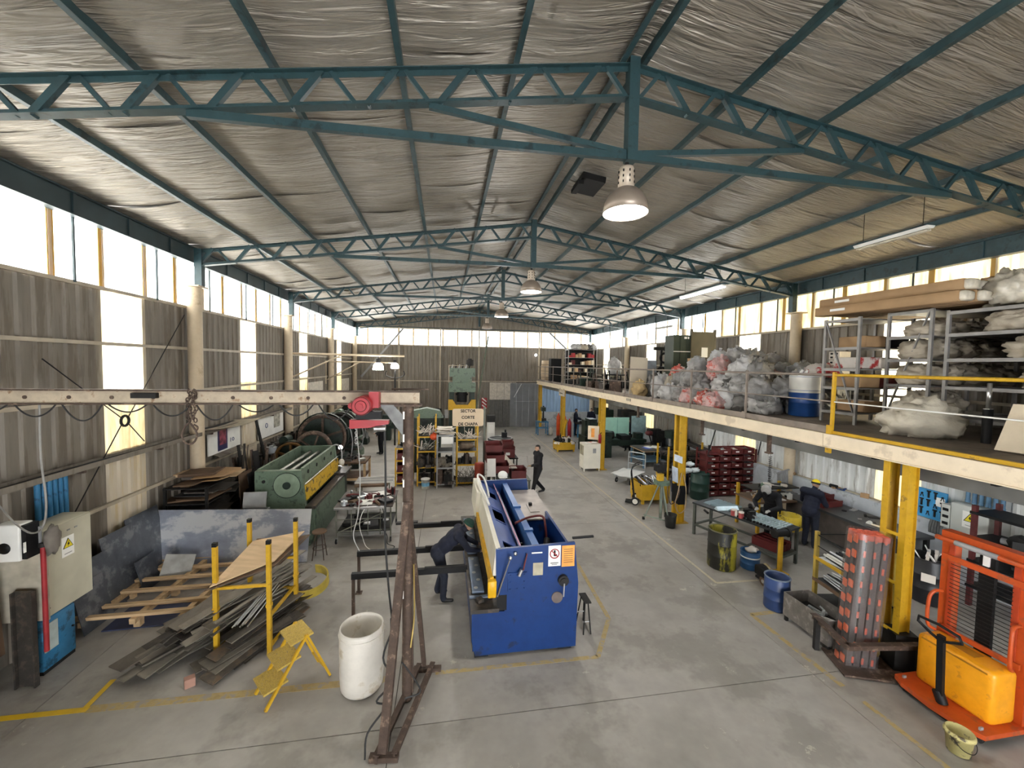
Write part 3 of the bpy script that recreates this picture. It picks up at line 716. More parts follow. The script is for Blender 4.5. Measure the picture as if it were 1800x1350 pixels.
for i, (y, w, h, lx) in enumerate(((9.25, .9, 1.42, .30), (8.55, .75, 1.32, .36), (8.1, .55, 1.1, .46), (7.7, .6, .8, .6), (8.9, .5, .62, .7))):
    o_ = B().box(-6.2+lx*.55, y, h/2+.01, .012, w, h, (0, -.16-.02*i, 0)).o('steel_plate', dplate)
    tag(o_, ['tall dark steel plate leaning on the left wall next to the big sheet', 'dark steel plate leaning on the left wall, second from the big sheet', 'middle-sized dark steel plate leaning on the left wall', 'low dark steel plate leaning by the beige cabinet', 'small square steel plate propped in front of the leaning plates'][i], 'steel plate')
sb = B().box(-5.35, 9.0, .36, .5, .012, .45, (-.5, .2, .3)).o('plate_offcut', mat('grey_offcut', (.3, .29, .27), .45, .5)); tag(sb, 'grey square offcut standing on the end of the pallet frame', 'offcut')
# stool half hidden behind the sheet
def stool(loc, label, h=.62, m=None):
    s = T('stool', label, 'stool', loc, group='metal stools'); m = m or rust
    B().cyl((0, 0, h), (0, 0, h+.03), .16, n=20).o('seat', wood_dk, s)
    for k in range(4):
        t = pi/4+k*pi/2; B().cyl((.09*cos(t), .09*sin(t), h), (.18*cos(t), .18*sin(t), 0), .012, n=6).o('leg', m, s)
    B().tube(ring_pts((0, 0, .25), .145, 12), .008, 5, True).o('foot_ring', m, s)
    return s
stool((-2.85, 9.75, 0), 'brown metal stool behind the end of the leaning steel sheet')

# ============================================================ scrap shelf, standing stock, wall boards on the left
sr = T('scrap_rack', 'dark rack full of sheet offcuts by the left wall', 'rack', (-5.75, 10.75, 0))
for x in (-.42, .42):
    for y in (-.75, .75): B().box(x, y, .85, .05, .05, 1.7).o('post', dark_steel, sr)
for z in (.25, .6, .95, 1.3, 1.66): B().box(0, 0, z, .9, 1.55, .025).o('shelf', dark_steel, sr)
rr = random.Random(11)
for i in range(34):
    z = rr.choice([.27, .62, .97, 1.32])+rr.choice([.01, .03, .05, .07, .1])
    o_ = B().box(-5.75+rr.uniform(-.15, .25), 10.75+rr.uniform(-.4, .4), z, rr.uniform(.3, .9), rr.uniform(.3, .9), rr.choice([.006, .012, .03]), (rr.uniform(-.04, .04), rr.uniform(-.04, .04), rr.uniform(-.3, .3))).o('sheet_offcut', rr.choice([mill_steel, rusty_plate, dplate, wood_dk]))
    tag(o_, 'dark sheet offcut stacked on the shelves of the scrap rack', 'offcut', 'offcuts in the scrap rack')
for i in range(10):
    o_ = B().box(-5.75+rr.uniform(-.3, .35), 10.75+rr.uniform(-.5, .6), 1.69+.018*i, rr.uniform(.2, .75), rr.uniform(.4, 1.0), rr.choice([.015, .03, .06]), (rr.uniform(-.06, .06), rr.uniform(-.08, .08), rr.uniform(-.4, .4))).o('board_offcut', rr.choice([wood_dk, ply, card, rusty_plate]))
    tag(o_, 'brown board offcut lying on top of the scrap rack', 'board', 'boards on top of the scrap rack')
for i in range(24):
    x = -5.75+.9*rr.random(); y = 11.75+.9*rr.random()
    o_ = B().bar((x, y, 0), (x+rr.uniform(-.35, .1), y+rr.uniform(.1, .35), rr.uniform(1.5, 2.3)), rr.choice([.03, .05, .09, .16]), rr.choice([.01, .02, .04])).o('steel_bar', rr.choice([mill_steel, dark_steel, rust, dark_steel]))
    tag(o_, 'dark steel bar standing upright between the scrap rack and the green press brake', 'steel bar', 'upright bar stock by the press brake')
for i in range(16):
    x = -5.5+.055*i; y = 11.65+.12*(i % 5); h = rr.uniform(.9, 1.75)
    o_ = B().box(0, 0, h/2, .02, rr.uniform(.3, .7), h, (0, rr.uniform(-.12, -.04), 0)).box(.012, 0, h*.5, .006, .12, h*.8, (0, -.08, 0)).o('steel_plate', rr.choice([dark_steel, mill_steel, dark_steel, wood_dk]), None, (x, y, .01), rr.uniform(-.35, .35)); tag(o_, 'dark plate standing on edge between the scrap rack and the green press brake', 'steel plate', 'plates on edge by the press brake')
wb_ = T('notice_board', 'white wall board with a dark poster beside the first left column', 'board', (-6.27, 12.7, 2.35))
B().box(0, 0, 0, .03, 1.7, .75).o('panel', white_p, wb_)
pt = B().box(.02, -.15, .0, .006, .5, .66).o('poster', mat('dark_blue_poster', (.03, .03, .09), .4), wb_)
B().box(.025, -.15, .05, .004, .34, .45).o('poster_picture', mat('poster_print', (.22, .05, .07), .4, 0, .8, 7), pt)
B().tube(ring_pts((.02, .42, -.12), .05, 14, 'x'), .008, 5, True).o('painted_zero', blue_p, wb_)
B().box(.02, .28, -.12, .006, .014, .12).o('painted_stroke', blue_p, wb_)
B().box(.1, .1, -.42, .2, 1.4, .02, (0, .3, 0)).o('ledge', sheet_m, wb_)
wb_ = T('notice_board', 'white wall board second along the left wall with a small square notice', 'board', (-6.27, 15.85, 2.3))
B().box(0, 0, 0, .03, 2.1, .85).o('panel', white_p, wb_)
B().box(.02, .45, .05, .006, .55, .5).o('notice', mat('grey_notice', (.35, .33, .27), .6, 0, .5, 9), wb_)
B().tube(ring_pts((.02, -.45, -.02), .08, 14, 'x'), .012, 5, True).o('painted_zero', blue_p, wb_)
wb_ = T('notice_board', 'tall pale wall board third along the left wall', 'board', (-6.27, 21.0, 2.75))
B().box(0, 0, 0, .03, 2.2, 1.7).o('panel', mat('cream_board', (.55, .5, .42), .6), wb_)
wb_ = T('notice_board', 'pale wall board near the far left corner', 'board', (-6.27, 26.9, 2.75))
B().box(0, 0, 0, .03, 1.9, 1.6).o('panel', MATS['cream_board'], wb_)
wb_ = T('wall_canopy', 'pale bent sheet jutting from the left wall above the poster', 'panel', (-5.95, 12.3, 2.78))
B().grid(lambda u, v: (-.35+.75*u, -1.05+2.1*v, -.05*sin(pi*v)+.06*u*u), 6, 8).grid(lambda u, v: (-.35+.75*u, -1.05+2.1*v, -.012-.05*sin(pi*v)+.06*u*u), 6, 8).o('sheet', MATS['cream_board'], wb_)
B().bar((.3, .9, 0), (.45, 1.1, -1.2), .06, .06).o('stay', dark_steel, wb_)
B().bar((-.3, -.9, -.03), (-.3, .9, -.03), .05, .05).o('rail', dark_steel, wb_)
# wall bench with clutter of dies behind the brake
wbn = T('wall_bench', 'long bench shelf along the left wall loaded with machine parts', 'bench', (-5.75, 17.2, 0))
for z in (.5, 1.0, 1.5): B().box(0, 0, z, .75, 6.4, .04).o('shelf', dark_steel, wbn)
for y in (-3.1, -1, 1, 3.1):
    for x in (-.34, .34): B().box(x, y, .75, .05, .05, 1.5).o('leg', pipe_grey, wbn)
for i in range(70):
    z = rr.choice([.52, 1.02, 1.52, 1.52, 1.52]); s = rr.uniform(.06, .22); y = 14.2+6*rr.random(); x = -5.75+rr.uniform(-.28, .3)
    m_ = rr.choice([dark_steel, mill_steel, rust, dgreen, bright_steel, galv])
    b = B()
    if rr.random() < .5: b.cyl((0, 0, 0), (0, 0, s), s*.45, n=10).cyl((0, 0, s), (0, 0, s*1.3), s*.2, n=8)
    else: b.box(0, 0, s/2, s*1.6, s, s, (0, 0, rr.random())).box(0, 0, s*1.1, s*.5, s*.5, s*.3)
    tag(b.o('die_part', m_, None, (x, y, z)), 'small dark machine die or part on the long left wall bench', 'machine part', 'parts on the left wall bench')

# ============================================================ machines on the left
pb = T('press_brake', 'green press brake with yellow beam and open gear case', 'press brake', (-3.9, 10.45, 0))
B().prism([(-.62, 0), (.62, 0), (.72, .25), (.7, .95), (.52, .95), (.5, 1.25), (.42, 1.9), (-.62, 1.9)], 0, .14).o('end_frame', mgreen, pb)
B().prism([(-.62, 0), (.62, 0), (.72, .25), (.7, .95), (.52, .95), (.5, 1.25), (.42, 1.9), (-.62, 1.9)], 3.0, 3.14).o('end_frame', mgreen, pb)
B().bx(-.62, -.56, .14, 3.0, .6, 1.92).o('back_plate', mgreen, pb)
B().bx(.36, .43, .14, 3.0, 1.45, 1.92).o('front_plate', mgreen, pb)
B().bx(-.5, .36, .14, 3.0, .9, .95).o('inner_floor', dgreen, pb)
B().bx(.55, .73, .14, 3.0, .05, .93).o('bed', mgreen, pb)
B().bx(.52, .76, -.02, 3.16, .93, 1.0).o('die_rail', mill_steel, pb)
ymach = mat('worn_machine_yellow', (.62, .38, .02), .5, 0, .15, 3, wear=(.03, .025, .02), amount=.3, wscale=7)
B().bx(.43, .53, .1, 3.05, 1.12, 1.5).o('ram', ymach, pb)
B().cyl((.5, .05, 1.54), (.5, 3.1, 1.54), .012, n=6).o('ram_rod', bright_steel, pb)
for x in (-.3, -.05, .2): B().cyl((x, .1, 1.72), (x, 3.0, 1.72), .045, n=12).o('shaft', mat('dull_shaft', (.3, .29, .26), .4, .6), pb)
g_ = B().cyl((.12, -.06, 1.55), (.12, 0, 1.55), .3, n=28).o('gear_cover', mat('pale_machine_green', (.19, .25, .18), .45), pb)
B().tube(ring_pts((.12, -.05, 1.55), .305, 28, 'y'), .012, 6, True).o('gear_cover_rim', dgreen, g_)
B().cyl((.12, -.09, 1.55), (.12, -.06, 1.55), .09, n=16).o('hub', dgreen, g_)
for x in (-.18, -.4): B().cyl((x, -.05, 1.66), (x, 0, 1.66), .08, n=16).o('bearing_cap', mgreen, pb)
B().cyl((-.4, -.07, 1.66), (-.4, -.04, 1.66), .04, n=12).o('oil_hole', black, pb)
for i, y in enumerate((.5, 1.2, 1.9, 2.6)): B().cyl((.43, y, 1.75), (.445, y, 1.75), .05, n=12).o('port', black, pb)
fw_ = B().tube(ring_pts((-.3, 3.35, 1.75), .52, 28, 'y'), .07, 8, True).o('flywheel', rust, pb)
for k in range(5):
    t = k*2*pi/5; B().bar((-.3, 3.35, 1.75), (-.3+.5*cos(t), 3.35, 1.75+.5*sin(t)), .05, .08, (0, 1, 0)).o('spoke', rust, fw_)
B().cyl((-.3, 3.2, 1.75), (-.3, 3.5, 1.75), .1, n=14).o('hub', rust, fw_)
B().cyl((-.3, 3.38, 1.75), (-.3, 3.4, 1.75), .5, n=24).o('web_disc', dgreen, fw_)
B().tube([(.35, 2.9, 1.9), (.55, 2.9, 1.95), (.68, 2.85, 1.75), (.7, 2.8, 1.5)], .025, 8).o('hose', grey_p, pb)
B().sph((.7, 2.78, 1.42), (.09, .09, .11), 12, 8).o('lamp_head', plastic_w, pb)
dk = T('control_desk', 'grey open-topped box standing at the near end of the green press brake', 'box', (-4.35, 10.0, 0))
B().bx(-.28, .28, -.16, -.14, .62, 1.12).bx(-.28, .28, .14, .16, .62, 1.12).bx(-.28, -.26, -.14, .14, .62, 1.12).bx(.26, .28, -.14, .14, .62, 1.12).bx(-.28, .28, -.16, .16, .6, .62).o('tray', grey_p, dk)
for x in (-.25, .25):
    for y in (-.13, .13): B().box(x, y, .3, .04, .04, .6).o('leg', white_p, dk)
B().box(-.02, .1, 1.32, .5, .02, .36, (-.2, 0, 0)).o('back_panel', grey_p, dk)
# dark green machine base and eccentric presses with flywheels
def ecc_press(loc, rz, label, sc=1., wheel_m=None, body=None, fly=.62):
    body = body or dgreen; e = T('eccentric_press', label, 'press', loc, rz, group='eccentric presses')
    S = lambda *a: [x*sc for x in a]
    B().prism([(x*sc, z*sc) for x, z in ((-.55, 0), (.65, 0), (.65, .25), (.35, .8), (.62, .85), (.62, 1.0), (.1, 1.0), (.1, 1.35), (.55, 1.4), (.5, 1.9), (.2, 2.15), (-.4, 2.15), (-.6, 1.6))], -.38*sc, .38*sc).o('c_frame', body, e)
    B().bx(*S(.1, .66, -.45, .45), .84*sc, .93*sc).o('bolster', mill_steel, e)
    B().bx(*S(.2, .5, -.2, .2), 1.0*sc, 1.42*sc).o('ram', mill_steel, e)
    B().cyl((-.1*sc, -.75*sc, 1.75*sc), (-.1*sc, .7*sc, 1.75*sc), .09*sc, n=14).o('crankshaft', mill_steel, e)
    w = B().lathe([(fly*sc, -.1*sc), (fly*sc, .1*sc), (fly*.86*sc, .1*sc), (fly*.86*sc, -.1*sc), (fly*sc, -.1*sc)], 32, (-.1*sc, -.62*sc, 1.75*sc), 'y').o('flywheel', wheel_m or rust, e)
    for k in range(5):
        t = k*2*pi/5+.3; B().bar((-.1*sc, -.62*sc, 1.75*sc), ((-.1+fly*.88*cos(t))*sc, -.62*sc, (1.75+fly*.88*sin(t))*sc), .07*sc, .1*sc, (0, 1, 0)).o('spoke', wheel_m or rust, w)
    B().cyl((-.1*sc, -.75*sc, 1.75*sc), (-.1*sc, -.5*sc, 1.75*sc), .13*sc, n=14).o('hub', dark_steel, w)
    B().cyl((-.1*sc, -.56*sc, 1.75*sc), (-.1*sc, -.53*sc, 1.75*sc), fly*.87*sc, n=28).o('web_disc', body, w)
    B().lathe([(fly*1.08*sc, .02*sc), (fly*1.08*sc, .2*sc), (fly*1.02*sc, .2*sc)], 24, (-.1*sc, -.62*sc, 1.75*sc), 'y').o('guard', body, e)
    B().cyl((-.5*sc, -.2*sc, 2.25*sc), (-.5*sc, .3*sc, 2.25*sc), .16*sc, n=16).o('motor', body, e)
    B().tube([(.5*sc, -.3*sc, 1.9*sc), (.75*sc, -.4*sc, 2.0*sc), (.85*sc, -.42*sc, 1.5*sc), (.8*sc, -.4*sc, 1.0*sc)], .02*sc, 6).o('hose', grey_p, e)
    B().box(.62*sc, -.25*sc, .5*sc, .1*sc, .2*sc, .3*sc).o('switch_box', grey_p, e)
    return e
ecc_press((-4.75, 14.2, 0), 0, 'dark green eccentric press with a brown disc flywheel next to the press brake', .88, mat('brown_rust_disc', (.2, .1, .03), .6, .2, .3, 4), fly=.52)
ecc_press((-4.35, 16.1, 0), .1, 'large dark green eccentric press with a big spoked flywheel and bright work lamp', 1.05, fly=.78)
ecc_press((-4.3, 18.2, 0), .05, 'dark green eccentric press standing third in the row of presses', 1.0, dark_steel, fly=.7)
ecc_press((-4.6, 20.6, 0), .0, 'green eccentric press fourth in the row, before the far left corner', .95, dark_steel, mgreen, .6)
ecc_press((-4.9, 23.6, 0), .0, 'dark green eccentric press farthest in the left row', 1.0, dark_steel, dgreen, .6)
mb = T('square_machine', 'dark green square machine base beside the green press brake', 'machine', (-3.62, 13.75, 0))
B().rbox(0, 0, .5, .75, .75, 1.0, .03, 2).o('body', dgreen, mb); B().cyl((.1, -.39, .6), (.1, -.375, .6), .06, n=14).o('hand_hole', black, mb)
B().box(.05, 0, 1.03, .95, .9, .06).o('table', mill_steel, mb)
B().box(.12, -.15, 1.12, .3, .25, .12).o('vice_block', dark_steel, mb)
B().box(.1, .2, 1.09, .28, .22, .05, (0, 0, .4)).o('bright_block', bright_steel, mb)
lamp_white = mat('lamp_glow', (1, 1, 1), .4, emit=(1, .98, .95), emit_s=30)
wl_ = T('work_lamp', 'small glaring white work lamp on the big eccentric press', 'lamp', (-3.65, 14.95, 1.55))
B().lathe([(.03, .1), (.04, .06), (.085, -.02), (.08, -.02), (.03, .05)], 16, (0, 0, 0), 'y').o('reflector', grey_p, wl_)
B().sph((0, -.02, 0), .055, 12, 8).o('bulb', lamp_white, wl_)
B().tube([(0, .1, 0), (-.1, .3, .05), (-.25, .5, .1)], .012, 6).o('arm', black, wl_)
wt = T('work_bench', 'rough yellowish wooden bench with dark tools beside the presses', 'bench', (-3.3, 15.9, 0))
B().box(0, 0, .86, .85, 1.1, .06).o('top', wood_dk, wt)
for x in (-.38, .38):
    for y in (-.5, .5): B().box(x, y, .42, .08, .08, .84).o('leg', wood, wt)
B().box(0, -.5, .25, .76, .05, .08).o('stretcher', wood, wt)
B().box(0, 0, .3, .78, 1.0, .03).o('shelf', wood_dk, wt)
for i in range(14):
    o_ = B().box(0, 0, .04, rr.uniform(.08, .3), rr.uniform(.04, .2), rr.uniform(.03, .12), (0, 0, rr.random()*3)).o('tool', rr.choice([dark_steel, mill_steel, bright_steel, black]), None, (-3.3+rr.uniform(-.3, .3), 15.9+rr.uniform(-.42, .42), .9))
    tag(o_, 'dark steel tool lying on the wooden bench by the presses', 'tool', 'tools on the wooden bench')

# ============================================================ wheeled work tables in the aisle
def wheel(parent, p, r=.06, axis='x', m=None):
    a = Vector((1, 0, 0)) if axis == 'x' else Vector((0, 1, 0))
    w = B().cyl(Vector(p)-a*.018, Vector(p)+a*.018, r, n=16).o('wheel', m or rubber, parent)
    B().cyl(Vector(p)-a*.021, Vector(p)+a*.021, r*.4, n=10).o('hub', grey_p, w)
    B().bar((p[0], p[1], p[2]), (p[0], p[1], p[2]+r*1.6), .02, .05).o('fork', grey_p, w)
tb = T('work_trolley', 'wheeled steel work table covered in papers and tools, nearer of two', 'table', (-2.0, 11.05, 0))
frame_m = mat('greenish_frame_steel', (.2, .2, .16), .5, .5, .3, 6)
B().box(0, 0, .93, 1.42, 1.3, .03).o('top', mat('dark_brown_top', (.05, .035, .028), .55), tb)
B().box(-.1, -.66, .92, 1.2, .03, .05).o('bright_edge', bright_steel, tb)
for x in (-.66, .66):
    for y in (-.6, .6):
        B().cyl((x, y, .15), (x, y, .92), .02, n=8).o('leg', frame_m, tb); wheel(tb, (x, y, .07), .065)
for z in (.32, .62):
    for y in (-.6, .6): B().cyl((-.66, y, z), (.66, y, z), .014, n=6).o('rail', frame_m, tb)
for x in (-.3, .1, .4): B().cyl((x, -.6, .2), (x, -.6, .9), .012, n=6).o('upright', frame_m, tb)
B().cyl((-.62, -.62, .3), (.5, -.62, .78), .014, n=6).o('diagonal', frame_m, tb)
B().box(0, 0, .3, 1.3, 1.2, .02).o('lower_shelf', dark_steel, tb)
def clutter(n, cx, cy, z, dx, dy, label, cat, group, mats, rnd, smin=.06, smax=.3, hmax=.1, name='workpiece'):
    for i in range(n):
        k = rnd.random(); m_ = rnd.choice(mats); b = B(); h = rnd.uniform(.012, hmax)
        L_ = rnd.uniform(smin, smax)
        if k < .35: b.box(0, 0, h/2, L_, L_*rnd.uniform(.3, .8), h).box(L_*.1, 0, h*1.02, L_*.5, L_*.2, h*.12)
        elif k < .55: b.cyl((-L_/2, 0, h/2), (L_/2, 0, h/2), h/2, n=8).cyl((L_/2, 0, h/2), (L_*.6, 0, h/2), h*.3, n=8)
        elif k < .75: b.cyl((0, 0, 0), (0, 0, h*1.3), L_*.25, n=12).cyl((0, 0, h*1.3), (0, 0, h*1.6), L_*.1, n=8)
        else: b.prism([(-L_/2, 0), (L_/2, 0), (L_/2, h*.3), (-L_/2+h*.3, h*.3), (-L_/2+h*.3, h), (-L_/2, h)], -L_*.3, L_*.3)
        o_ = b.o(name, m_, None, (cx+rnd.uniform(-dx, dx), cy+rnd.uniform(-dy, dy), z), rnd.random()*6.28)
        tag(o_, label, cat, group)
clutter(40, -2.0, 11.05, .946, .58, .52, 'small tool or part among the papers on the nearer wheeled table', 'tool', 'tools on the nearer wheeled table', [dark_steel, bright_steel, maroon, wood_dk, black, black, maroon, galv], rr, .08, .36, .11, 'tool')
for i in range(8):
    o_ = B().box(0, 0, 0, .21, .3, .003).o('paper_sheet', paper, None, (-2.0+rr.uniform(-.2, .5), 11.05+rr.uniform(-.45, .45), .953+.004*i), (0, 0, rr.random()*3)); tag(o_, 'white paper sheet lying on the nearer wheeled table', 'paper', 'papers on the wheeled table')
clutter(12, -2.0, 11.05, .315, .5, .45, 'dark part lying on the lower shelf of the nearer wheeled table', 'part', 'parts on the lower shelf of the wheeled table', [dark_steel, black, bright_steel], rr, .1, .4, .12, 'workpiece')
tr_ = T('wire_reel', 'dark red reel of wire on the corner of the nearer wheeled table', 'reel', (-1.38, 11.2, .95))
B().lathe([(.13, -.05), (.13, -.04), (.06, -.04), (.06, .04), (.13, .04), (.13, .05)], 18, (0, 0, .13), 'x').o('spool', maroon, tr_)
B().tube(ring_pts((0, 0, .13), .08, 14, 'x'), .03, 6, True).o('winding', black, tr_)
cb = B().tube([(-1.6, 10.55, .97), (-1.5, 10.38, .75), (-1.55, 10.35, .45), (-1.42, 10.36, .2), (-1.4, 10.3, .01), (-1.2, 10.1, .01), (-1.35, 9.8, .01)], .012, 6).o('black_cable', cable_m); tag(cb, 'black cable trailing off the wheeled table onto the floor', 'cable')
cb = B().tube([(-1.9, 10.5, .97), (-2.02, 10.36, .8), (-2.08, 10.34, .5), (-2.0, 10.3, .2), (-1.9, 10.2, .02), (-1.7, 9.9, .01), (-1.75, 9.7, .01)], .009, 6).o('white_cable', paper); tag(cb, 'white cable trailing off the front of the wheeled table', 'cable')
tb = T('work_trolley', 'smaller wheeled table with long bright profiles, farther of two', 'table', (-2.15, 12.75, 0))
B().box(0, 0, .9, .95, .9, .06).o('top', wood_dk, tb)
for x in (-.42, .42):
    for y in (-.4, .4): B().cyl((x, y, .1), (x, y, .9), .02, n=8).o('leg', frame_m, tb); wheel(tb, (x, y, .055), .05)
B().box(0, 0, .35, .9, .85, .02).o('lower_shelf', dark_steel, tb)
for i in range(5):
    o_ = B().bx(-.55, .55, -.03, .03, 0, .04).bx(-.55, .55, -.03, -.024, .04, .06).o('bright_profile', bright_steel if i % 2 else white_p, None, (-2.1, 12.5+.14*i, .935), (0, 0, .03*i)); tag(o_, 'long bright metal profile lying on the farther wheeled table', 'profile', 'profiles on the farther table')
B().cyl((-.1, 0, 0), (.1, 0, 0), .05, n=12).o('x', black)
bpy.data.objects.remove(bpy.data.objects['x'])
# pipe jib and hanging lamps in the far left
pj = T('pipe_jib', 'pale pipe bracket reaching out from the left wall with two hanging lamps', 'bracket', (-6.3, 17.45, 4.9))
B().cyl((0, 0, 0), (4.6, 0, -.02), .045, n=8).o('boom', cream, pj)
B().cyl((0, 0, -1.05), (2.1, 0, -.03), .03, n=8).o('stay', cream, pj)
B().cyl((0, 0, -1.2), (0, 0, .05), .04, n=8).o('mast', cream, pj)
pj2 = T('pipe_jib', 'pale pipe bracket reaching out from the left wall farther back', 'bracket', (-6.3, 22.8, 4.6))
B().cyl((0, 0, 0), (3.6, 0, 0), .04, n=8).o('boom', cream, pj2); B().cyl((0, 0, -1.2), (0, 0, .05), .04, n=8).o('mast', cream, pj2); B().cyl((0, 0, -1.0), (1.7, 0, -.02), .03, n=8).o('stay', cream, pj2)
# ============================================================ lamps
def point_light(name, loc, power, col=(1, .97, .92), r=.12, parent=None):
    d = bpy.data.lights.new(name, 'POINT'); d.energy = power; d.color = col; d.shadow_soft_size = r
    o = bpy.data.objects.new(name, d); COL.objects.link(o); o.location = loc; o.parent = parent; return o
lamp_body = mat('lamp_cream_metal', (.5, .42, .33), .45, .2, .12, 5)
lamp_bell = mat('lamp_bell_metal', (.33, .27, .22), .4, .4, .12, 5)
disc_on = mat('lit_lamp_lens', (1, 1, 1), .5, emit=(1, .97, .92), emit_s=40)
disc_off = mat('unlit_lamp_lens', (.6, .55, .45), .4)
for k, (y, on) in enumerate(((5.165, 1), (11.165, 1), (17.165, 1), (23.165, 0))):
    l = T('high_bay_lamp', ['large bell-shaped high bay lamp under the nearest truss', 'lit bell-shaped high bay lamp under the second truss', 'lit bell-shaped high bay lamp under the third truss', 'unlit bell-shaped high bay lamp under the fourth truss'][k], 'lamp', (XK-.05, y, 7.3), group='high bay lamps')
    B().cyl((0, 0, 0), (0, 0, -.08), .03, n=8).o('hanger', dark_steel, l)
    h = B().lathe([(0, -.06), (.09, -.06), (.1, -.09), (.11, -.33), (0, -.33)], 20).o('ballast_housing', lamp_body, l)
    for zz in (-.13, -.2, -.27):
        for a in range(8): B().box(.106*cos(a*pi/4), .106*sin(a*pi/4), zz, .014, .014, .03, (0, 0, a*pi/4)).o('vent_slot', black, h)
    B().lathe([(.1, -.33), (.16, -.36), (.24, -.44), (.285, -.54), (.3, -.66), (.292, -.66), (.276, -.54), (.23, -.45), (.15, -.37), (.09, -.34)], 28).o('reflector', lamp_bell, l)
    B().lathe([(0, -.665), (.2, -.662), (.288, -.645)], 28).o('lens', disc_on if on else disc_off, l)
    if on: point_light('lamp_light', (0, 0, -.8), 90, parent=l)
for nm, lb, loc in (('dome_lamp', 'lit white dome lamp hanging in the far left, nearer one', (-2.72, 17.2, 4.85)), ('dome_lamp', 'lit white dome lamp hanging in the far left, farther one on a post', (-2.73, 22.8, 4.85))):
    l = T(nm, lb, 'lamp', loc, group='dome lamps')
    B().cyl((0, 0, 0), (0, 0, -.12 if loc[1] < 20 else -.05), .012, n=6).o('cord', black, l)
    B().cyl((0, 0, -.1), (0, 0, -.27), .09, n=14).o('socket', dark_steel, l)
    B().lathe([(.08, -.27), (.15, -.31), (.2, -.4), (.215, -.56), (.0, -.57)], 24).o('glass_dome', disc_on, l)
po = T('lamp_post', 'dark post with curled arms below the farther dome lamp', 'post', (-2.73, 22.9, 0))
B().cyl((0, 0, 0), (0, 0, 4.2), .05, n=8).o('pole', dark_steel, po)
for s in (-1, 1): B().tube([(0, 0, 3.75), (s*.3, 0, 3.8), (s*.5, 0, 3.95), (s*.45, 0, 4.15)], .03, 6).o('arm', dark_steel, po)
def fluor(loc, L_, label, on, parent=None):
    f = T('fluorescent_lamp', label, 'lamp', loc, group='fluorescent lamps')
    B().prism([(-.09, 0), (.09, 0), (.05, -.05), (-.05, -.05)], -L_/2, L_/2).o('housing', white_p, f)
    for s in (-1, 1): B().cyl((s*.035, -L_/2+.03, -.075), (s*.035, L_/2-.03, -.075), .014, n=8).o('tube', mat('lit_tube', (1, 1, 1), .4, emit=(.88, .95, 1), emit_s=24) if on else disc_off, f)
    for s in (-1, 1): B().cyl((0, s*L_*.4, 0), (0, s*L_*.4, .62 if loc[2] > 6.8 else .3), .006, n=5).o('hanger_wire', dark_steel, f)
    return f
fluor((8.42, 12.3, 7.16), 2.3, 'lit fluorescent lamp hanging under the right roof slope', 1)
fluor((8.4, 6.5, 7.16), 1.3, 'unlit fluorescent lamp under the right roof slope nearest the camera', 0)
fluor((10.17, 17.5, 6.52), 1.5, 'unlit fluorescent lamp hanging low near the right wall', 0)
duct = B().box(3.0, 8.4, 8.47, .5, .7, .12, (0, .15, 0)).box(2.75, 8.4, 8.4, .12, .5, .08).o('roof_vent', black); tag(duct, 'dark square vent patch under the ridge near the large lamp', 'vent')

# ============================================================ blue guillotine shear
sh_ = T('guillotine_shear', 'long blue guillotine shear with open top and yellow blade guard', 'shear', (0, 6.0, 0))
end_poly = [(.5, .06), (2.12, .06), (2.14, 1.1), (2.07, 1.77), (.8, 1.73), (.82, .95), (.95, .93), (.95, .74), (.84, .74), (.44, .74), (.44, .3)]
ne = B().prism(end_poly, 0, .05).o('near_end_plate', blue_p, sh_)
B().prism([(.5, .06), (2.12, .06), (2.14, 1.1), (2.07, 1.7), (.86, 1.68), (.82, .95), (.84, .74), (.44, .74), (.44, .3)], 3.82, 3.88).o('far_end_plate', blue_p, sh_)
B().bx(2.05, 2.11, .05, 3.82, .1, .75).o('rear_panel', blue_p, sh_)
B().bx(.46, .5, .05, 3.82, .1, .72).o('front_panel', blue_p, sh_)
B().bx(.42, .86, -.02, 3.86, .74, .8).o('table', mill_steel, sh_)
blk = mat('blue_grey_steel', (.16, .2, .27), .4, .3, .25, 5)
for i, (y0, y1) in enumerate(((.42, 1.62), (1.8, 3.6))):
    b_ = B().rbox(.57, (y0+y1)/2, .825, .2, y1-y0, .05, .008, 1).o('hold_plate', blk, sh_)
    n_ = 5 if i == 0 else 7
    for k in range(n_): B().cyl((.57+(.03 if k % 2 else -.03), y0+.1+k*(y1-y0-.2)/(n_-1), .85), (.57+(.03 if k % 2 else -.03), y0+.1+k*(y1-y0-.2)/(n_-1), .857), .035, n=12).o('bolt_washer', bright_steel, b_)
B().box(.58, .2, .83, .1, .1, .05, (0, 0, .4)).o('loose_block', mill_steel, sh_)
B().bx(.42, .75, .3, .36, .8, .82).o('table_bar', blk, sh_)
yg = B().bx(.71, .77, -.02, 2.75, 1.13, 1.3).o('blade_guard', mat('guard_yellow', (.72, .40, .01), .42), sh_)
B().rbox(.74, -.05, 1.15, .13, .1, .26, .01, 1).o('guard_end', MATS['guard_yellow'], sh_)
for k in range(16): B().cyl((.79, .1+k*.165, 1.02), (.79, .1+k*.165, 1.16), .025, n=8).o('hold_down', black, sh_)
B().bx(.77, .83, .05, 3.82, .95, 1.14).o('blade_beam', dark_steel, sh_)
white_mach = mat('white_machine_paint', (.72, .68, .57), .45, 0, .06, 3)
B().prism([(.76, 1.3), (.84, 1.3), (.88, 1.72), (.8, 1.74)], .03, 2.75).o('white_cover', white_mach, sh_)
B().prism([(.68, 1.2), (.84, 1.2), (.88, 1.74), (.72, 1.74)], 2.75, 3.9).o('white_cover', white_mach, sh_)
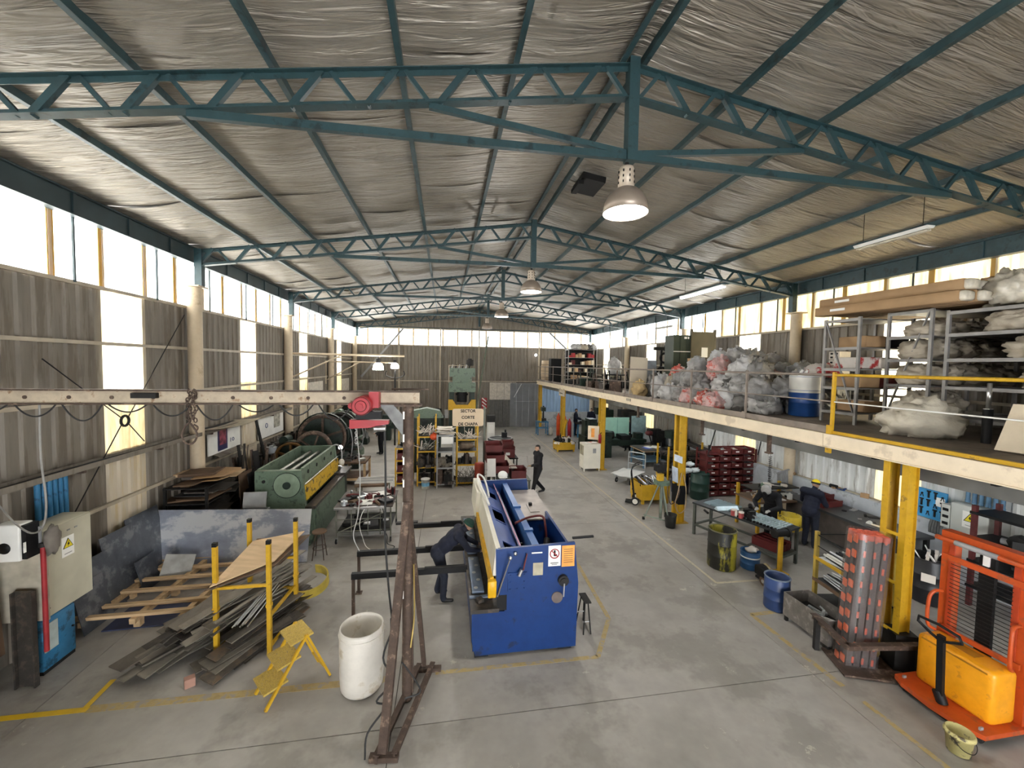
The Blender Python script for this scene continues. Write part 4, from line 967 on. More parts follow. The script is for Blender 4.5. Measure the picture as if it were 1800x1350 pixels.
B().tube([(.9, 1.9, 1.76), (.86, 2.4, 1.82), (.8, 3.2, 1.85), (.82, 3.7, 1.88), (.95, 3.75, 1.8), (.98, 3.2, 1.75), (.96, 2.5, 1.72)], .025, 8).o('white_hose', white_p, sh_)
# open top: sloping plate with windows, beams
sl_m = mat('light_blue_purple_plate', (.045, .09, .30), .33, .1, .2, 2)
def slope(y0, y1, x0=0., x1=1.):
    xa, xb = .9+.36*x0, .9+.36*x1; za, zb = 1.66-.2*x0, 1.66-.2*x1
    return [(xa, y0, za), (xb, y0, zb), (xb, y1, zb), (xa, y1, za), (xa, y0, za-.02), (xb, y0, zb-.02), (xb, y1, zb-.02), (xa, y1, za-.02)]
FB = [(0, 1, 2, 3), (7, 6, 5, 4), (0, 4, 5, 1), (1, 5, 6, 2), (2, 6, 7, 3), (3, 7, 4, 0)]
sp = B()
for y0, y1 in ((.05, .15), (.55, 1.45), (1.5, 1.55), (2.1, 2.15), (2.2, 2.9), (3.3, 3.82)): sp.add(slope(y0, y1), FB)
for y0, y1 in ((.15, .55), (1.45, 1.5), (1.55, 2.1), (2.15, 2.2), (2.9, 3.3)):
    sp.add(slope(y0, y1, 0, .22), FB); sp.add(slope(y0, y1, .8, 1), FB)
sp.o('slope_plate', sl_m, sh_)
B().bx(.93, 1.28, .05, 3.82, 1.05, 1.1).o('inner_floor', black, sh_)
B().cyl((1.27, .08, 1.56), (1.22, 3.8, 1.6), .014, n=8).o('pink_rod', mat('pinkish_rod', (.45, .2, .28), .35, .4), sh_)
B().bx(1.26, 1.31, .05, 3.82, 1.1, 1.5).o('inner_beam', blue_p, sh_)
B().bx(1.44, 1.56, .05, 3.82, 1.3, 1.62).o('ram_beam', mat('blue_beam', (.05, .13, .34), .35, .1, .15, 2), sh_)
for y in (.9, 2.1): B().box(1.5, y, 1.63, .16, .1, .04).o('beam_clamp', MATS['blue_beam'], sh_)
B().bx(1.56, 2.08, .05, 1.8, .75, .8).o('inner_shelf', black, sh_)
B().bx(2.06, 2.1, .05, 1.9, .75, 1.58).o('rear_rail', blue_p, sh_)
tk = B().bx(1.66, 2.22, 1.86, 3.72, .9, 1.42).o('oil_tank', blue_p, sh_)
B().bx(1.64, 2.24, 1.84, 3.74, 1.42, 1.45).o('tank_lid', mat('dull_tank_lid', (.36, .32, .29), .4, .5, .2, 3), tk)
B().box(1.92, 2.45, 1.458, .2, .5, .012).o('inspection_plate', MATS['dull_tank_lid'], tk); B().box(1.9, 2.6, 1.49, .07, .07, .06).o('breather', black, tk)
B().tube([(1.3, 1.15, 1.66), (1.6, 1.35, 1.68), (1.88, 1.42, 1.66), (1.92, 1.3, 1.5), (1.92, 1.2, 1.2)], .022, 8).o('red_pipe', maroon, sh_)
B().cyl((1.85, 1.0, .8), (1.85, 1.0, 1.25), .12, n=14).cyl((1.85, .95, 1.25), (1.9, 1.1, 1.35), .06, n=10).o('pump', dark_steel, sh_)
B().tube([(1.85, .9, 1.2), (1.7, .7, 1.3), (1.6, .5, 1.1), (1.75, .3, 1.0)], .02, 6).o('hose', black, sh_)
B().bar((2.06, .1, 1.8), (2.42, .12, 1.8), .04, .03).o('rear_bar', black, sh_)
# fittings of the near end plate
sg = B().box(1.735, -.004, 1.575, .2, .004, .33).o('prohibition_sign', paper, ne)
B().tube([(1.735+.072*cos(t), -.008, 1.61+.072*sin(t)) for t in [i*pi/12 for i in range(24)]], .008, 6, True).bar((1.685, -.008, 1.66), (1.785, -.008, 1.56), .004, .014, (0, 0, 1)).o('red_ring', red_p, sg)
B().box(1.735, -.007, 1.62, .03, .003, .09).box(1.75, -.007, 1.585, .05, .003, .03).o('boot_symbol', black, sg)
B().box(1.735, -.007, 1.46, .13, .002, .02).box(1.735, -.007, 1.435, .09, .002, .012).o('caption', grey_p, sg)
nt_ = B().box(1.96, -.004, 1.56, .21, .004, .34).o('orange_notice', mat('orange_paper', (.85, .36, .08), .7), ne)
for k in range(7): B().box(1.96, -.007, 1.67-.035*k, .15, .002, .008).o('text_line', wood_dk, nt_)
B().box(1.47, -.004, 1.38, .16, .006, .2).o('type_plate', mat('dull_brass_plate', (.42, .38, .28), .45, .4, .15, 8), ne)
B().box(1.45, -.003, 1.64, .17, .004, .02).o('white_label', paper, ne)
B().cyl((1.88, -.06, 1.18), (1.88, 0, 1.18), .085, n=20).cyl((1.88, -.08, 1.18), (1.88, -.06, 1.18), .055, n=16).o('dial', dark_steel, ne)
B().bar((1.88, -.09, 1.16), (1.87, -.09, .95), .02, .012, (0, 1, 0)).o('dial_lever', bright_steel, ne)
B().cyl((1.79, -.02, .9), (1.79, 0, .9), .09, n=20).o('round_cover', mat('brown_cover', (.14, .11, .1), .5), ne)
B().cyl((.83, -.03, 1.0), (1.0, -.1, 1.6), .012, n=8).sph((1.01, -.1, 1.63), .03, 10, 6).o('long_lever', bright_steel, ne)
B().sph((1.1, -.03, 1.66), .03, 10, 6).o('pilot_knob', bright_steel, ne)
B().cyl((1.28, -.05, 1.66), (1.22, -.08, 1.42), .012, n=8).o('short_lever', maroon, ne); B().cyl((1.2, -.06, 1.42), (1.16, -.06, 1.32), .03, n=10).o('valve', bright_steel, ne)
fp = B().box(1.14, -.01, 1.2, .3, .02, .3).o('flange_plate', blue_p, ne)
for i in (-1, 0, 1):
    for j in (-1, 0, 1):
        if i or j: B().cyl((1.14+i*.11, -.03, 1.2+j*.11), (1.14+i*.11, -.02, 1.2+j*.11), .016, n=8).o('bolt', blue_p, fp)
B().bx(.83, .98, -.006, .0, .76, 1.0).o('dark_recess', black, ne)
for x in (.6, 1.95):
    for y in (.15, 3.7): B().box(x, y, .03, .22, .2, .06).o('foot', dark_steel, sh_)
# support arms of the shear table with legs
for y, x0, lab, leg in ((1.28, -1.6, 'black square support arm nearest the camera, left of the shear', 1), (2.14, -1.68, 'black square support arm behind the bending worker', 1), (3.4, -.9, 'black support arm farthest along the shear', 0)):
    a = T('support_arm', lab, 'support arm', (x0, 6+y, 0), group='support arms of the shear')
    B().box((.44-x0)/2, 0, .8, .44-x0, .08, .1).o('beam', black, a)
    B().box((.44-x0)*.8, 0, .86, (.44-x0)*.36, .05, .03).o('slide', dark_steel, a)
    if leg: B().box(.03, 0, .375, .05, .05, .75).o('leg', rust, a); B().box(.03, 0, .006, .12, .12, .012).o('foot', rust, a)
    else: B().box(.05, .1, .84, .5, .1, .05).o('end_block', dark_steel, a); B().box(.12, 0, .375, .05, .05, .75).o('leg', rust, a)
sd = T('foot_stand', 'thin dark metal stand at the rear of the shear', 'stand', (2.45, 6.5, 0))
for x, y in ((-.08, -.18), (.05, -.18), (-.08, .2), (.05, .2)): B().cyl((x, y, 0), (x*.4, y*.5, .52), .012, n=6).o('leg', dark_steel, sd)
B().box(0, 0, .53, .12, .3, .02).o('top', dark_steel, sd)
B().cyl((-.08, -.14, .2), (.05, -.14, .2), .01, n=6).cyl((-.08, .15, .2), (.05, .15, .2), .01, n=6).o('stretcher', bright_steel, sd)

# ============================================================ scrap racks with the sign
offw = mat('offwhite_strip', (.68, .62, .55), .6, 0, .1, 5)
def rack(x0, x1, y0, y1, h, m, label, shelves, name='storage_rack'):
    r = T(name, label, 'rack', ((x0+x1)/2, (y0+y1)/2, 0), group='scrap racks'); w, d = (x1-x0)/2, (y1-y0)/2
    for x in (-w, w):
        for y in (-d, d): B().box(x, y, h/2, .05, .05, h).o('post', m, r)
    for z in shelves:
        B().box(0, 0, z, 2*w, 2*d, .02).o('shelf', dark_steel, r)
        B().box(0, -d, z, 2*w, .04, .05).o('shelf_edge', m, r)
    return r
rr = random.Random(21)
def strips(n, cx, cy, z, dx, dy, label, group, m, L0=.35, L1=.7, name='metal_strip'):
    for i in range(n):
        a = Vector((cx+rr.uniform(-dx, dx), cy+rr.uniform(-dy, dy), z+rr.uniform(0, .05)))
        d = Vector((rr.uniform(-.7, .7), rr.uniform(-.5, .1), rr.uniform(.0, .55))).normalized()*rr.uniform(L0, L1)*.6
        o_ = B().bar(a-d*.3, a+d, rr.uniform(.03, .06), .012).o(name, rr.choice(m)); tag(o_, label, 'strip', group)
yr = rack(-1.78, -1.2, 15.2, 16.1, 1.45, yellow, 'yellow rack of maroon bins left of the scrap racks', (.1, .5, .95, 1.4))
for x in (-.26, -.05): B().box(x, .35, 1.75, .05, .05, .7).o('upright', yellow, yr)
def bin_box(loc, rz, label, w=.42, d=.55, h=.28, m=None, group='maroon bins', tag_on=True):
    b = T('storage_bin', label, 'bin', loc, rz, group=group); m = m or maroon; t = .012
    B().bx(-w/2, w/2, -d/2, d/2, 0, t).bx(-w/2, -w/2+t, -d/2, d/2, t, h).bx(w/2-t, w/2, -d/2, d/2, t, h).bx(-w/2+t, w/2-t, d/2-t, d/2, t, h).bx(-w/2+t, w/2-t, -d/2, -d/2+t, t, h*.72).o('tray', m, b)
    B().bx(-w/2-.01, w/2+.01, -d/2-.01, -d/2+.004, h*.7, h*.78).bx(-w/2-.01, -w/2+.012, -d/2, d/2, h*.94, h).bx(w/2-.012, w/2+.01, -d/2, d/2, h*.94, h).o('rim', m, b)
    if tag_on: B().box(0, -d/2-.004, h*.36, w*.3, .004, h*.24).o('label_card', paper, b)
    return b
for k, z in enumerate((.11, .51, .96)):
    bin_box((-1.48, 15.6, z), 0, ['maroon bin with white card on the lowest shelf of the yellow bin rack', 'maroon bin on the middle shelf of the yellow bin rack', 'maroon bin on the upper shelf of the yellow bin rack'][k], .5, .7, .34)
clutter(8, -1.5, 15.65, 1.42, .22, .3, 'small dark part on top of the yellow bin rack', 'part', 'parts on top of the yellow bin rack', [black, bright_steel, dark_steel], rr, .08, .2, .15)
rack(-.98, -.33, 15.1, 15.9, 2.62, yellow, 'yellow scrap rack with off-white strips sticking out on top', (.15, .7, 1.3, 1.85))
gc = B().prism([(-.7, 0), (.7, 0), (.55, .3), (0, .42), (-.6, .3)], 0, .5).o('green_cover', mgreen, None, (-.75, 17.0, 2.3)); tag(gc, 'green sheet metal cover standing behind the yellow scrap rack', 'cover')
B().box(-.0, .25, -1.15, 1.2, .4, 2.3).o('stand', dgreen, gc)
strips(26, -.66, 15.15, 2.0, .28, .1, 'off-white metal strip sticking out of the upper shelf of the left scrap rack', 'off-white strips in the left scrap rack', [offw])
strips(20, -.66, 15.15, 1.42, .28, .1, 'grey metal strip sticking out of the second shelf of the left scrap rack', 'grey strips in the left scrap rack', [offw, bright_steel, sheet_m])
clutter(40, -.66, 15.4, .73, .28, .3, 'dark scrap piece on the lower shelves of the left scrap rack', 'scrap', 'dark scrap in the left scrap rack', [dark_steel, mill_steel, black, rust], rr, .1, .35, .4, 'scrap_piece')
clutter(20, -.66, 15.4, .17, .28, .3, 'dark scrap piece at the bottom of the left scrap rack', 'scrap', 'dark scrap at the bottom of the left scrap rack', [dark_steel, mill_steel, black, rust], rr, .1, .35, .35, 'scrap_piece')
oc = B().sph((0, 0, 0), (.16, .14, .13), 14, 10).cyl((0, 0, .1), (0, 0, .17), .05, n=10).o('orange_canister', orange, None, (-.38, 15.05, 2.0-.13+.0)); tag(oc, 'small orange-red canister at the right of the left scrap rack', 'canister')
rack(-.26, .32, 14.75, 15.55, 2.0, grey_p, 'grey scrap rack in the middle with papers on top', (.15, .75, 1.35, 1.95))
for i in range(9):
    o_ = B().box(0, 0, .01, rr.uniform(.3, .6), rr.uniform(.3, .55), .015, (rr.uniform(-.1, .1), rr.uniform(-.1, .1), 0)).o('white_sheet', rr.choice([paper, offw]), None, (.03+rr.uniform(-.12, .12), 15.05+rr.uniform(-.1, .1), 1.98+.028*i), rr.uniform(-.4, .4)); tag(o_, 'white sheet in the pile on top of the grey scrap rack', 'sheet', 'sheets on the grey scrap rack')
bxw = B().rbox(.1, 14.72, 1.78, .42, .05, .26, .01, 1).o('white_box', paper); tag(bxw, 'white carton lid hanging over the front of the grey rack', 'carton')
clutter(46, .03, 15.1, .16, .24, .3, 'dark scrap piece at the bottom of the middle grey rack', 'scrap', 'dark scrap in the middle rack bottom', [dark_steel, mill_steel, black, rust, sheet_m], rr, .1, .4, .45, 'scrap_piece')
clutter(26, .03, 15.1, .78, .24, .3, 'dark scrap piece on the middle shelf of the grey rack', 'scrap', 'dark scrap in the middle rack', [dark_steel, mill_steel, black, sheet_m], rr, .1, .4, .35, 'scrap_piece')
rack(.47, 1.22, 14.95, 15.75, 2.3, yellow, 'yellow scrap rack on the right carrying the sector sign', (.12, .8, 1.3, 1.75))
strips(30, .85, 15.0, 1.82, .3, .1, 'off-white strip sticking out of the scrap rack under the sector sign', 'off-white strips under the sector sign', [offw])
sk = B().sph((0, 0, 0), (.3, .25, .17), 16, 10, jit=.5, seed=8).o('cloth_bundle', mat('khaki_cloth', (.2, .155, .11), .9), None, (.8, 15.2, 1.5)); tag(sk, 'khaki cloth bundle on a shelf of the scrap rack under the sign', 'cloth')
clutter(24, .85, 15.3, .83, .3, .3, 'dark scrap piece on the middle shelf under the sector sign', 'scrap', 'dark scrap under the sign', [dark_steel, mill_steel, black, sheet_m], rr, .1, .4, .3, 'scrap_piece')
wire_m = mat('wire_scrap', (.07, .065, .055), .5, .5)
wsb = B()
for i in range(160):
    a = Vector((.85+rr.uniform(-.38, .5), 14.95+rr.uniform(-.25, .4), .03+rr.uniform(0, .4))); d = Vector((rr.uniform(-1, 1), rr.uniform(-.6, .6), rr.uniform(-.2, 1.2))).normalized()*.3
    wsb.bar(a, a+d, .008, .008)
tag(wsb.o('wire_offcuts', wire_m), 'tangle of thin wire offcuts on the floor under the sector sign rack', 'scrap', kind='stuff')
sn = T('sector_sign', 'cream sign board reading SECTOR CORTE DE CHAPA above the scrap racks', 'sign', (.86, 14.9, 2.6))
sgm = B()
R_ = .07; w_, h_ = .575, .325; poly = []
for cx, cy, a0 in ((w_-R_, h_-R_, 0), (-w_+R_, h_-R_, pi/2), (-w_+R_, -h_+R_, pi), (w_-R_, -h_+R_, 1.5*pi)):
    for k in range(6): t = a0+k*pi/10; poly.append((cx+R_*cos(t), cy+R_*sin(t)))
sgm.prism(poly, 0, .02).o('board', mat('sign_cream', (.66, .52, .36), .6, 0, .05, 3), sn)
for s_, z in (('SECTOR', .24), ('CORTE', .0), ('DE CHAPA', -.25)):
    text_part(s_, 'lettering', .15, black, sn, (0, -.004, z), (pi/2, 0, 0), .002)
B().box(-.4, .04, -.45, .05, .04, .5).o('support', yellow, sn); B().box(.38, .04, -.45, .05, .04, .5).o('support', yellow, sn)
gp = B().box(1.48, 15.0, 1.5, .07, .07, 3.0).box(1.48, 15.0, .01, .3, .3, .02).o('post', mat('grey_green_post', (.12, .125, .1), .5)); tag(gp, 'tall grey-green post beside the sector sign', 'post')
rd = B().lathe([(0, 0), (.17, 0), (.18, .03), (.18, .85), (.17, .9), (0, .9)], 16).o('red_drum', mat('rust_red', (.3, .05, .03), .5, 0, .3, 4), None, (1.3, 14.85, .0)); tag(rd, 'narrow rust-red cylinder standing beside the grey-green post', 'cylinder')
bk = T('bucket', 'white paint bucket with a blue label on the floor by the racks', 'bucket', (-.67, 14.75, 0))
B().lathe([(0, .01), (.13, .01), (.155, .36), (.165, .36), (.165, .39), (.15, .39), (.14, .05), (0, .04)], 22).o('pail', white_p, bk)
B().lathe([(.137, .06), (.153, .26)], 22).o('label', mat('pale_blue_label', (.2, .45, .65), .5), bk)
B().tube([(-.16, 0, .34), (-.12, -.12, .3), (0, -.165, .26), (.12, -.12, .3), (.16, 0, .34)], .005, 5).o('handle', bright_steel, bk)

# ============================================================ maroon bins and planks behind the shear
bin_box((2.72, 14.6, .35), .02, 'maroon bin with rounded rim nearest behind the shear', .55, .5, .42, tag_on=False)
fr = T('bin_stand', 'grey-green stand carrying the nearest maroon bin', 'stand', (2.72, 14.7, 0)); B().box(0, 0, .32, .9, .8, .04).o('top', MATS['grey_green_post'], fr)
for x in (-.4, .4):
    for y in (-.35, .35): B().box(x, y, .15, .06, .06, .3).o('leg', MATS['grey_green_post'], fr)
bin_box((2.72, 17.3, .55), 0, 'maroon bin with white cards standing farther behind on the planks', .62, .6, .48)
b3 = bin_box((2.8, 17.7, 1.03), 0, 'maroon bin stacked on top of the far bin', .5, .5, .14, tag_on=False)
tr2 = T('trestle', 'dark trestle under the far maroon bins', 'trestle', (2.72, 17.4, 0)); B().box(0, 0, .52, .9, .9, .05).o('top', dark_steel, tr2)
for x in (-.4, .4):
    for y in (-.4, .4): B().box(x, y, .25, .05, .05, .5).o('leg', dark_steel, tr2)
bin_box((1.78, 14.6, 1.42), 0, 'dark maroon bin at the top of the stack right of the sign post', .62, .6, .3, tag_on=False)
bin_box((1.82, 14.5, 1.05), .03, 'dark maroon bin second in the stack right of the sign post', .66, .62, .34, tag_on=False)
bin_box((1.98, 14.4, .68), -.03, 'dark maroon bin third in the stack right of the sign post', .66, .62, .34, tag_on=False)
bst = T('bin_stand', 'dark low stand under the stacked maroon bins', 'stand', (1.92, 14.45, 0)); B().box(0, 0, .64, .7, .7, .05).o('top', dark_steel, bst)
for x in (-.3, .3):
    for y in (-.3, .3): B().box(x, y, .31, .06, .06, .62).o('leg', dark_steel, bst)
for k in range(2):
    o_ = B().bar((2.55-.28*k, 14.6+.1*k, .72-.02*k), (2.3-.28*k, 18.4, .8), .3-.08*k, .03).o('plank', mat('pale_dusty_plank', (.38, .33, .27), .7, 0, .15, 2)); tag(o_, ['long pale plank running back behind the shear, right one', 'long pale plank running back behind the shear, left one'][k], 'plank')
tr3 = T('trestle', 'dark machine bed under the long pale planks', 'trestle', (2.3, 16.0, 0)); B().bx(-.35, .3, -1.2, 1.6, .0, .66).o('body', mat('dark_grey_green', (.06, .07, .06), .5), tr3); B().bx(-.4, .35, -1.25, 1.65, .66, .69).o('top', dark_steel, tr3)
wp_ = B().box(1.62, 13.7, 1.0, .3, .02, .62, (-.15, 0, 0)).bar((1.62, 13.75, 0), (1.62, 13.75, .7), .04, .04).bar((1.8, 13.8, .3), (1.75, 13.75, 1.25), .02, .02).o('white_board', white_p); tag(wp_, 'upright white board on a thin stand behind the shear', 'board')
rt_ = T('rotary_table', 'round black rotary table on legs behind the bins', 'table', (2.65, 18.9, 0))
B().lathe([(0, .92), (.55, .92), (.62, .98), (.62, 1.04), (.52, 1.06), (0, 1.0)], 24).o('bowl', black, rt_)
for k in range(3): t = k*2*pi/3+.4; B().cyl((.4*cos(t), .4*sin(t), 0), (.35*cos(t), .35*sin(t), .95), .035, n=8).o('leg', black, rt_)
B().tube(ring_pts((0, 0, 1.08), .56, 20), .02, 6, True).o('bright_ring', bright_steel, rt_)
B().box(.2, .1, 1.2, .25, .2, .25).box(.25, .1, 1.35, .08, .08, .2).o('tool_head', black, rt_)
hl = B().sph((0, 0, .0), (.13, .13, .11), 16, 10).box(0, -.12, -.03, .2, .08, .01).o('white_helmet', white_p, None, (1.5, 10.15, 1.72)); tag(hl, 'white round cap resting behind the far end of the shear', 'cap')
B().cyl((0, .1, -.1), (0, .1, -1.72), .03, n=8).o('stand', dark_steel, hl)

# ============================================================ hydraulic press and things at the far wall
hp = T('hydraulic_press', 'tall green hydraulic press with a yellow bolster behind the sign', 'press', (1.0, 24, 0))
B().bx(-.74, .74, -.5, .5, 3.85, 4.35).o('crown', mgreen, hp)
B().bx(-.55, .55, -.4, .4, 3.5, 3.85).o('cylinder_block', mgreen, hp)
B().bx(-.78, .78, -.5, .5, 2.95, 3.5).o('upper_beam', mgreen, hp)
for s in (-1, 1): B().bx(s*.6-.14, s*.6+.14, -.3, .3, 0, 3.0).o('column', dgreen, hp)
B().cyl((0, -.1, 2.35), (0, -.1, 2.95), .3, n=18).cyl((0, -.1, 2.75), (0, -.1, 2.85), .36, n=18).o('ram', black, hp)
B().prism([(-.8, 1.9), (.8, 1.9), (.8, 2.5), (.55, 2.5), (.35, 2.2), (-.35, 2.2), (-.55, 2.5), (-.8, 2.5)], -.5, -.3).o('bolster', yellow, hp)
B().bx(-.75, .75, -.45, .45, 0, 1.0).o('base', dgreen, hp)
B().cyl((.45, 0, 4.5), (.45, 0, 4.85), .22, n=16).cyl((.45, 0, 4.85), (.45, 0, 4.92), .12, n=10).o('motor', dark_steel, hp)
for k in range(6): B().cyl((-.6+.2*k, -.2, 4.35), (-.55+.2*k, -.15, 4.55), .04, n=8).o('valve', dark_steel if k % 2 else bright_steel, hp)
B().bar((-.78, -.4, 3.5), (-.78, -.4, 4.5), .05, .05).bar((-.8, -.4, 4.5), (.3, -.4, 4.5), .04, .04).o('pipe', pipe_grey, hp)
B().bx(-1.0, -.8, -.3, -.1, 1.4, 1.9).o('control_box', grey_p, hp)
ld = B()
ld.bar((2.0, 28.4, 0), (3.0, 28.4, 6.6), .1, .1); o_ = ld.o('rising_pipe', mat('green_pipe', (.12, .14, .1), .5)); tag(o_, 'slanting green pipe rising behind the hydraulic press', 'pipe')
db = B().bar((-7.3+1.2, 28.7, 6.9), (-4.9-1.3, 28.7, 3.5), .12, .12).o('wall_brace', teal_dk)
bpy.data.objects.remove(db)
db = B().bar((-5.7, 28.9, 3.6), (-2.9+.0, 28.9, 7.0), .1, .12).o('wall_brace', grey_p); tag(db, 'grey diagonal brace in the far left corner under the clerestory', 'brace')
db = B().bar((7.6, 28.9, 7.0), (9.2, 28.9, 5.6), .1, .12).o('wall_brace', grey_p); tag(db, 'grey diagonal brace in the far right corner above the mezzanine', 'brace')
fbn = T('machine_bench', 'bench with dark machines against the far wall left of the hydraulic press', 'bench', (-1.0, 27.2, 0))
B().bx(-1.0, 1.0, -.45, .45, 1.0, 1.08).o('top', dark_steel, fbn)
for x in (-.9, .9):
    for y in (-.4, .4): B().box(x, y, .5, .08, .08, 1.0).o('leg', dark_steel, fbn)
B().bx(-.9, .9, -.4, .4, .1, .9).o('cabinet', dgreen, fbn)
clutter(14, -1.0, 27.2, 1.09, .8, .3, 'dark machine part on the bench at the far wall', 'machine part', 'parts on the far bench', [black, dark_steel, dgreen], rr, .3, .7, .6)
lat = T('lathe', 'dark green lathe in the far left area', 'lathe', (-2.6, 24.6, 0))
B().bx(-1.1, 1.1, -.25, .25, .7, .95).o('bed', dgreen, lat); B().bx(-1.1, -.5, -.35, .35, .9, 1.5).o('headstock', dgreen, lat); B().bx(.75, 1.1, -.2, .2, .95, 1.3).o('tailstock', dgreen, lat)
for x in (-.8, .8): B().bx(x-.25, x+.25, -.25, .25, 0, .7).o('pedestal', dgreen, lat)
B().bx(-.1, .25, -.32, .32, .95, 1.15).o('carriage', mill_steel, lat); B().cyl((-.5, 0, 1.2), (-.35, 0, 1.2), .16, n=16).o('chuck', bright_steel, lat)
# doors of the far wall
d1 = T('door_1', None, None, kind='structure')
greyd = mat('grey_door_paint', (.16, .165, .17), .5, 0, .1, 2)
for i in range(5): B().box(5.0+.47*i, Y1-.12, 1.62, .465, .04, 3.24).o('door_panel', greyd, d1)
B().bar((5.2, Y1-.16, 3.3), (7.0, Y1-.16, 3.3), .06, .06).o('rail', dark_steel, d1)
B().bar((5.05, Y1-.16, 2.2), (5.6, Y1-.16, 3.2), .05, .03).o('diagonal', bright_steel, d1); B().bar((5.1, Y1-.15, 1.9), (6.9, Y1-.15, 1.9), .05, .03).o('door_rail', grey_p, d1)
d2 = T('door_2', None, None, kind='structure')
for i in range(3): B().box(3.5+.55*i, Y1-.1, 2.65, .53, .03, 1.25).o('pale_panel', mat('pale_door_panel', (.5, .45, .38), .6), d2)
for i in range(5): B().box(3.4+.33*i, Y1-.1, 1.0, .31, .03, 2.0).o('dark_panel', mat('dark_mesh_panel', (.1, .095, .085), .6), d2)
tk2 = B().tube([(2.9, 29.1, 1.45), (2.9, 29.1, 2.1)], [.28, .28], 14).o('red_white_roundel', red_p, None, (0, 0, 0))
bpy.data.objects.remove(tk2)
rs = T('fire_point', 'red and white striped fire point sign on the far wall', 'sign', (2.85, 29.19, 1.75)); B().box(0, 0, .0, .42, .03, .8).o('board', red_p, rs)
for k in range(3): B().box(0, -.018, -.25+.25*k, .4, .006, .07, (0, .7, 0)).o('stripe', paper, rs)
cab = T('small_cabinet', 'white narrow cabinet standing near the far wall beside the press', 'cabinet', (2.7, 23.5, 0)); B().bx(-.22, .22, -.2, .2, .05, 1.2).o('body', white_p, cab); B().bx(-.24, .24, -.22, .22, 1.2, 1.6).o('dark_top', dark_steel, cab); B().bx(-.22, .22, -.2, .2, 0, .05).o('plinth', black, cab); B().box(0, -.205, .8, .3, .008, .5).o('door', paper, cab)
# ============================================================ mezzanine
MZ = 3.45
mz = T('floor_mezzanine', None, None, kind='structure')
deck_m = mat('mezzanine_deck', (.16, .125, .095), .6, .1, .2, 2, wear=(.1, .08, .06), amount=.4, wscale=2)
for k in range(15):
    B().bx(6.86, XR-.02, .4+k*1.93, .4+(k+1)*1.93-.006, MZ-.05, MZ).o('deck_plate', deck_m, mz)
for k in range(5):
    B().bx(6.78, 6.86, .4+k*5.79, .4+(k+1)*5.79-.008, 3.2, MZ-.01).bx(6.74, 6.86, .4+k*5.79, .4+(k+1)*5.79-.008, 3.2, 3.215).o('edge_beam', beam_cream, mz)
under_m = mat('grey_foil_underside', (.2, .2, .19), .4, .3, .25, 2)
B().bx(7.2, 7.3, .4, 29.2, 2.92, MZ-.06).bx(10.9, 11.0, .4, 29.2, 2.95, MZ-.06).o('girder', under_m, mz)
for k in range(20): B().bx(6.87, XR-.05, 1.0+k*1.45, 1.06+k*1.45, 3.15, MZ-.06).o('joist', dark_steel, mz)
B().bx(6.83, 6.9, .4, 6.08, MZ, MZ+.05).o('yellow_kerb', yellow, mz)
B().bx(6.84, 6.88, 6.12, 29.2, MZ, MZ+.12).o('kerb', rail_grey, mz)
for k, y in enumerate((5.0, 10.82, 16.85, 22.85, 28.6)):
    c = T('mezzanine_column', 'yellow double channel column under the mezzanine, '+['nearest the camera beside the wrapped bundle', 'second, with two white notices', 'third, beside the white cabinet', 'fourth, by the red cylinders', 'last, at the far wall'][k], 'column', (6.92, y, 0), group='mezzanine columns')
    for s in (-1, 1):
        B().bx(-.09, .09, s*.13-.006, s*.13+.006, .015, 3.2).bx(-.1, -.088, s*.13-.04, s*.13+.05, .015, 3.2).bx(.088, .1, s*.13-.04, s*.13+.05, .015, 3.2).o('channel', yellow, c)
    for z in (.6, 1.35, 2.1): B().box(-.095, 0, z, .012, .34, .05).o('batten', yellow, c)
    B().box(0, 0, .0075, .4, .5, .015).o('base_plate', yellow, c)
    if k == 1:
        B().box(-.11, -.1, 1.9, .006, .42, .2).o('notice', mat('blue_white_notice', (.62, .7, .82), .6), c); B().box(-.12, .02, 1.4, .006, .3, .45, (0, -.06, 0)).o('notice', MATS['blue_white_notice'], c)
        B().bx(-.105, .1, -.18, .18, .55, 1.1).o('black_band', black, c)
        B().tube([(-.05, -.2, 1.5), (-.2, -.3, 1.0), (-.25, -.25, .6), (-.15, -.3, .35), (0, -.35, .5), (.05, -.3, 1.0), (0, -.22, 1.45)], .014, 6).o('hose_loop', mat('tan_hose', (.35, .25, .15), .6), c)
        B().tube([(-.08, .2, 1.5), (-.3, .1, 1.0), (-.3, -.1, .55), (-.1, -.2, .9), (-.02, 0, 1.4)], .016, 6).o('hose_loop', rust, c)
rail = T('railing', 'grey-brown mezzanine railing running to the far wall', 'railing', (6.86, 0, MZ))
for k in range(11):
    y = 8.2+k*2.1
    B().box(0, y, .55, .04, .04, 1.1, ).o('post', rail_grey, rail); B().box(-.045, y, .0, .03, .1, .3).o('post_foot', rail_grey, rail)
B().cyl((0, 6.12, 1.05), (0, 29.2, 1.05), .024, n=8).o('top_rail', rail_grey, rail)
B().cyl((0, 6.12, .57), (0, 29.2, .57), .014, n=6).o('mid_rail', rail_grey, rail)
rail2 = T('railing', 'yellow mezzanine railing section nearest the camera', 'railing', (6.86, 0, MZ))
B().box(0, 6.1, .55, .045, .045, 1.1).o('post', yellow, rail2); B().box(-.05, 6.1, -.1, .03, .1, .5).o('post_foot', yellow, rail2)
B().box(0, 1.2, .55, .045, .045, 1.1).o('post', yellow, rail2)
B().cyl((0, .4, 1.05), (0, 6.1, 1.05), .026, n=8).o('top_rail', yellow, rail2)
B().cyl((0, .4, .55), (0, 6.1, .57), .012, n=6).o('mid_rail', white_p, rail2)
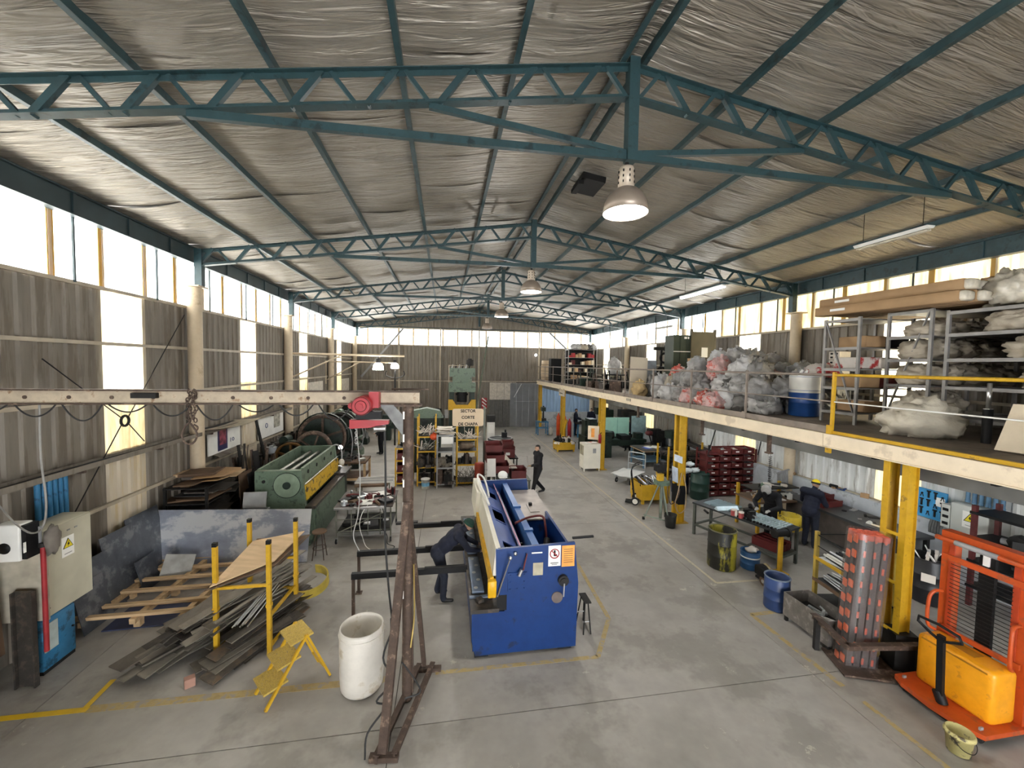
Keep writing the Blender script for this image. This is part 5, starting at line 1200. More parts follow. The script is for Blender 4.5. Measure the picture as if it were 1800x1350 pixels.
bsn = B().box(6.775, 14.0, 3.36, .006, .35, .1).o('beam_notice', mat('dark_notice', (.1, .1, .08), .6)); tag(bsn, 'small dark lettering plate on the cream mezzanine beam', 'sign')
B().box(6.771, 14.0, 3.385, .004, .3, .02).box(6.771, 14.0, 3.335, .004, .3, .02).o('text_line', beam_cream, bsn)
hs2 = T('hanging_sign', 'pale hanging board under the far part of the mezzanine beam', 'sign', (6.7, 22.4, 3.02)); B().box(0, 0, 0, .03, 1.1, .36).o('board', mat('grey_cream_board', (.5, .43, .33), .6), hs2); B().box(-.02, .1, -.03, .005, .6, .05).o('text_line', black, hs2)
for s in (-1, 1): B().box(0, s*.4, .22, .01, .02, .1).o('hanger', dark_steel, hs2)
for y in (7.6, 9.9, 3.0, 13.6):
    h = B().bx(6.95, 7.0, y-.04, y+.04, 2.75, 3.41).bx(6.92, 7.03, y-.06, y+.06, 2.75, 2.78).o('bracket_stub', rust); tag(h, 'short rusty hanger stub under the mezzanine edge', 'bracket', 'stubs under the mezzanine')
# added fluorescent lamps, hidden under the deck, to brighten the work area
for k, y in enumerate((3.5, 8.0, 12.0, 15.5, 19.5, 24.0, 27.5)):
    f = fluor((9.1, y, 3.1), 2.0, 'added unseen fluorescent lamp under the mezzanine that brightens the work area', 1)

# ============================================================ drums and containers helper
def drum(loc, r, h, m, label, top_open=True, rim=None, rz=0, band=None):
    d = T('drum', label, 'drum', loc, rz)
    B().lathe([(0, .01), (r*.97, .01), (r, .03), (r, h*.33), (r*1.03, h*.345), (r, h*.36), (r, h*.64), (r*1.03, h*.655), (r, h*.67), (r, h*.98), (r*.97, h), (r*.94, h*.98), (r*.93, .06), (0, .05)] if top_open else [(0, .01), (r*.97, .01), (r, .03), (r, h*.33), (r*1.03, h*.345), (r, h*.36), (r, h*.64), (r*1.03, h*.655), (r, h*.67), (r, h*.98), (r*.97, h), (r*.93, h*.97), (0, h*.97)], 28).o('shell', m, d)
    B().tube(ring_pts((0, 0, h), r*.985, 26), .014, 6, True).o('rim', rim or m, d)
    if band: B().lathe([(r*1.004, band[0]), (r*1.004, band[1])], 28).o('band', band[2], d)
    return d
black_yel = mat('black_yellow_drum', (.014, .013, .009), .5, .1, .3, 3, wear=(.3, .26, .02), amount=.42, wscale=1.4, stretch=(1.6, 1.6, .5))
drum((6.36, 8.15, 0), .3, .88, black_yel, 'open black and yellow stained oil drum beside the welding table', rim=mat('drum_rim', (.12, .11, .05), .5))
dblue = mat('dark_blue_plastic', (.025, .05, .14), .4, 0, .15, 3)
b_ = drum((6.98, 8.0, 0), .2, .4, mat('mid_blue_plastic', (.03, .1, .24), .4), 'short blue tub with a rag next to the stained oil drum')
B().lathe([(.204, .27), (.204, .3)], 24).o('stripe', paper, b_)
rg_ = B().sph((0, 0, 0), (.14, .1, .07), 12, 8, jit=.5, seed=5).o('rag', offw, None, (7.0, 7.98, .43)); tag(rg_, 'white rag on the short blue tub', 'rag')
drum((6.33, 6.55, 0), .215, .62, dblue, 'open dark blue plastic drum at the end of the steel trough', rim=mat('grey_blue_rim', (.12, .15, .2), .5))
drum((8.88, 12.62, 0), .31, .9, mat('dark_green_drum', (.012, .04, .03), .35, 0, .2, 3), 'dark green steel drum beside the maroon bin shelf', False)
drum((8.55, 13.3, 0), .3, 1.05, mat('navy_drum', (.012, .02, .07), .4), 'navy blue drum behind the dark green drum', False)
for i in range(4):
    o_ = B().sph((0, 0, 0), (.16, .14, .09), 12, 8, jit=.6, seed=20+i).o('plastic_bag', mat('clear_plastic_bag', (.62, .66, .66), .25), None, (8.5+.3*(i % 2), 13.1-.3*(i//2), 1.1 if i < 2 else .95)); tag(o_, 'crumpled clear plastic bag on the drums by the maroon bin shelf', 'bag', 'plastic bags on the drums')
bd = drum((9.62, 6.35, 0), .31, .88, mat('black_drum_paint', (.015, .015, .017), .4, 0, .2, 3), 'black steel drum with a white label near the right wall')
B().box(-.27, -.17, .55, .012, .2, .16, (0, 0, .55)).o('label', offw, bd)
for i in range(14):
    o_ = B().bar((0, 0, 0), (rr.uniform(-.12, .12), rr.uniform(-.12, .12), rr.uniform(.1, .25)), .05, .02).o('scrap_strip', rr.choice([paper, black, offw, dark_steel]), None, (9.62+rr.uniform(-.2, .2), 6.35+rr.uniform(-.2, .2), .82)); tag(o_, 'black and white scrap strip sticking out of the black drum', 'scrap', 'scrap in the black drum')

# ============================================================ welding table with brackets
wt_rz = radians(19)
wt = T('welding_table', 'dark steel welding table covered with galvanised brackets', 'table', (7.52, 8.95, 0), wt_rz)
tdark = mat('dark_table_steel', (.035, .038, .038), .4, .3, .25, 4)
B().box(0, 0, .87, .8, 2.3, .04).o('top', tdark, wt)
legm = mat('grey_green_steel', (.1, .11, .095), .5, .2)
for x in (-.36, .36):
    for y in (-1.1, 1.1): B().box(x, y, .43, .06, .06, .85).o('leg', legm, wt)
for x in (-.36, .36): B().box(x, 0, .28, .05, 2.2, .05).o('rail', legm, wt)
for y in (-1.1, 1.1): B().box(0, y, .28, .72, .05, .05).o('rail', legm, wt)
B().box(0, -.75, .31, .7, .75, .02).o('lower_shelf', legm, wt)
B().bar((-.36, 1.05, .3), (-.3, .2, .84), .03, .03).o('brace', legm, wt)
B().cyl((-.44, .75, .8), (-.5, .6, .78), .03, n=8).o('clamp', dark_steel, wt)
def W(x, y, z): v = Matrix.Rotation(wt_rz, 3, 'Z')@Vector((x, y, 0)); return (7.52+v.x, 8.95+v.y, z)
galv_b = mat('bluish_galvanised', (.58, .7, .74), .35, .35, .12, 8)
for i in range(16):
    o_ = B().prism([(-.02, 0), (.02, 0), (.02, .004), (-.016, .004), (-.016, .04), (-.02, .04)], -.3, .3).o('galvanised_bracket', galv_b, None, W(.12+.0*i, .95-.045*i, .892), (0, 0, wt_rz+pi/2+.04*rr.uniform(-1, 1))); tag(o_, 'galvanised angle strip in the row at the far end of the welding table', 'bracket', 'galvanised strips on the welding table')
for i in range(26):
    o_ = B().box(0, 0, .012, .05, .3, .024).cyl((0, -.1, .024), (0, -.1, .04), .016, n=8).cyl((0, .1, .024), (0, .1, .04), .016, n=8).o('galvanised_clip', galv_b, None, W(-.12+.33*(i % 2)+rr.uniform(-.02, .02), -.12-.072*(i//2), .892), (0, 0, wt_rz+pi/2)); tag(o_, 'galvanised clip laid out in rows at the near end of the welding table', 'clip', 'clips on the welding table')
    if i % 2: continue
    o2 = B().box(0, 0, .02, .05, .035, .04).o('black_clamp', black, None, W(-.33, -.1-.08*(i//2), .892), (0, 0, wt_rz)); tag(o2, 'small black spacer block along the edge of the welding table', 'block', 'black blocks on the welding table')
o_ = B().prism([(-.08, 0), (.08, 0), (.08, .01), (0, .09), (-.08, .01)], -.3, .3).o('galvanised_profile', galv_b, None, W(-.1, .35, .892), (0, 0, wt_rz+1.2)); tag(o_, 'folded galvanised profile lying across the middle of the welding table', 'profile')
for i in range(2):
    cn = T('red_can', ['red can with clear top on the edge of the welding table', 'red can nearer the camera on the edge of the welding table'][i], 'can', W(-.33, .02-.2*i, .89)); B().cyl((0, 0, 0), (0, 0, .13), .06, n=14).o('body', mat('dull_red', (.35, .06, .06), .5), cn); B().cyl((0, 0, .13), (0, 0, .16), .062, n=14).o('lid', offw, cn)
bottle = B().lathe([(0, 0), (.035, 0), (.035, .12), (.012, .16), (.012, .19), (0, .19)], 12).o('bottle', plastic_w, None, W(-.34, -.06, .89)); tag(bottle, 'small clear bottle between the two red cans', 'bottle')
vc = T('bench_vice', 'dark bench vice bolted to the near part of the welding table', 'vice', W(-.2, -.3, .89)); B().box(0, 0, .05, .14, .2, .1).o('base', dark_steel, vc); B().box(0, -.08, .16, .16, .08, .12).o('jaw', dark_steel, vc); B().box(0, .08, .16, .16, .06, .12).o('jaw', dark_steel, vc); B().cyl((0, -.25, .13), (0, .1, .13), .018, n=8).o('screw', bright_steel, vc)
for i in range(3):
    bin_box(W(-.16+.17*i, -.72, .325), wt_rz, ['maroon tray under the welding table, aisle side', 'maroon tray under the welding table, middle one', 'maroon tray under the welding table, wall side'][i], .16, .62, .2, tag_on=False)
gr = T('bench_grinder', 'yellow pedestal grinder stand at the near end of the welding table', 'grinder', W(-.46, -1.18, 0)); B().box(0, 0, .42, .07, .07, .84).o('pedestal', yellow, gr); B().box(0, 0, .015, .26, .26, .03).o('foot', yellow, gr); B().cyl((-.14, 0, .92), (.14, 0, .92), .08, n=14).o('motor', black, gr)
for s in (-1, 1): B().cyl((s*.15, 0, .92), (s*.19, 0, .92), .1, n=16).o('grinding_wheel', dark_steel, gr)
cp = T('air_compressor', 'small dark wheeled machine on the floor behind the blue plastic drum', 'machine', (6.72, 7.28, 0)); B().cyl((-.05, -.02, .1), (.02, -.02, .1), .1, n=16).o('wheel', MATS['dirty_wood'], cp); B().cyl((-.06, -.02, .1), (.03, -.02, .1), .04, n=10).o('hub', bright_steel, cp); B().rbox(.05, .08, .26, .22, .3, .2, .03, 2).o('motor', black, cp); B().cyl((.1, -.05, .3), (.2, .2, .3), .07, n=12).o('pump', mat('tan_pump', (.3, .24, .14), .5), cp); B().box(.1, .1, .08, .2, .3, .05).o('base', dark_steel, cp)

# ============================================================ steel trough, stock rack, wrapped bundle
tg = T('steel_trough', 'long bare steel trough on legs holding bright offcuts', 'trough', (6.42, 5.78, 0)); tm = mat('scratched_grey_steel', (.21, .19, .17), .45, .5, .25, 3, wear=(.34, .31, .28), amount=.25, wscale=6)
B().bx(-.26, .26, -.44, .44, .1, .12).bx(-.26, -.245, -.44, .44, .12, .52).bx(.245, .26, -.44, .44, .12, .52).bx(-.245, .245, -.44, -.425, .12, .52).bx(-.245, .245, .425, .44, .12, .52).o('tray', tm, tg)
for x in (-.22, .22):
    for y in (-.4, .4): B().box(x, y, .06, .05, .05, .12).o('leg', dark_steel, tg)
for i in range(9):
    o_ = B().bar((0, -.1, 0), (rr.uniform(-.05, .05), .12, rr.uniform(0, .06)), .035, .03).bar((0, -.1, .01), (.05, -.1, .05), .03, .02).o('bright_offcut', rr.choice([galv, bright_steel, paper]), None, (6.42+rr.uniform(-.14, .14), 5.75+rr.uniform(-.25, .3), .3+.04*(i % 3)), rr.random()*3); tag(o_, 'bright metal offcut lying in the steel trough', 'offcut', 'offcuts in the steel trough')
fl_ = B().box(6.42, 5.78, .25, .46, .82, .12).o('swarf_fill', dark_steel); tag(fl_, 'layer of dark swarf filling the steel trough', 'swarf', kind='stuff')
sk_ = T('stock_rack', 'yellow-posted shelf rack with chrome tubes behind the trough', 'rack', (7.28, 5.95, 0), radians(-8))
for x, y in ((-.32, .42), (.32, .42), (-.32, -.5), (.32, -.5)): B().box(x, y, .76, .06, .06, 1.52).o('post', mat('dull_yellow', (.42, .30, .06), .5, 0, .2, 5), sk_)
for z in (.28, .6, 1.02): B().box(0, -.04, z, .68, .95, .02).o('shelf', dark_steel, sk_); B().box(-.34, -.04, z, .03, .98, .06).o('shelf_edge', yellow if z > 1 else wood_dk, sk_)
B().cyl((-.32, .42, 1.46), (-.32, -.5, 1.4), .012, n=6).o('chain_bar', black, sk_); B().cyl((-.32, .42, 1.25), (-.32, -.5, 1.2), .008, n=6).o('wire', dark_steel, sk_); B().cyl((-.32, .42, 1.46), (.32, .42, 1.46), .012, n=6).o('top_bar', black, sk_)
for i in range(26):
    lv = i % 2; z = (.64, 1.05)[lv]+.03*((i//2) % 4)
    m_ = rr.choice([bright_steel, bright_steel, black, galv]) if lv == 0 else rr.choice([black, paper, bright_steel, black])
    o_ = B().cyl((0, -.4, 0), (0, .4, 0), .014+.008*lv, n=8).cyl((0, .4, 0), (0, .42, 0), .008, n=6).o('metal_tube', m_, None, (7.28-.24+.035*(i//2 % 13), 5.92+rr.uniform(-.05, .05), z), (0, 0, radians(-8)+rr.uniform(-.12, .12))); tag(o_, ['chrome or black tube on the middle shelf of the yellow-posted rack', 'black or bright tube on the upper shelf of the yellow-posted rack'][lv], 'tube', ['tubes on the middle shelf', 'tubes on the upper shelf'][lv])
sh1 = B().box(7.25, 6.05, 1.045, .5, .6, .012).o('plastic_sheet', mat('pale_film', (.6, .62, .62), .3)); tag(sh1, 'pale plastic sheet on the upper shelf of the yellow-posted rack', 'sheet')
film = bpy.data.materials.new('clear_film'); film.use_nodes = True
def film_nodes():
    nt = film.node_tree; N = nt.nodes; L = nt.links; N.remove(N['Principled BSDF'])
    t = N.new('ShaderNodeBsdfTransparent'); t.inputs[0].default_value = (.82, .80, .80, 1); g = N.new('ShaderNodeBsdfGlossy'); g.inputs['Roughness'].default_value = .18; g.inputs[0].default_value = (.9, .9, .9, 1)
    d = N.new('ShaderNodeBsdfDiffuse'); d.inputs[0].default_value = (.5, .48, .48, 1); m1 = N.new('ShaderNodeMixShader'); m1.inputs[0].default_value = .12; m2 = N.new('ShaderNodeMixShader'); m2.inputs[0].default_value = .08
    L.new(t.outputs[0], m1.inputs[1]); L.new(g.outputs[0], m1.inputs[2]); L.new(m1.outputs[0], m2.inputs[1]); L.new(d.outputs[0], m2.inputs[2]); L.new(m2.outputs[0], N['Material Output'].inputs[0])
film_nodes()
bun = T('wrapped_bundle', 'tall bundle of film-wrapped grey profiles with orange-red packing pads', 'bundle', (6.36, 5.08, 0), (-.02, .06, radians(-20)))
bun.scale = (.66, .66, 1)
opad = mat('orange_pad', (.85, .16, .05), .6, 0, .1, 6); prof_m = mat('brown_grey_profile', (.12, .10, .095), .4, .3, .2, 5)
for i in range(4):
    for j in range(3):
        x, y = -.24+.16*i, -.15+.15*j
        pk = B().bx(x-.06, x+.06, y-.055, y+.055, .02, 2.0).bx(x-.066, x-.06, y-.06, y+.06, .02, 2.0).o('profile', prof_m, bun)
        B().rbox(x, y, 2.04, .15, .14, .1, .03, 2).o('end_pad', mat('red_pad', (.72, .13, .07), .6, 0, .15, 6), pk)
for k in range(9):
    z = .12+.235*k
    for j in range(2): B().rbox(-.335, -.12+.2*j, z-.05*j, .03, .15, .12, .012, 1).o('side_pad', opad, bun)
    for i in range(3): B().rbox(-.2+.2*i, -.25, z+.03, .05, .02, .1, .008, 1).o('side_pad', MATS['red_pad'], bun)
B().lathe([(.44, .03), (.45, 1.0), (.43, 1.95), (.38, 2.06)], 4, (0, 0, 0), 'z', 1.0).o('x', film, bun)
xx = [o for o in bun.children if o.name.startswith('x')]
for o in xx: bpy.data.objects.remove(o)
def film_fn(u, v):
    a = 2*pi*u; c_, s_ = cos(a), sin(a); n_ = 5.; r = (abs(c_/.37)**n_+abs(s_/.29)**n_)**(-1/n_)
    r *= 1+.03*noise.noise(Vector((u*14, v*4, 2))); return (r*c_, r*s_, .02+2.08*v)
B().grid(film_fn, 48, 12).o('film_wrap', film, bun)
ah = T('angle_holder', 'rusty angle-iron holder bracing the foot of the wrapped bundle', 'holder', (6.4, 5.0, 0), radians(-20))
for p, q in (((-.5, .4, .5), (-.42, -.36, .5)), ((-.42, -.36, .5), (.75, -.1, .5))): B().bar(p, q, .012, .09).bar((p[0], p[1], .545), (q[0], q[1], .545), .09, .012).o('angle_bar', rust, ah)
for x, y in ((-.48, .3), (.7, -.08), (.55, .25)): B().box(x, y, .25, .07, .07, .5).o('leg', dark_steel, ah)
B().box(.55, .1, .3, .3, .3, .6).o('block', dark_steel, ah); B().box(.05, .0, .03, .9, .6, .03).o('base', rust, ah)
B().bar((.7, 0, .35), (1.0, .15, .5), .1, .03).o('loose_angle', dark_steel, ah)

# ============================================================ pallet stacker and bucket
ps = T('pallet_stacker', 'orange pallet stacker with yellow battery cover and tall mast', 'pallet stacker', (6.95, 4.14, 0))
orange_d = mat('stacker_orange', (.5, .075, .014), .42, 0, .15, 3, wear=(.35, .08, .03), amount=.2, wscale=6); amber = mat('amber_plastic', (.80, .33, .01), .35, 0, .12, 2, wear=(.6, .24, .02), amount=.15, wscale=5)
B().prism([(-.5, -.36), (-.42, -.5), (.3, -.5), (.3, .5), (-.42, .5), (-.5, .36), (-.54, 0)], .1, .16, 'z').o('chassis', orange_d, ps)
B().prism([(-.48, -.34), (-.4, -.46), (.25, -.46), (.25, .46), (-.4, .46), (-.48, .34)], .05, .1, 'z').o('skirt', dark_steel, ps)
B().rbox(.0, 0, .5, .4, .84, .7, .07, 3).o('battery_cover', amber, ps)
B().box(-.204, -.0, .8, .006, .7, .02).o('cover_seam', mat('amber_dark', (.4, .17, .01), .5), ps); B().box(-.0, .0, .853, .16, .3, .008).o('top_hatch', MATS['amber_dark'], ps)
for s in (-1, 1):
    p_ = B().bx(.22, .36, s*.39-.07, s*.39+.07, .05, 2.28).o('mast_post', orange_d, ps)
    B().bx(.2, .22, s*.33-.03, s*.33+.03, .05, 2.2).o('inner_channel', mat('deep_red_orange', (.4, .05, .015), .45), p_)
B().bx(.2, .36, -.46, .46, 2.2, 2.3).o('mast_top', orange_d, ps)
B().cyl((.12, -.47, 2.2), (.12, .47, 2.2), .035, n=12).o('top_bar', orange_d, ps); B().cyl((.12, -.2, 2.2), (.12, .25, 2.2), .037, n=12).o('grip_tape', grey_p, ps)
B().bx(.17, .2, -.42, .42, 1.9, 1.98).o('cross_plate', orange_d, ps); B().bx(.17, .2, -.42, .42, .86, .93).o('cross_plate', orange_d, ps)
for k in range(17): B().cyl((.18, -.32, .98+.055*k), (.18, .32, .98+.055*k), .005, n=5).o('guard_wire', dark_steel, ps)
B().bx(.28, .33, -.08, .08, .1, 2.1).o('lift_cylinder', black, ps)
B().bx(.25, .3, -.03, .03, 1.98, 2.2).o('chain_cover', paper, ps)
for s in (-1, 1): B().tube([(.1, s*.4, .85), (.0, s*.43, .95), (.0, s*.43, 1.3), (.06, s*.41, 1.42), (.18, s*.4, 1.42)], .022, 8).o('side_grip', orange_d, ps)
B().bar((-.36, .0, .16), (-.44, -.02, 1.1), .05, .07, (0, 1, 0)).o('tiller', black, ps)
B().tube([(-.44, -.02, 1.02), (-.44, -.1, 1.06), (-.45, -.24, 1.14), (-.47, -.22, 1.22), (-.47, 0, 1.24), (-.47, .22, 1.22), (-.45, .24, 1.14), (-.44, .1, 1.06), (-.44, -.02, 1.02)], .018, 8, True).o('tiller_loop', black, ps)
B().cyl((-.36, -.03, .16), (-.36, .03, .3), .06, n=12).o('tiller_base', black, ps)
for s in (-1, 1): wheel(ps, (-.36, s*.42, .075), .075, 'y'); B().bx(.35, 1.4, s*.27-.08, s*.27+.08, .06, .12).o('fork', black, ps)
B().box(.03, .425, .4, .1, .006, .03).o('latch', black, ps)
bk = T('bucket', 'old yellowish paint bucket on the floor in front of the stacker', 'bucket', (6.16, 3.66, 0)); by = mat('stained_yellow_bucket', (.55, .48, .2), .5, 0, .2, 6, wear=(.08, .06, .03), amount=.35, wscale=7)
B().lathe([(0, .01), (.105, .01), (.125, .22), (.14, .22), (.14, .245), (.13, .27), (.12, .27), (.105, .04), (0, .03)], 24).o('pail', by, bk); B().tube([(-.14, 0, .23), (-.11, -.1, .14), (0, -.14, .1), (.11, -.1, .14), (.14, 0, .23)], .004, 5).o('handle', dark_steel, bk)

# ============================================================ right wall: bench, tool board, cabinet
bnr = T('work_bench', 'long dark work bench along the right wall with maroon boxes', 'bench', (10.35, 8.6, 0))
B().box(0, 0, .87, 1.0, 3.0, .06).o('top', mat('dark_bench_top', (.05, .052, .055), .4, .2, .2, 3), bnr); B().box(-.45, 0, .5, .03, 2.9, .68).o('front_panel', mat('brown_dark_panel', (.075, .06, .05), .6), bnr)
for x in (-.42, .42):
    for y in (-1.4, 1.4): B().box(x, y, .42, .08, .08, .84).o('leg', dark_steel, bnr)
bin_box((10.3, 9.25, .9), pi/2+.1, 'maroon open box in front of the worker with the yellow beanie', .45, .7, .16, tag_on=False); bin_box((10.62, 9.75, .9), pi/2, 'maroon open box farther along the right bench', .45, .6, .18, tag_on=False)
cl = T('tube_clamp', 'bright clamp vice on the near end of the right bench', 'vice', (10.0, 7.6, .9)); B().box(0, 0, .04, .12, .5, .06, (0, 0, .2)).o('bar', bright_steel, cl); B().cyl((-.04, .22, .06), (.06, .26, .06), .05, n=12).o('knob', white_p, cl); B().box(.0, -.2, .08, .1, .1, .12).o('jaw', dark_steel, cl)
clutter(10, 10.4, 8.3, .9, .35, .9, 'small tool lying on the long right bench', 'tool', 'tools on the right bench', [black, bright_steel, dark_steel, dark_steel], rr, .08, .25, .06)
clutter(9, 11.1, 9.6, 1.2, .05, 1.6, 'small object standing on the ledge of the right wall', 'part', 'objects on the right wall ledge', [black, blue_p, card, offw], rr, .1, .25, .12, 'ledge_item')
tbd = T('tool_board', 'bright blue tool board with hanging tools on the right wall', 'tool board', (11.0, 7.35, 1.56)); B().box(0, 0, 0, .04, .66, .66).o('board', mat('tool_board_blue', (.05, .27, .52), .5, 0, .1, 4), tbd)
for i in range(14):
    y_, z_ = -.26+.13*(i % 5), .22-.2*(i//5); tl = B()
    if i % 3: tl.box(-.03, y_, z_, .02, .03, .16).box(-.03, y_, z_+.07, .025, .07, .03)
    else: tl.tube([(-.03, y_-.03, z_-.08), (-.03, y_, z_), (-.03, y_+.03, z_-.08)], .008, 5).cyl((-.04, y_, z_), (-.02, y_, z_), .02, n=8)
    tl.o('hung_tool', dark_steel, tbd)
B().box(-.025, -.22, .1, .004, .17, .2).o('paper_note', paper, tbd)
for i in range(5): B().tube([(-.04, -.1-.05*i, -.33), (-.08, -.1-.05*i, -.45), (-.05, -.08-.05*i, -.62)], .03, 6).o('hung_glove', mat('dark_grey_cloth', (.1, .1, .1), .9), tbd)
ec = T('electrical_cabinet', 'grey electrical cabinet with a lightning sign on the right wall', 'cabinet', (11.0, 6.55, .72)); gcab = mat('light_grey_cabinet', (.55, .56, .52), .5, 0, .06, 3); B().rbox(.0, 0, .75, .3, .62, .62, .012, 1).o('body', gcab, ec); B().rbox(0, 0, .18, .3, .62, .44, .012, 1).o('lower_box', gcab, ec)
warn_sign(ec, (-.157, -.03, .78), (0, 0, -pi/2), .26, .34); B().box(-.02, .4, .72, .24, .16, .5).o('meter_box', gcab, ec)
for k in range(3): B().box(-.145, .4, .56+.15*k, .01, .1, .06).o('meter_window', black, ec)
for i in range(6):
    o_ = B().cyl((0, 0, 0), (0, 0, 1.2), .035, n=10).cyl((0, 0, -.02), (0, 0, .04), .042, n=10).o('conduit', mat('steel_blue_conduit', (.13, .25, .38), .5), None, (11.12, 6.75-.11*i, 1.82)); tag(o_, 'steel blue conduit above the grey cabinet on the right wall', 'conduit', 'blue conduits on the right wall')
dsf = T('dark_shelf', 'dark maroon shelf unit with chalked lettering at the right edge', 'shelf unit', (10.55, 5.4, 0))
for x in (-.3, .3):
    for y in (-.7, .7): B().box(x, y, 1.0, .07, .07, 2.0).o('post', mat('dark_maroon_steel', (.09, .02, .02), .5), dsf)
for z in (.4, .9, 1.35, 1.85): B().box(0, 0, z, .7, 1.5, .05).o('shelf', black, dsf)
text_part('MATRICES', 'chalk_lettering', .09, offw, dsf, (-.355, .3, 1.34), (pi/2, 0, -pi/2), .001)
clutter(12, 10.55, 5.4, 1.375, .22, .55, 'dark part stored on the maroon shelf at the right edge', 'part', 'parts on the maroon shelf', [grey_p, dark_steel, black], rr, .15, .35, .3, 'stored_part')
clutter(10, 10.55, 5.4, .93, .22, .55, 'dark part on the middle of the maroon shelf at the right edge', 'part', 'parts on the middle maroon shelf', [grey_p, dark_steel, black], rr, .15, .35, .3, 'stored_part')
# benches behind the welding table
yb = T('half_drum', 'yellow half drum tray standing behind the welding table', 'tray', (8.72, 8.75, 0)); B().lathe([(0, .5), (.22, .5), (.26, .55), (.26, .88), (.24, .88), (.24, .57), (0, .54)], 20).o('tray', mat('yellow_black_tray', (.5, .36, .02), .5, 0, .15, 3, wear=(.05, .04, .02), amount=.2), yb)
for k in range(3): t = k*2*pi/3; B().cyl((.2*cos(t), .2*sin(t), 0), (.2*cos(t), .2*sin(t), .52), .02, n=6).o('leg', dark_steel, yb)
nb = T('work_bench', 'cluttered bench with yellow legs behind the two welders', 'bench', (9.35, 10.1, 0)); B().box(0, 0, .86, 1.5, .9, .05).o('top', wood_dk, nb)
for x in (-.7, .7):
    for y in (-.4, .4): B().box(x, y, .6, .07, .07, 1.2).o('post', yellow, nb)
B().box(0, 0, .4, 1.4, .85, .03).o('shelf', dark_steel, nb); B().box(0, 0, 1.18, 1.5, .5, .03).o('upper_shelf', dark_steel, nb)
clutter(18, 9.35, 10.1, .89, .6, .32, 'tool or rag on the cluttered yellow-legged bench', 'tool', 'things on the cluttered bench', [offw, card, bright_steel, dark_steel, paper], rr, .1, .35, .12); clutter(10, 9.35, 10.1, 1.2, .6, .2, 'part on the upper shelf of the cluttered bench', 'part', 'things on the upper shelf of the cluttered bench', [offw, mgreen, dark_steel], rr, .1, .3, .12); clutter(10, 9.35, 10.1, .42, .6, .32, 'part on the lower shelf of the cluttered bench', 'part', 'things on the lower shelf of the cluttered bench', [black, dark_steel, card], rr, .1, .35, .2)
gt = T('steel_grating', 'grey steel grating panels standing by the right wall', 'grating', (10.7, 11.0, .72), (.0, -.1, .3))
for k in range(7): B().box(-.3+.1*k, 0, .33, .03, .04, .64).o('bar', grey_p, gt)
for z in (.02, .64): B().box(0, 0, z, .68, .05, .03).o('rail', grey_p, gt)
gts = T('low_stand', 'low grey base under the steel gratings', 'base', (10.7, 11.05, 0)); B().box(0, 0, .66, .9, .5, .06).o('top', grey_p, gts)
for x in (-.4, .4):
    for y in (-.2, .2): B().box(x, y, .32, .06, .06, .64).o('leg', grey_p, gts)
hose = B().tube([(11.0+.06*cos(t*2.2), 11.9+.06*sin(t*2.2), 1.6-.022*t) for t in range(70)], .01, 5).o('coiled_hose', cable_m); tag(hose, 'black coiled air hose hanging on the right wall beside the bin shelf', 'hose')

# ============================================================ maroon bin shelf
bs = T('bin_shelf', 'maroon shelf holding rows of maroon storage bins', 'shelf', (10.12, 12.95, 0))
for x in (-.98, .98):
    for y in (-.28, .28): B().box(x, y, .85, .05, .05, 1.7).o('post', maroon, bs)
for k in range(7): B().box(0, 0, .06+.245*k, 1.98, .58, .02).o('shelf', maroon, bs)
B().cyl((-1.0, -.35, 1.5), (-.75, -.4, 2.5), .02, n=6).cyl((1.0, -.35, 1.5), (1.15, -.35, 2.2), .02, n=6).o('leaning_bar', black, bs)
rows = ['bottom', 'second', 'third', 'fourth', 'fifth', 'sixth', 'top']; colsn = ['leftmost', 'second', 'third', 'rightmost']
for k in range(7):
    for c_ in range(4):
        if k == 6 and c_ == 0: continue
        bb = bin_box((9.42+.47*c_, 12.92, .075+.245*k), rr.uniform(-.05, .05), '%s maroon bin in the %s row of the bin shelf' % (colsn[c_], rows[k]), .43, .5, .19, group='bins on the maroon bin shelf')
        B().sph((0, 0, .1), (.16, .18, .06), 10, 6, jit=.7, seed=k*4+c_).o('contents', rr.choice([dark_steel, bright_steel, offw]), bb)
br_ = T('bar_rack', 'low rack of dark bar stock with yellow posts behind the drums', 'rack', (9.6, 14.6, 0))
for x in (-1.0, 1.0):
    for y in (-.4, .4): B().box(x, y, .75, .06, .06, 1.5).o('post', yellow, br_)
for z in (.3, .7, 1.1): B().box(0, 0, z, 2.0, .8, .04).o('shelf', dark_steel, br_)
for i in range(20):
    o_ = B().cyl((-1.0, 0, 0), (1.0, 0, 0), .03, n=6).cyl((1.0, 0, 0), (1.02, 0, 0), .015, n=6).o('bar_stock', rr.choice([dark_steel, rust, mill_steel]), None, (9.6, 14.25+.035*i, (.35, .75, 1.15)[i % 3]+.03*(i % 2)), rr.uniform(-.04, .04)); tag(o_, 'dark round bar in the low yellow-posted rack behind the drums', 'bar', 'bars in the low rack')

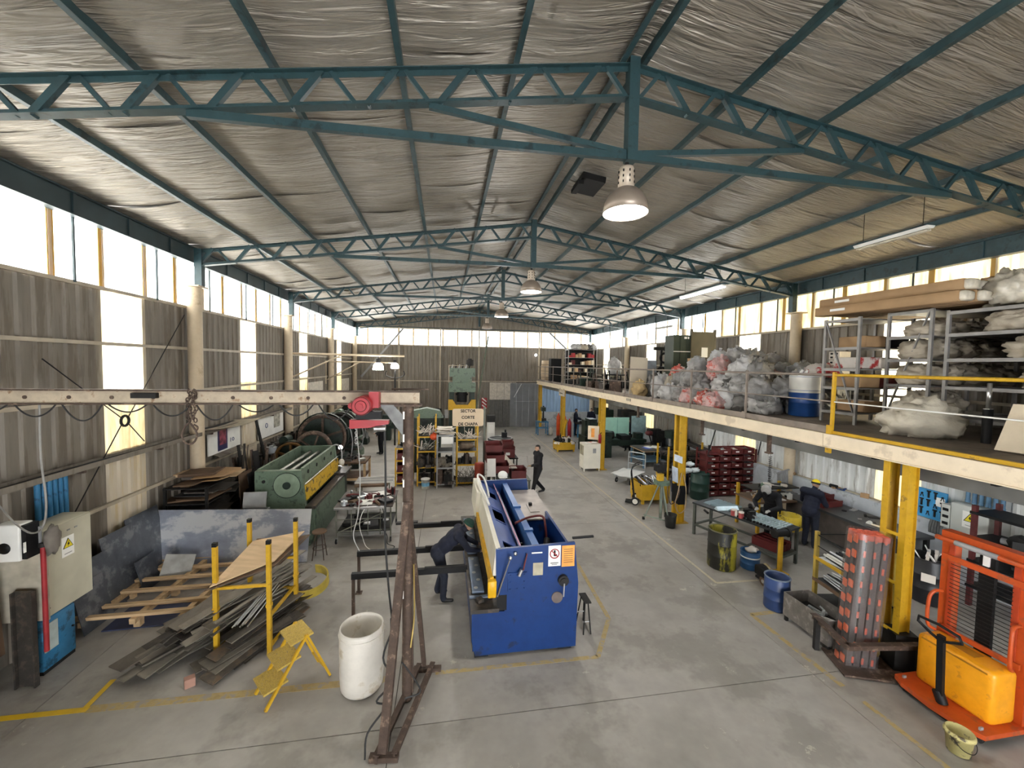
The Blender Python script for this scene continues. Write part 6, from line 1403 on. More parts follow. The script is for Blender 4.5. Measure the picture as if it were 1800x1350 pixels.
# ============================================================ aisle side things: drill, yellow bin, hand truck, platform cart, cabinet
dr = T('tripod_drill', 'green tripod stand with a small drill head beside the second column', 'drill', (6.36, 10.82, 0)); gst = mat('grey_green_stand', (.2, .23, .19), .5, .2)
for x, y in ((-.42, .22), (.05, -.42), (.35, .3)): B().cyl((x, y, 0), (x*.15, y*.15, 1.1), .022, n=8).o('leg', gst, dr); B().box(x, y, .04, .06, .06, .08).o('foot', dark_steel, dr)
B().bar((-.42, .22, .15), (.05, -.42, .15), .03, .03).o('stretcher', gst, dr); B().bar((.05, -.42, .15), (.35, .3, .15), .03, .03).o('stretcher', gst, dr)
B().box(0, 0, .6, .06, .06, 1.1).o('column', gst, dr); B().box(0, 0, 1.18, .34, .3, .14).o('table', mgreen, dr); B().box(-.08, -.05, 1.36, .16, .14, .2).o('yellow_motor', yellow, dr); B().cyl((.05, .05, 1.5), (.05, .05, 1.8), .1, n=12).o('head', dark_steel, dr); B().box(-.05, .02, 1.62, .3, .2, .2).o('gear_case', dark_steel, dr); B().cyl((.0, .1, 1.7), (.0, .1, 2.35), .012, n=6).o('rod', dark_steel, dr)
pb_ = T('waste_bin', 'small black waste bin under the tripod drill', 'bin', (6.42, 10.38, 0)); B().lathe([(0, .01), (.13, .01), (.165, .36), (.175, .38), (.16, .38), (.12, .04), (0, .03)], 20).o('body', mat('black_bin', (.022, .022, .02), .5, 0, .3, 8), pb_); B().tube(ring_pts((0, 0, .38), .168, 20), .008, 5, True).o('rim', dark_steel, pb_)
yb2 = T('steel_bin', 'yellow steel bin full of bars beside the hand truck', 'bin', (7.0, 12.65, 0)); B().bx(-.5, .5, -.42, .42, .14, .16).bx(-.5, -.48, -.42, .42, .16, .66).bx(.48, .5, -.42, .42, .16, .66).bx(-.48, .48, -.42, -.4, .16, .66).bx(-.48, .48, .4, .42, .16, .66).o('body', yellow, yb2)
for x in (-.44, .44):
    for y in (-.36, .36): B().box(x, y, .07, .08, .08, .14).o('foot', yellow, yb2)
for i in range(22):
    o_ = B().bar((0, -.33, -.1), (rr.uniform(-.1, .1), .33, .05), .04, .02).bar((0, -.33, -.08), (.02, -.3, -.05), .05, .03).o('steel_bar', rr.choice([bright_steel, black, galv, offw, mill_steel]), None, (6.58+.04*i, 12.65, .68+rr.uniform(0, .05)), rr.uniform(-.4, .4)); tag(o_, 'steel bar in the heap filling the yellow steel bin', 'bar', 'bars in the yellow steel bin')
ht = T('hand_truck', 'black sack truck with pale wheels standing against the yellow bin', 'hand truck', (6.3, 12.5, 0), radians(60))
for s in (-1, 1): B().tube([(s*.17, -.06, .12), (s*.17, 0, .6), (s*.17, .06, 1.1), (s*.15, -.06, 1.3), (s*.14, -.2, 1.36)], .016, 8).o('upright', black, ht)
for z in (.25, .5, .75, 1.0): B().bar((-.17, -.04+.1*z, z), (.17, -.04+.1*z, z), .02, .02).o('cross_bar', black, ht)
B().box(0, .12, .04, .4, .22, .012).o('toe_plate', black, ht)
for s in (-1, 1): w_ = B().cyl((s*.22, -.1, .13), (s*.28, -.1, .13), .13, n=18).o('wheel', rubber, ht); B().cyl((s*.215, -.1, .13), (s*.285, -.1, .13), .085, n=14).o('rim', plastic_w, w_)
pc = T('platform_cart', 'galvanised platform cart with a white sheet and tubular handle', 'cart', (7.35, 14.9, 0), radians(38)); B().box(0, 0, .32, 1.3, .75, .04).o('deck', galv, pc)
B().grid(lambda u, v: (-.75+1.2*u, -.45+.9*v, .35+.05*noise.noise(Vector((u*3, v*3, 1)))+.03*abs(2*v-1)), 10, 8).grid(lambda u, v: (-.75+1.2*u, -.45+.9*v, .343+.05*noise.noise(Vector((u*3, v*3, 1)))+.03*abs(2*v-1)), 10, 8).o('white_sheet', paper, pc)
B().tube([(.62, -.36, .34), (.64, -.36, .95), (.62, -.28, 1.05), (.62, .28, 1.05), (.64, .36, .95), (.62, .36, .34)], .022, 8).o('handle', galv, pc)
for z in (.58, .82): B().cyl((.63, -.36, z), (.63, .36, z), .015, n=6).o('handle_bar', galv, pc)
for x in (-.5, .5):
    for y in (-.3, .3): wheel(pc, (x, y, .1), .1, 'y')
wc = T('tool_cabinet', 'white metal cabinet with papers on top beside the third column', 'cabinet', (6.36, 16.75, 0)); B().bx(-.38, .38, -.28, .28, .12, 1.2).o('body', white_mach, wc)
for x in (-.34, .34):
    for y in (-.24, .24): B().box(x, y, .06, .05, .05, .12).o('leg', white_mach, wc)
d_ = B().bx(-.39, -.38, -.26, .26, .15, .62).o('door', white_mach, wc); B().cyl((-.4, .15, .4), (-.395, .15, .4), .012, n=8).o('knob', black, d_)
B().bx(-.388, -.38, -.24, -.01, .7, 1.12).o('glass_pane', mat('dull_pane', (.3, .27, .18), .3), wc); B().bx(-.388, -.38, .01, .24, .7, 1.12).o('glass_pane', MATS['dull_pane'], wc); B().box(.1, -.285, .9, .14, .012, .2).o('hook', grey_p, wc)
for i in range(5):
    o_ = B().box(0, 0, .0, .21, .3, .006).o('paper_sheet', [paper, offw, paper, mat('pink_paper', (.8, .4, .35), .7), paper][i], None, (6.25+.07*i, 16.7+rr.uniform(-.12, .12), 1.206+.008*i), rr.uniform(-.6, .6)); tag(o_, 'paper sheet lying on the white metal cabinet', 'paper', 'papers on the white cabinet')
bb_ = B().box(6.62, 17.05, 1.6, .5, .02, .62, (0, 0, -.5)).o('info_board', beam_cream); tag(bb_, 'small notice board standing on the white cabinet', 'board'); B().box(6.58, 17.03, 1.6, .14, .03, .4, (0, 0, -.5)).o('orange_notice', MATS['orange_paper'], bb_); B().box(6.75, 17.12, 1.62, .12, .03, .3, (0, 0, -.5)).o('white_notice', paper, bb_)
rc = B().lathe([(0, 0), (.07, 0), (.07, .35), (.02, .4), (0, .4)], 12).o('fire_extinguisher', red_p, None, (6.75, 16.6, 1.22)); tag(rc, 'small red extinguisher by the third column', 'fire extinguisher'); B().cyl((0, 0, .4), (.06, 0, .46), .015, n=6).o('valve', black, rc)
yb3 = T('steel_bin', 'low yellow steel bin heaped with dark scrap in the far aisle', 'bin', (6.4, 20.8, 0)); B().bx(-.5, .5, -.4, .4, .1, .12).bx(-.5, -.48, -.4, .4, .12, .5).bx(.48, .5, -.4, .4, .12, .5).bx(-.48, .48, -.4, -.38, .12, .5).bx(-.48, .48, .38, .4, .12, .5).o('body', yellow, yb3)
for x in (-.44, .44):
    for y in (-.34, .34): B().box(x, y, .05, .08, .08, .1).o('foot', yellow, yb3)
clutter(26, 6.4, 20.8, .42, .4, .3, 'dark scrap piece heaped in the low yellow bin', 'scrap', 'scrap in the low yellow bin', [black, black, dark_steel, offw, bright_steel], rr, .15, .5, .3, 'scrap_piece')
yar = B().tube([(6.9, 22.4, 0), (6.85, 22.2, .9), (6.9, 22.0, 1.5)], .07, 8).box(6.85, 22.1, .4, .3, .4, .3, (0, .3, .3)).o('hoist_arm', yellow); tag(yar, 'yellow folded hoist arm in front of the fourth column', 'hoist')

# ============================================================ back of the work area
dk = T('desk', 'blue steel desk with papers in front of the right wall', 'desk', (9.5, 17.3, 0)); B().box(0, 0, .8, 1.3, 1.3, .04).o('top', mat('dark_desk_top', (.07, .065, .06), .4), dk); B().box(0, 0, .77, 1.32, 1.32, .03).o('wood_edge', wood, dk)
for x in (-.6, .6):
    for y in (-.6, .6): B().box(x, y, .38, .06, .06, .76).o('leg', mat('desk_blue', (.12, .22, .32), .5), dk)
B().box(0, 0, .3, 1.2, 1.2, .03).o('shelf', MATS['desk_blue'], dk)
for i in range(4):
    o_ = B().box(0, 0, .0, .3, .4, .01).o('paper_sheet', [mat('blue_folder', (.08, .15, .6), .5), paper, paper, paper][i], None, (9.3+.18*i, 17.2+.12*(i % 2), .828+.012*i), .3*i); tag(o_, ['blue folder on the steel desk', 'white paper next to the blue folder on the desk', 'white paper in the middle of the steel desk', 'white paper at the right of the steel desk'][i], 'paper')
la = T('lathe', 'dark green lathe with a pale mint splash screen', 'lathe', (8.9, 19.2, 0)); mint = mat('mint_screen', (.36, .62, .5), .4, 0, .06, 3)
B().bx(-1.3, 1.3, -.3, .3, .6, .9).o('bed', dgreen, la); B().bx(-1.35, -.6, -.35, .35, .0, 1.3).o('headstock', dgreen, la); B().bx(.9, 1.3, -.25, .25, 0, .6).o('pedestal', dgreen, la); B().box(-.02, .35, 1.45, 1.3, .03, 1.0).o('splash_screen', mint, la); B().box(-.02, .33, 1.45, .03, .02, 1.0).box(-.02, .33, .98, 1.3, .02, .03).o('screen_rib', mat('mint_rib', (.25, .5, .4), .4), la); B().bx(-.1, .4, -.38, .3, .9, 1.12).o('carriage', black, la); B().cyl((-.6, 0, 1.1), (-.4, 0, 1.1), .2, n=16).o('chuck', dark_steel, la); B().bx(.8, 1.15, -.2, .2, .9, 1.2).o('tailstock', dgreen, la)
gp_ = B().box(10.1, 19.6, 1.55, .85, .04, .95, (0, 0, .1)).bar((9.8, 19.6, 0), (9.8, 19.6, 1.4), .05, .05).bar((10.4, 19.62, 0), (10.4, 19.62, 1.4), .05, .05).o('pale_panel', mat('pale_teal_panel', (.3, .42, .42), .5)); tag(gp_, 'pale grey-green panel standing right of the mint splash screen', 'panel')
def dark_machine(loc, rz, label, s=1., m=None):
    d = T('machine_tool', label, 'machine', loc, rz); m = m or dgreen
    B().bx(-.5*s, .5*s, -.4*s, .4*s, 0, .8*s).o('base', m, d); B().bx(-.2*s, .35*s, -.25*s, .3*s, .8*s, 1.6*s).o('column', m, d); B().bx(-.55*s, .1*s, -.2*s, .2*s, 1.35*s, 1.7*s).o('head', m, d); B().cyl((-.4*s, 0, 1.0*s), (-.4*s, 0, 1.35*s), .07*s, n=10).o('spindle', bright_steel, d); B().box(-.35*s, 0, .87*s, .6*s, .5*s, .08*s).o('table', dark_steel, d); B().cyl((-.6*s, -.3*s, .6*s), (-.6*s, -.24*s, .6*s), .12*s, n=14).o('handwheel', dark_steel, d); return d
dark_machine((10.6, 16.9, 0), .3, 'dark machine tool against the right wall behind the desk', 1.0); dark_machine((10.5, 18.4, 0), .1, 'dark machine tool with red cover beside the desk', .9, dark_steel); dark_machine((10.6, 21.6, 0), 0, 'dark tall machine tool by the right wall behind the panel', 1.25, dark_steel); dark_machine((7.75, 20.6, 0), 1.57, 'dark green drilling machine behind the white cabinet', 1.05, dgreen); dark_machine((9.9, 23.6, 0), 0, 'dark machine tool far back under the mezzanine', 1.2, dgreen)
rcv = B().sph((0, 0, 0), (.2, .15, .12), 12, 8, jit=.4, seed=9).o('red_cover', maroon, None, (9.95, 18.2, 1.35)); tag(rcv, 'dark red cloth cover on the machine beside the desk', 'cloth'); B().cyl((0, 0, -.1), (.2, .1, -.55), .03, n=6).o('stand', dark_steel, rcv)
st2 = T('stock_pile', 'rack of dark long bars along the right wall behind the desk', 'rack', (10.75, 15.6, 0))
for y in (-.7, .7): B().box(.1, y, .7, .06, .06, 1.4).o('post', dark_steel, st2); B().box(-.2, y, .6, .6, .05, .05).o('arm', dark_steel, st2); B().box(-.2, y, 1.1, .6, .05, .05).o('arm', dark_steel, st2)
for i in range(16):
    o_ = B().bar((0, -1.2, 0), (0, 1.2, .15), .06, .03).bar((0, -1.2, .03), (0, -1.1, .03), .05, .03).o('long_bar', rr.choice([dark_steel, mill_steel, rust]), None, (10.35+.04*i, 15.6, .66+.5*(i % 2)), rr.uniform(-.06, .06)); tag(o_, 'dark long bar in the wall rack behind the desk', 'bar', 'long bars by the right wall')
bb2 = T('drill_bench', 'small blue bench with a bench drill near the far wall', 'bench', (6.4, 25.8, 0)); B().box(0, 0, .86, .75, .6, .05).o('top', blue_lt, bb2)
for x in (-.33, .33):
    for y in (-.25, .25): B().box(x, y, .42, .06, .06, .84).o('leg', blue_lt, bb2)
B().box(0, 0, .45, .7, .55, .03).o('shelf', blue_lt, bb2); B().cyl((.1, .1, .88), (.1, .1, 1.9), .05, n=8).o('drill_column', dark_steel, bb2); B().box(.05, -.05, 1.7, .25, .45, .25).o('drill_head', dgreen, bb2); B().cyl((-.12, -.1, .9), (-.12, -.1, 1.5), .06, n=10).o('yellow_cylinder', yellow, bb2); B().box(.1, .0, 1.0, .3, .3, .15).o('drill_base', dark_steel, bb2)
jug = B().lathe([(0, 0), (.14, 0), (.14, .35), (.05, .45), (.05, .5), (0, .5)], 14).o('plastic_jug', plastic_w, None, (6.98, 25.7, 0)); tag(jug, 'white plastic jug on the floor beside the blue drill bench', 'jug')
for i in range(3):
    g_ = T('gas_cylinder', ['orange gas cylinder left of the fourth column', 'orange-red gas cylinder standing next to the first', 'short red gas cylinder in front of the others'][i], 'gas cylinder', (7.35+.3*i, 25.2-.25*i, 0)); B().lathe([(0, 0), (.13, 0), (.13, 1.25-.3*(i == 2)), (.05, 1.42-.3*(i == 2)), (.04, 1.5-.3*(i == 2)), (0, 1.5-.3*(i == 2))], 16).o('body', [orange, orange, red_p][i], g_); B().box(0, 0, 1.55-.3*(i == 2), .06, .06, .1).o('valve', bright_steel, g_)
mb2 = T('work_bench', 'blue bench between the two far workers', 'bench', (9.15, 24.85, 0)); B().box(0, 0, .88, 1.5, .8, .06).o('top', dark_steel, mb2)
for x in (-.7, .7):
    for y in (-.35, .35): B().box(x, y, .42, .08, .08, .85).o('leg', blue_lt, mb2)
clutter(9, 9.15, 24.85, .92, .6, .3, 'tool on the blue bench between the far workers', 'tool', 'tools on the far bench', [black, bright_steel, dark_steel], rr, .12, .35, .25)
for p, q in (((11.0, 14, 2.6), (11.0, 24, 2.6)), ((11.0, 18.5, 2.35), (10.2, 18.5, 2.35))):
    o_ = B().cyl(p, q, .04, n=8).box(p[0], p[1], p[2], .12, .06, .12).o('wall_pipe', dark_steel); tag(o_, 'dark pipe along the right wall under the mezzanine' if p[1] == 14 else 'dark pipe arm sticking out from the right wall', 'pipe')
# ============================================================ things on the mezzanine
rr = random.Random(5)
sack_m = mat('offwhite_woven_sack', (.40, .35, .275), .75, 0, .12, 5, bump=.3, bscale=18)
grey_bag = mat('grey_plastic_bag', (.27, .26, .25), .32, 0, .25, 5, bump=.35, bscale=12)
grey_bag2 = mat('dark_grey_plastic_bag', (.1, .095, .088), .3, 0, .3, 5, bump=.35, bscale=12)
pale_bag = mat('pale_plastic_bag', (.45, .44, .43), .3, 0, .2, 5, bump=.35, bscale=12)
red_bag = mat('red_content_bag', (.5, .09, .06), .35, 0, .3, 7, wear=(.6, .5, .47), amount=.35, wscale=6, bump=.35, bscale=12)
pink_bag = mat('pinkish_bag', (.5, .33, .31), .35, 0, .25, 7, wear=(.5, .1, .08), amount=.3, wscale=6, bump=.35, bscale=12)
def bag(loc, r, m, label, seed, group=None, rot=None, name='plastic_bag', neck=True, cat='bag'):
    b = B(); R = rotm(rot)
    n, mm = 34, 24; vs_ = []
    for j in range(mm+1):
        ph = pi*j/mm
        for i in range(n):
            t = 2*pi*i/n; p = Vector((sin(ph)*cos(t), sin(ph)*sin(t), cos(ph)))
            q = p*2.1+Vector((seed*3.7, seed*1.3, seed*.7))
            k = 1+.26*noise.noise(q)+.16*abs(noise.noise(q*2.7))+.08*abs(noise.noise(q*6.1))-.16*max(0, .35-abs(noise.noise(q*1.6+Vector((5, 1, 2)))))/.35-.1*max(0, .25-abs(noise.noise(q*3.4)))/.25-.05*abs(sin(t*5+ph*3+seed))
            z = p.z*k; z = max(z, -.62)
            v = Vector((p.x*k*r[0], p.y*k*r[1], (z+.62)*r[2]/1.3)); vs_.append(R@v if R else v)
    b.add(vs_, [(j*n+i, (j+1)*n+i, (j+1)*n+(i+1) % n, j*n+(i+1) % n) for j in range(mm) for i in range(n)], True)
    o = b.o(name, m, None, loc, rr.random()*6.28); tag(o, label, cat, group)
    if neck:
        top = Vector((0, 0, r[2]*1.25)); top = R@top if R else top
        nk = B().cyl(top-Vector((0, 0, .06)), top+Vector((.03, .02, .05)), .025, .05, n=9).o('knotted_neck', m, o)
    return o
# the heap of plastic bags
spots = []
for layer, (n_, z_) in enumerate(((26, 0), (20, .42), (12, .8), (5, 1.08))):
    for i in range(n_):
        spots.append((7.55+rr.random()*(2.9-.25*layer)+.25*layer, 8.9+rr.random()*(4.2-.8*layer)+.35*layer, z_))
for i, (x, y, z) in enumerate(spots):
    m_ = rr.choice([grey_bag, grey_bag, grey_bag2, pale_bag, grey_bag2] if y < 10.6 else [grey_bag, pale_bag, grey_bag, pink_bag, pale_bag])
    bag((x, y, MZ+z), (.34+.12*rr.random(), .32+.1*rr.random(), .44+.16*rr.random()), m_, '%s plastic bag in the %s of the big heap on the mezzanine' % ({grey_bag: 'mid-grey', grey_bag2: 'dark grey', pale_bag: 'pale grey', pink_bag: 'pink and red'}[m_], {0: 'bottom layer', .42: 'second layer', .8: 'upper layer', 1.08: 'top'}[z]), i+1, 'bags in the mezzanine heap', (rr.uniform(-.3, .3), rr.uniform(-.3, .3), 0))
for i, (x, y, m_, lb) in enumerate(((7.35, 11.1, pink_bag, 'clear bag of red pieces at the foot of the heap beside the timber'), (7.45, 10.5, red_bag, 'bag of bright red pieces at the foot of the heap'), (7.3, 9.9, pink_bag, 'pinkish bag at the foot of the heap nearest the drum'), (8.4, 13.4, red_bag, 'orange-red bag on top of the white sacks'), (8.6, 11.6, pale_bag, 'pale bag with a dark opening at the top of the heap'))):
    bag((x, y, MZ+(0 if i < 3 else .72 if i == 3 else 1.15)), (.32, .3, .4), m_, lb, 80+i)
for i, (x, y) in enumerate(((7.75, 13.6), (7.85, 12.9), (8.2, 14.0), (7.5, 14.6), (8.0, 14.4))):
    bag((x, y, MZ), (.3, .3, .72 if i != 3 else .5), [pale_bag, sack_m, pale_bag, mat('tan_sack', (.5, .36, .18), .8), grey_bag2][i], ['tall white sack standing at the left end of the heap', 'off-white sack standing in front of the red bag', 'pale sack behind the white sacks', 'small tan sack standing by the leaning white board', 'dark sack standing by the leaning white board'][i], 90+i, name='sack')
for i in range(12):
    bag((7.75+.14*i, 9.0+.5*(i % 3), MZ+(.0 if i % 2 else .38)), (.36, .34, .46), grey_bag2 if i % 3 else grey_bag, 'dark grey plastic bag in the heap next to the blue and white drum', 240+i, 'dark bags beside the drum', (rr.uniform(-.3, .3), rr.uniform(-.3, .3), 0))
# timbers along the edge
for i in range(3):
    o_ = B().bar((7.35+.16*i, 9.7+.5*i, MZ+.06+.0*i), (7.9+.1*i, 13.1, MZ+.06), .13, .1).bar((7.35+.16*i, 9.7+.5*i, MZ+.06), (7.36+.16*i, 9.76+.5*i, MZ+.06), .12, .09).o('timber', wood, None, (0, 0, 0)); tag(o_, ['pale timber beam along the mezzanine edge in front of the bags, outer one', 'pale timber beam along the mezzanine edge, middle one', 'pale timber beam nearest the bag heap'][i], 'timber')
# white and blue drum
d = drum((8.72, 8.5, MZ), .32, .98, mat('drum_blue', (.015, .06, .22), .35, 0, .15, 3), 'blue steel drum with a white top half on the mezzanine', False, white_p)
B().lathe([(.325, .58), (.325, .64), (.334, .655), (.325, .67), (.325, .96)], 28).o('white_band', mat('drum_white', (.62, .6, .54), .45, 0, .1, 3), d)
for k in range(2): B().box(-.26+.14*k, -.12, 1.06, .05, .02, .16, (.3, .4, 0)).o('white_tag', paper, d)
# storage racks with boxes and sacks
rk_m = mat('rack_grey_steel', (.24, .23, .22), .5, .3, .15, 5)
def mrack(x0, x1, y0, y1, h, zs, label):
    r = T('storage_rack', label, 'rack', (x0, y0, MZ)); w, dd = x1-x0, y1-y0
    for x in (0, w):
        for y in (0, dd): B().bx(x-.025, x+.025, y-.025, y+.025, 0, h).o('post', rk_m, r)
    for z in zs: B().bx(0, w, 0, dd, z, z+.02).o('shelf', rk_m, r); B().bx(-.03, -.022, 0, dd, z-.03, z+.03).o('shelf_lip', rk_m, r)
    return r
ra = mrack(8.42, 9.75, 7.0, 7.75, 2.25, (.22, .75, 1.15, 1.6, 2.2), 'grey storage rack with dark shelves behind the blue and white drum')
B().bar((-.02, .72, 2.2), (-.02, .03, .25), .04, .02).o('end_brace', rk_m, ra)
rb_ = mrack(8.95, 11.05, 6.12, 6.85, 2.32, (.3, .85, 1.35, 1.8, 2.28), 'grey storage rack loaded with white sacks, nearer the camera')
B().bar((-.02, .03, 2.28), (-.02, .7, .2), .04, .02).o('end_brace', rk_m, rb_)
rc_ = mrack(9.0, 11.05, 4.0, 5.9, 2.25, (.3, .85, 1.35, 1.8, 2.2), 'dark storage rack at the right edge of the mezzanine')
lv = (.87, 1.37, 1.82)
for k in range(3):
    for i in range(5):
        bag((9.2+.4*i, 6.42+rr.uniform(-.1, .06), MZ+lv[k]), (.34, .38, .34 if k < 2 else .26), sack_m, 'off-white woven sack on a shelf of the nearer storage rack', 110+k*5+i, 'sacks on the storage rack', (0, .1, 0), 'sack', False, 'sack')
for k in range(3):
    for i in range(4):
        bag((9.3+.45*i, 4.9+rr.uniform(-.2, .3), MZ+lv[k]), (.36, .42, .33), sack_m, 'off-white woven sack on the dark rack at the right edge', 130+k*4+i, 'sacks on the right edge rack', (0, .1, 0), 'sack', False, 'sack')
for i in range(3): bag((9.15+.32*i, 6.4, MZ+.32), (.3, .32, .36), sack_m, 'off-white sack on the low shelf of the nearer storage rack', 150+i, 'sacks on the low shelf', None, 'sack', False, 'sack')
bag((8.25, 5.72, MZ), (.56, .42, .58), mat('big_sack_cream', (.58, .53, .43), .7, 0, .12, 4, bump=.4, bscale=14), 'large cream woven sack slumped on the mezzanine floor', 61, None, None, 'sack', False, 'sack')
bx0 = B().grid(lambda u, v: (7.83+.35*u, 5.72-.2+.4*v, MZ+.46+.13*sin(pi*u)-.05*(2*v-1)**2), 6, 6).grid(lambda u, v: (7.83+.35*u, 5.72-.2+.4*v, MZ+.45+.12*sin(pi*u)-.05*(2*v-1)**2), 6, 6).o('sack_mouth', MATS['big_sack_cream'])
tag(bx0, 'folded open mouth of the large cream sack', 'sack flap')
rolls = [(8.55, 7.3, .77, card), (9.1, 7.35, .77, maroon), (8.6, 7.35, 1.17, mat('red_white_sack', (.6, .55, .5), .6, 0, .1, 4, wear=(.4, .03, .03), amount=.4, wscale=3)), (9.05, 7.3, 1.17, offw), (8.7, 7.35, 1.62, card), (9.3, 7.35, 1.62, black), (8.75, 7.35, .24, card)]
for i, (x, y, z, m_) in enumerate(rolls):
    b = B().rbox(0, 0, .13, .5, .6, .24, .05 if m_ in (offw,) else .02, 2); o_ = b.o('carton', m_, None, (x+.2, y, MZ+z)); B().box(0, -.02, .252, .06, .5, .004).o('tape', paper, o_)
    tag(o_, ['brown carton on the second shelf of the rack behind the drum', 'maroon crate on the second shelf of the rack behind the drum', 'red and white paper sack on the middle shelf of the rack', 'white carton on the middle shelf of the rack', 'brown carton on the fourth shelf of the rack', 'black carton on the fourth shelf of the rack', 'brown carton on the bottom shelf of the rack behind the drum'][i], 'carton')
sk2 = bag((9.4, 8.7, MZ+.95), (.42, .3, .3), MATS['red_white_sack'], 'red and white printed sack lying beside the rack above the drum', 63, None, None, 'sack', False, 'sack'); tb_ = T('low_table', 'dark low table carrying the printed sack behind the drum', 'table', (9.6, 8.75, MZ)); B().box(0, 0, .92, 1.0, .5, .04).o('top', dark_steel, tb_)
for x in (-.45, .45):
    for y in (-.2, .2): B().box(x, y, .45, .05, .05, .9).o('leg', dark_steel, tb_)
# long cardboard boxes on top of the racks
wrap = mat('clear_wrap', (.6, .55, .45), .25, 0, .2, 8)
for i in range(11):
    lay = 0 if i < 7 else 1; x = 8.55+.31*(i if lay == 0 else i-6.6); z = MZ+2.3+.04+(.0 if lay == 0 else .2); L_ = rr.uniform(2.2, 2.5)
    o_ = B().rbox(0, 0, .095, .28, L_, .19, .012, 1).o('long_carton', card, None, (x, 6.75+rr.uniform(-.15, .1), z), rr.uniform(-.05, .05)+.12); B().rbox(0, -L_/2-.02, .095, .25, .14, .17, .03, 1).o('plastic_end', wrap, o_); B().box(-.05, 0, .193, .05, L_*.98, .003).o('tape', mat('tan_tape', (.45, .32, .17), .4), o_); B().box(-.142, L_*.3, .1, .004, .3, .05).o('label', paper, o_)
    tag(o_, 'long brown carton lying on top of the storage racks, %s' % ('bottom layer' if lay == 0 else 'upper layer'), 'carton', 'long cartons bottom layer' if lay == 0 else 'long cartons upper layer')
for i in range(7):
    o_ = bag((9.5+.28*i, 5.2+rr.uniform(-.2, .5), MZ+2.28), (.34, .6, .5), card if i % 2 else wrap, 'crumpled brown paper roll piled on the right-edge rack', 170+i, 'paper rolls on the racks', None, 'paper_roll', False, 'paper roll')
cy_ = B().lathe([(0, 0), (.03, 0), (.03, .42), (0, .42)], 10).box(0, 0, .0, .08, .08, .02).o('chrome_rod', bright_steel, None, (8.6, 5.05, MZ+.55)); tag(cy_, 'bright upright metal rod at the end of the right-edge rack', 'rod'); B().cyl((0, 0, 0), (0, 0, -.55), .06, n=10).o('stand', black, cy_)
bd_ = B().box(8.05, 4.25, MZ+.35, .03, .55, .75, (0, .5, .1)).o('leaning_board', beam_cream); tag(bd_, 'cream-edged brown board leaning at the right edge of the mezzanine', 'board'); B().box(8.1, 4.22, MZ+.34, .03, .42, .62, (0, .5, .1)).o('brown_face', card, bd_)
# bric blocks, panels, machine parts farther along
bl = T('block_stack', 'stack of pierced white blocks by the mezzanine wall', 'blocks', (10.7, 9.4, MZ)); B().box(0, 0, .35, .4, .4, .7).o('plinth', grey_p, bl)
for k in range(4):
    q = B().box(0, 0, .82+.24*k, .36, .3, .22).o('block', offw, bl)
    for s in (-1, 1):
        for t in (-1, 1): B().box(-.182, s*.07, .82+.24*k+t*.05, .006, .07, .05).o('hole', black, q)
gpm = mat('dark_green_panel', (.03, .042, .028), .5, .1, .25, 2); opm = mat('olive_panel', (.085, .07, .04), .5, 0, .15, 2)
gpn = T('steel_cabinet', 'dark green ribbed cabinet standing on the mezzanine', 'cabinet', (9.15, 14.6, MZ)); B().bx(-.45, .45, -.3, .3, .05, 2.4).o('body', gpm, gpn)
for k in range(4): B().bx(-.45+.28*k, -.42+.28*k, -.32, -.3, .1, 2.4).o('rib', gpm, gpn)
B().bx(-.45, .45, -.325, -.305, 1.75, 1.78).o('white_strap', paper, gpn); B().box(.1, -.31, 2.3, .2, .01, .08).o('label', paper, gpn)
opn = T('olive_panel', 'large olive brown steel panel with a white notice on the mezzanine', 'panel', (9.95, 14.3, MZ)); B().bx(-.5, .5, -.05, .05, .1, 2.55).o('sheet', opm, opn)
for s in (-1, 1): B().bx(s*.5-.03, s*.5+.03, -.06, .06, 0, 2.65).o('frame_post', opm, opn)
B().box(.05, -.055, 1.75, .26, .01, .38).o('notice', paper, opn)
sh3 = T('storage_rack', 'dark shelf with tyres and a plywood piece below the green cabinet', 'rack', (8.4, 13.75, MZ+.0))
bpy.data.objects.remove(sh3)
pw = B().box(9.35, 14.0, MZ+1.25, .42, .02, .5, (-.1, 0, 0)).o('plywood_piece', ply); tag(pw, 'small plywood piece in front of the olive panel', 'plywood'); B().bar((9.35, 14.05, MZ), (9.35, 14.05, MZ+1.05), .05, .05).o('prop', dark_steel, pw)
lb = B().box(7.75, 15.2, MZ+.78, .72, .03, 1.52, (-.12, .06, -.1)).o('leaning_board', mat('cream_panel', (.6, .52, .4), .6, 0, .06, 2)); tag(lb, 'tall cream panel leaning on the mezzanine', 'board'); B().box(7.75, 15.22, MZ+.78, .68, .05, 1.48, (-.12, .06, -.1)).o('back_frame', wood, lb)
lb = B().box(8.45, 15.6, MZ+.72, .6, .03, 1.42, (-.1, 0, -.1)).o('leaning_board', mat('grey_blue_panel', (.3, .33, .36), .5)); tag(lb, 'grey-blue panel leaning next to the cream panel', 'board'); B().box(8.45, 15.58, MZ+.72, .52, .03, 1.3, (-.1, 0, -.1)).o('inner_face', MATS['grey_blue_panel'], lb)
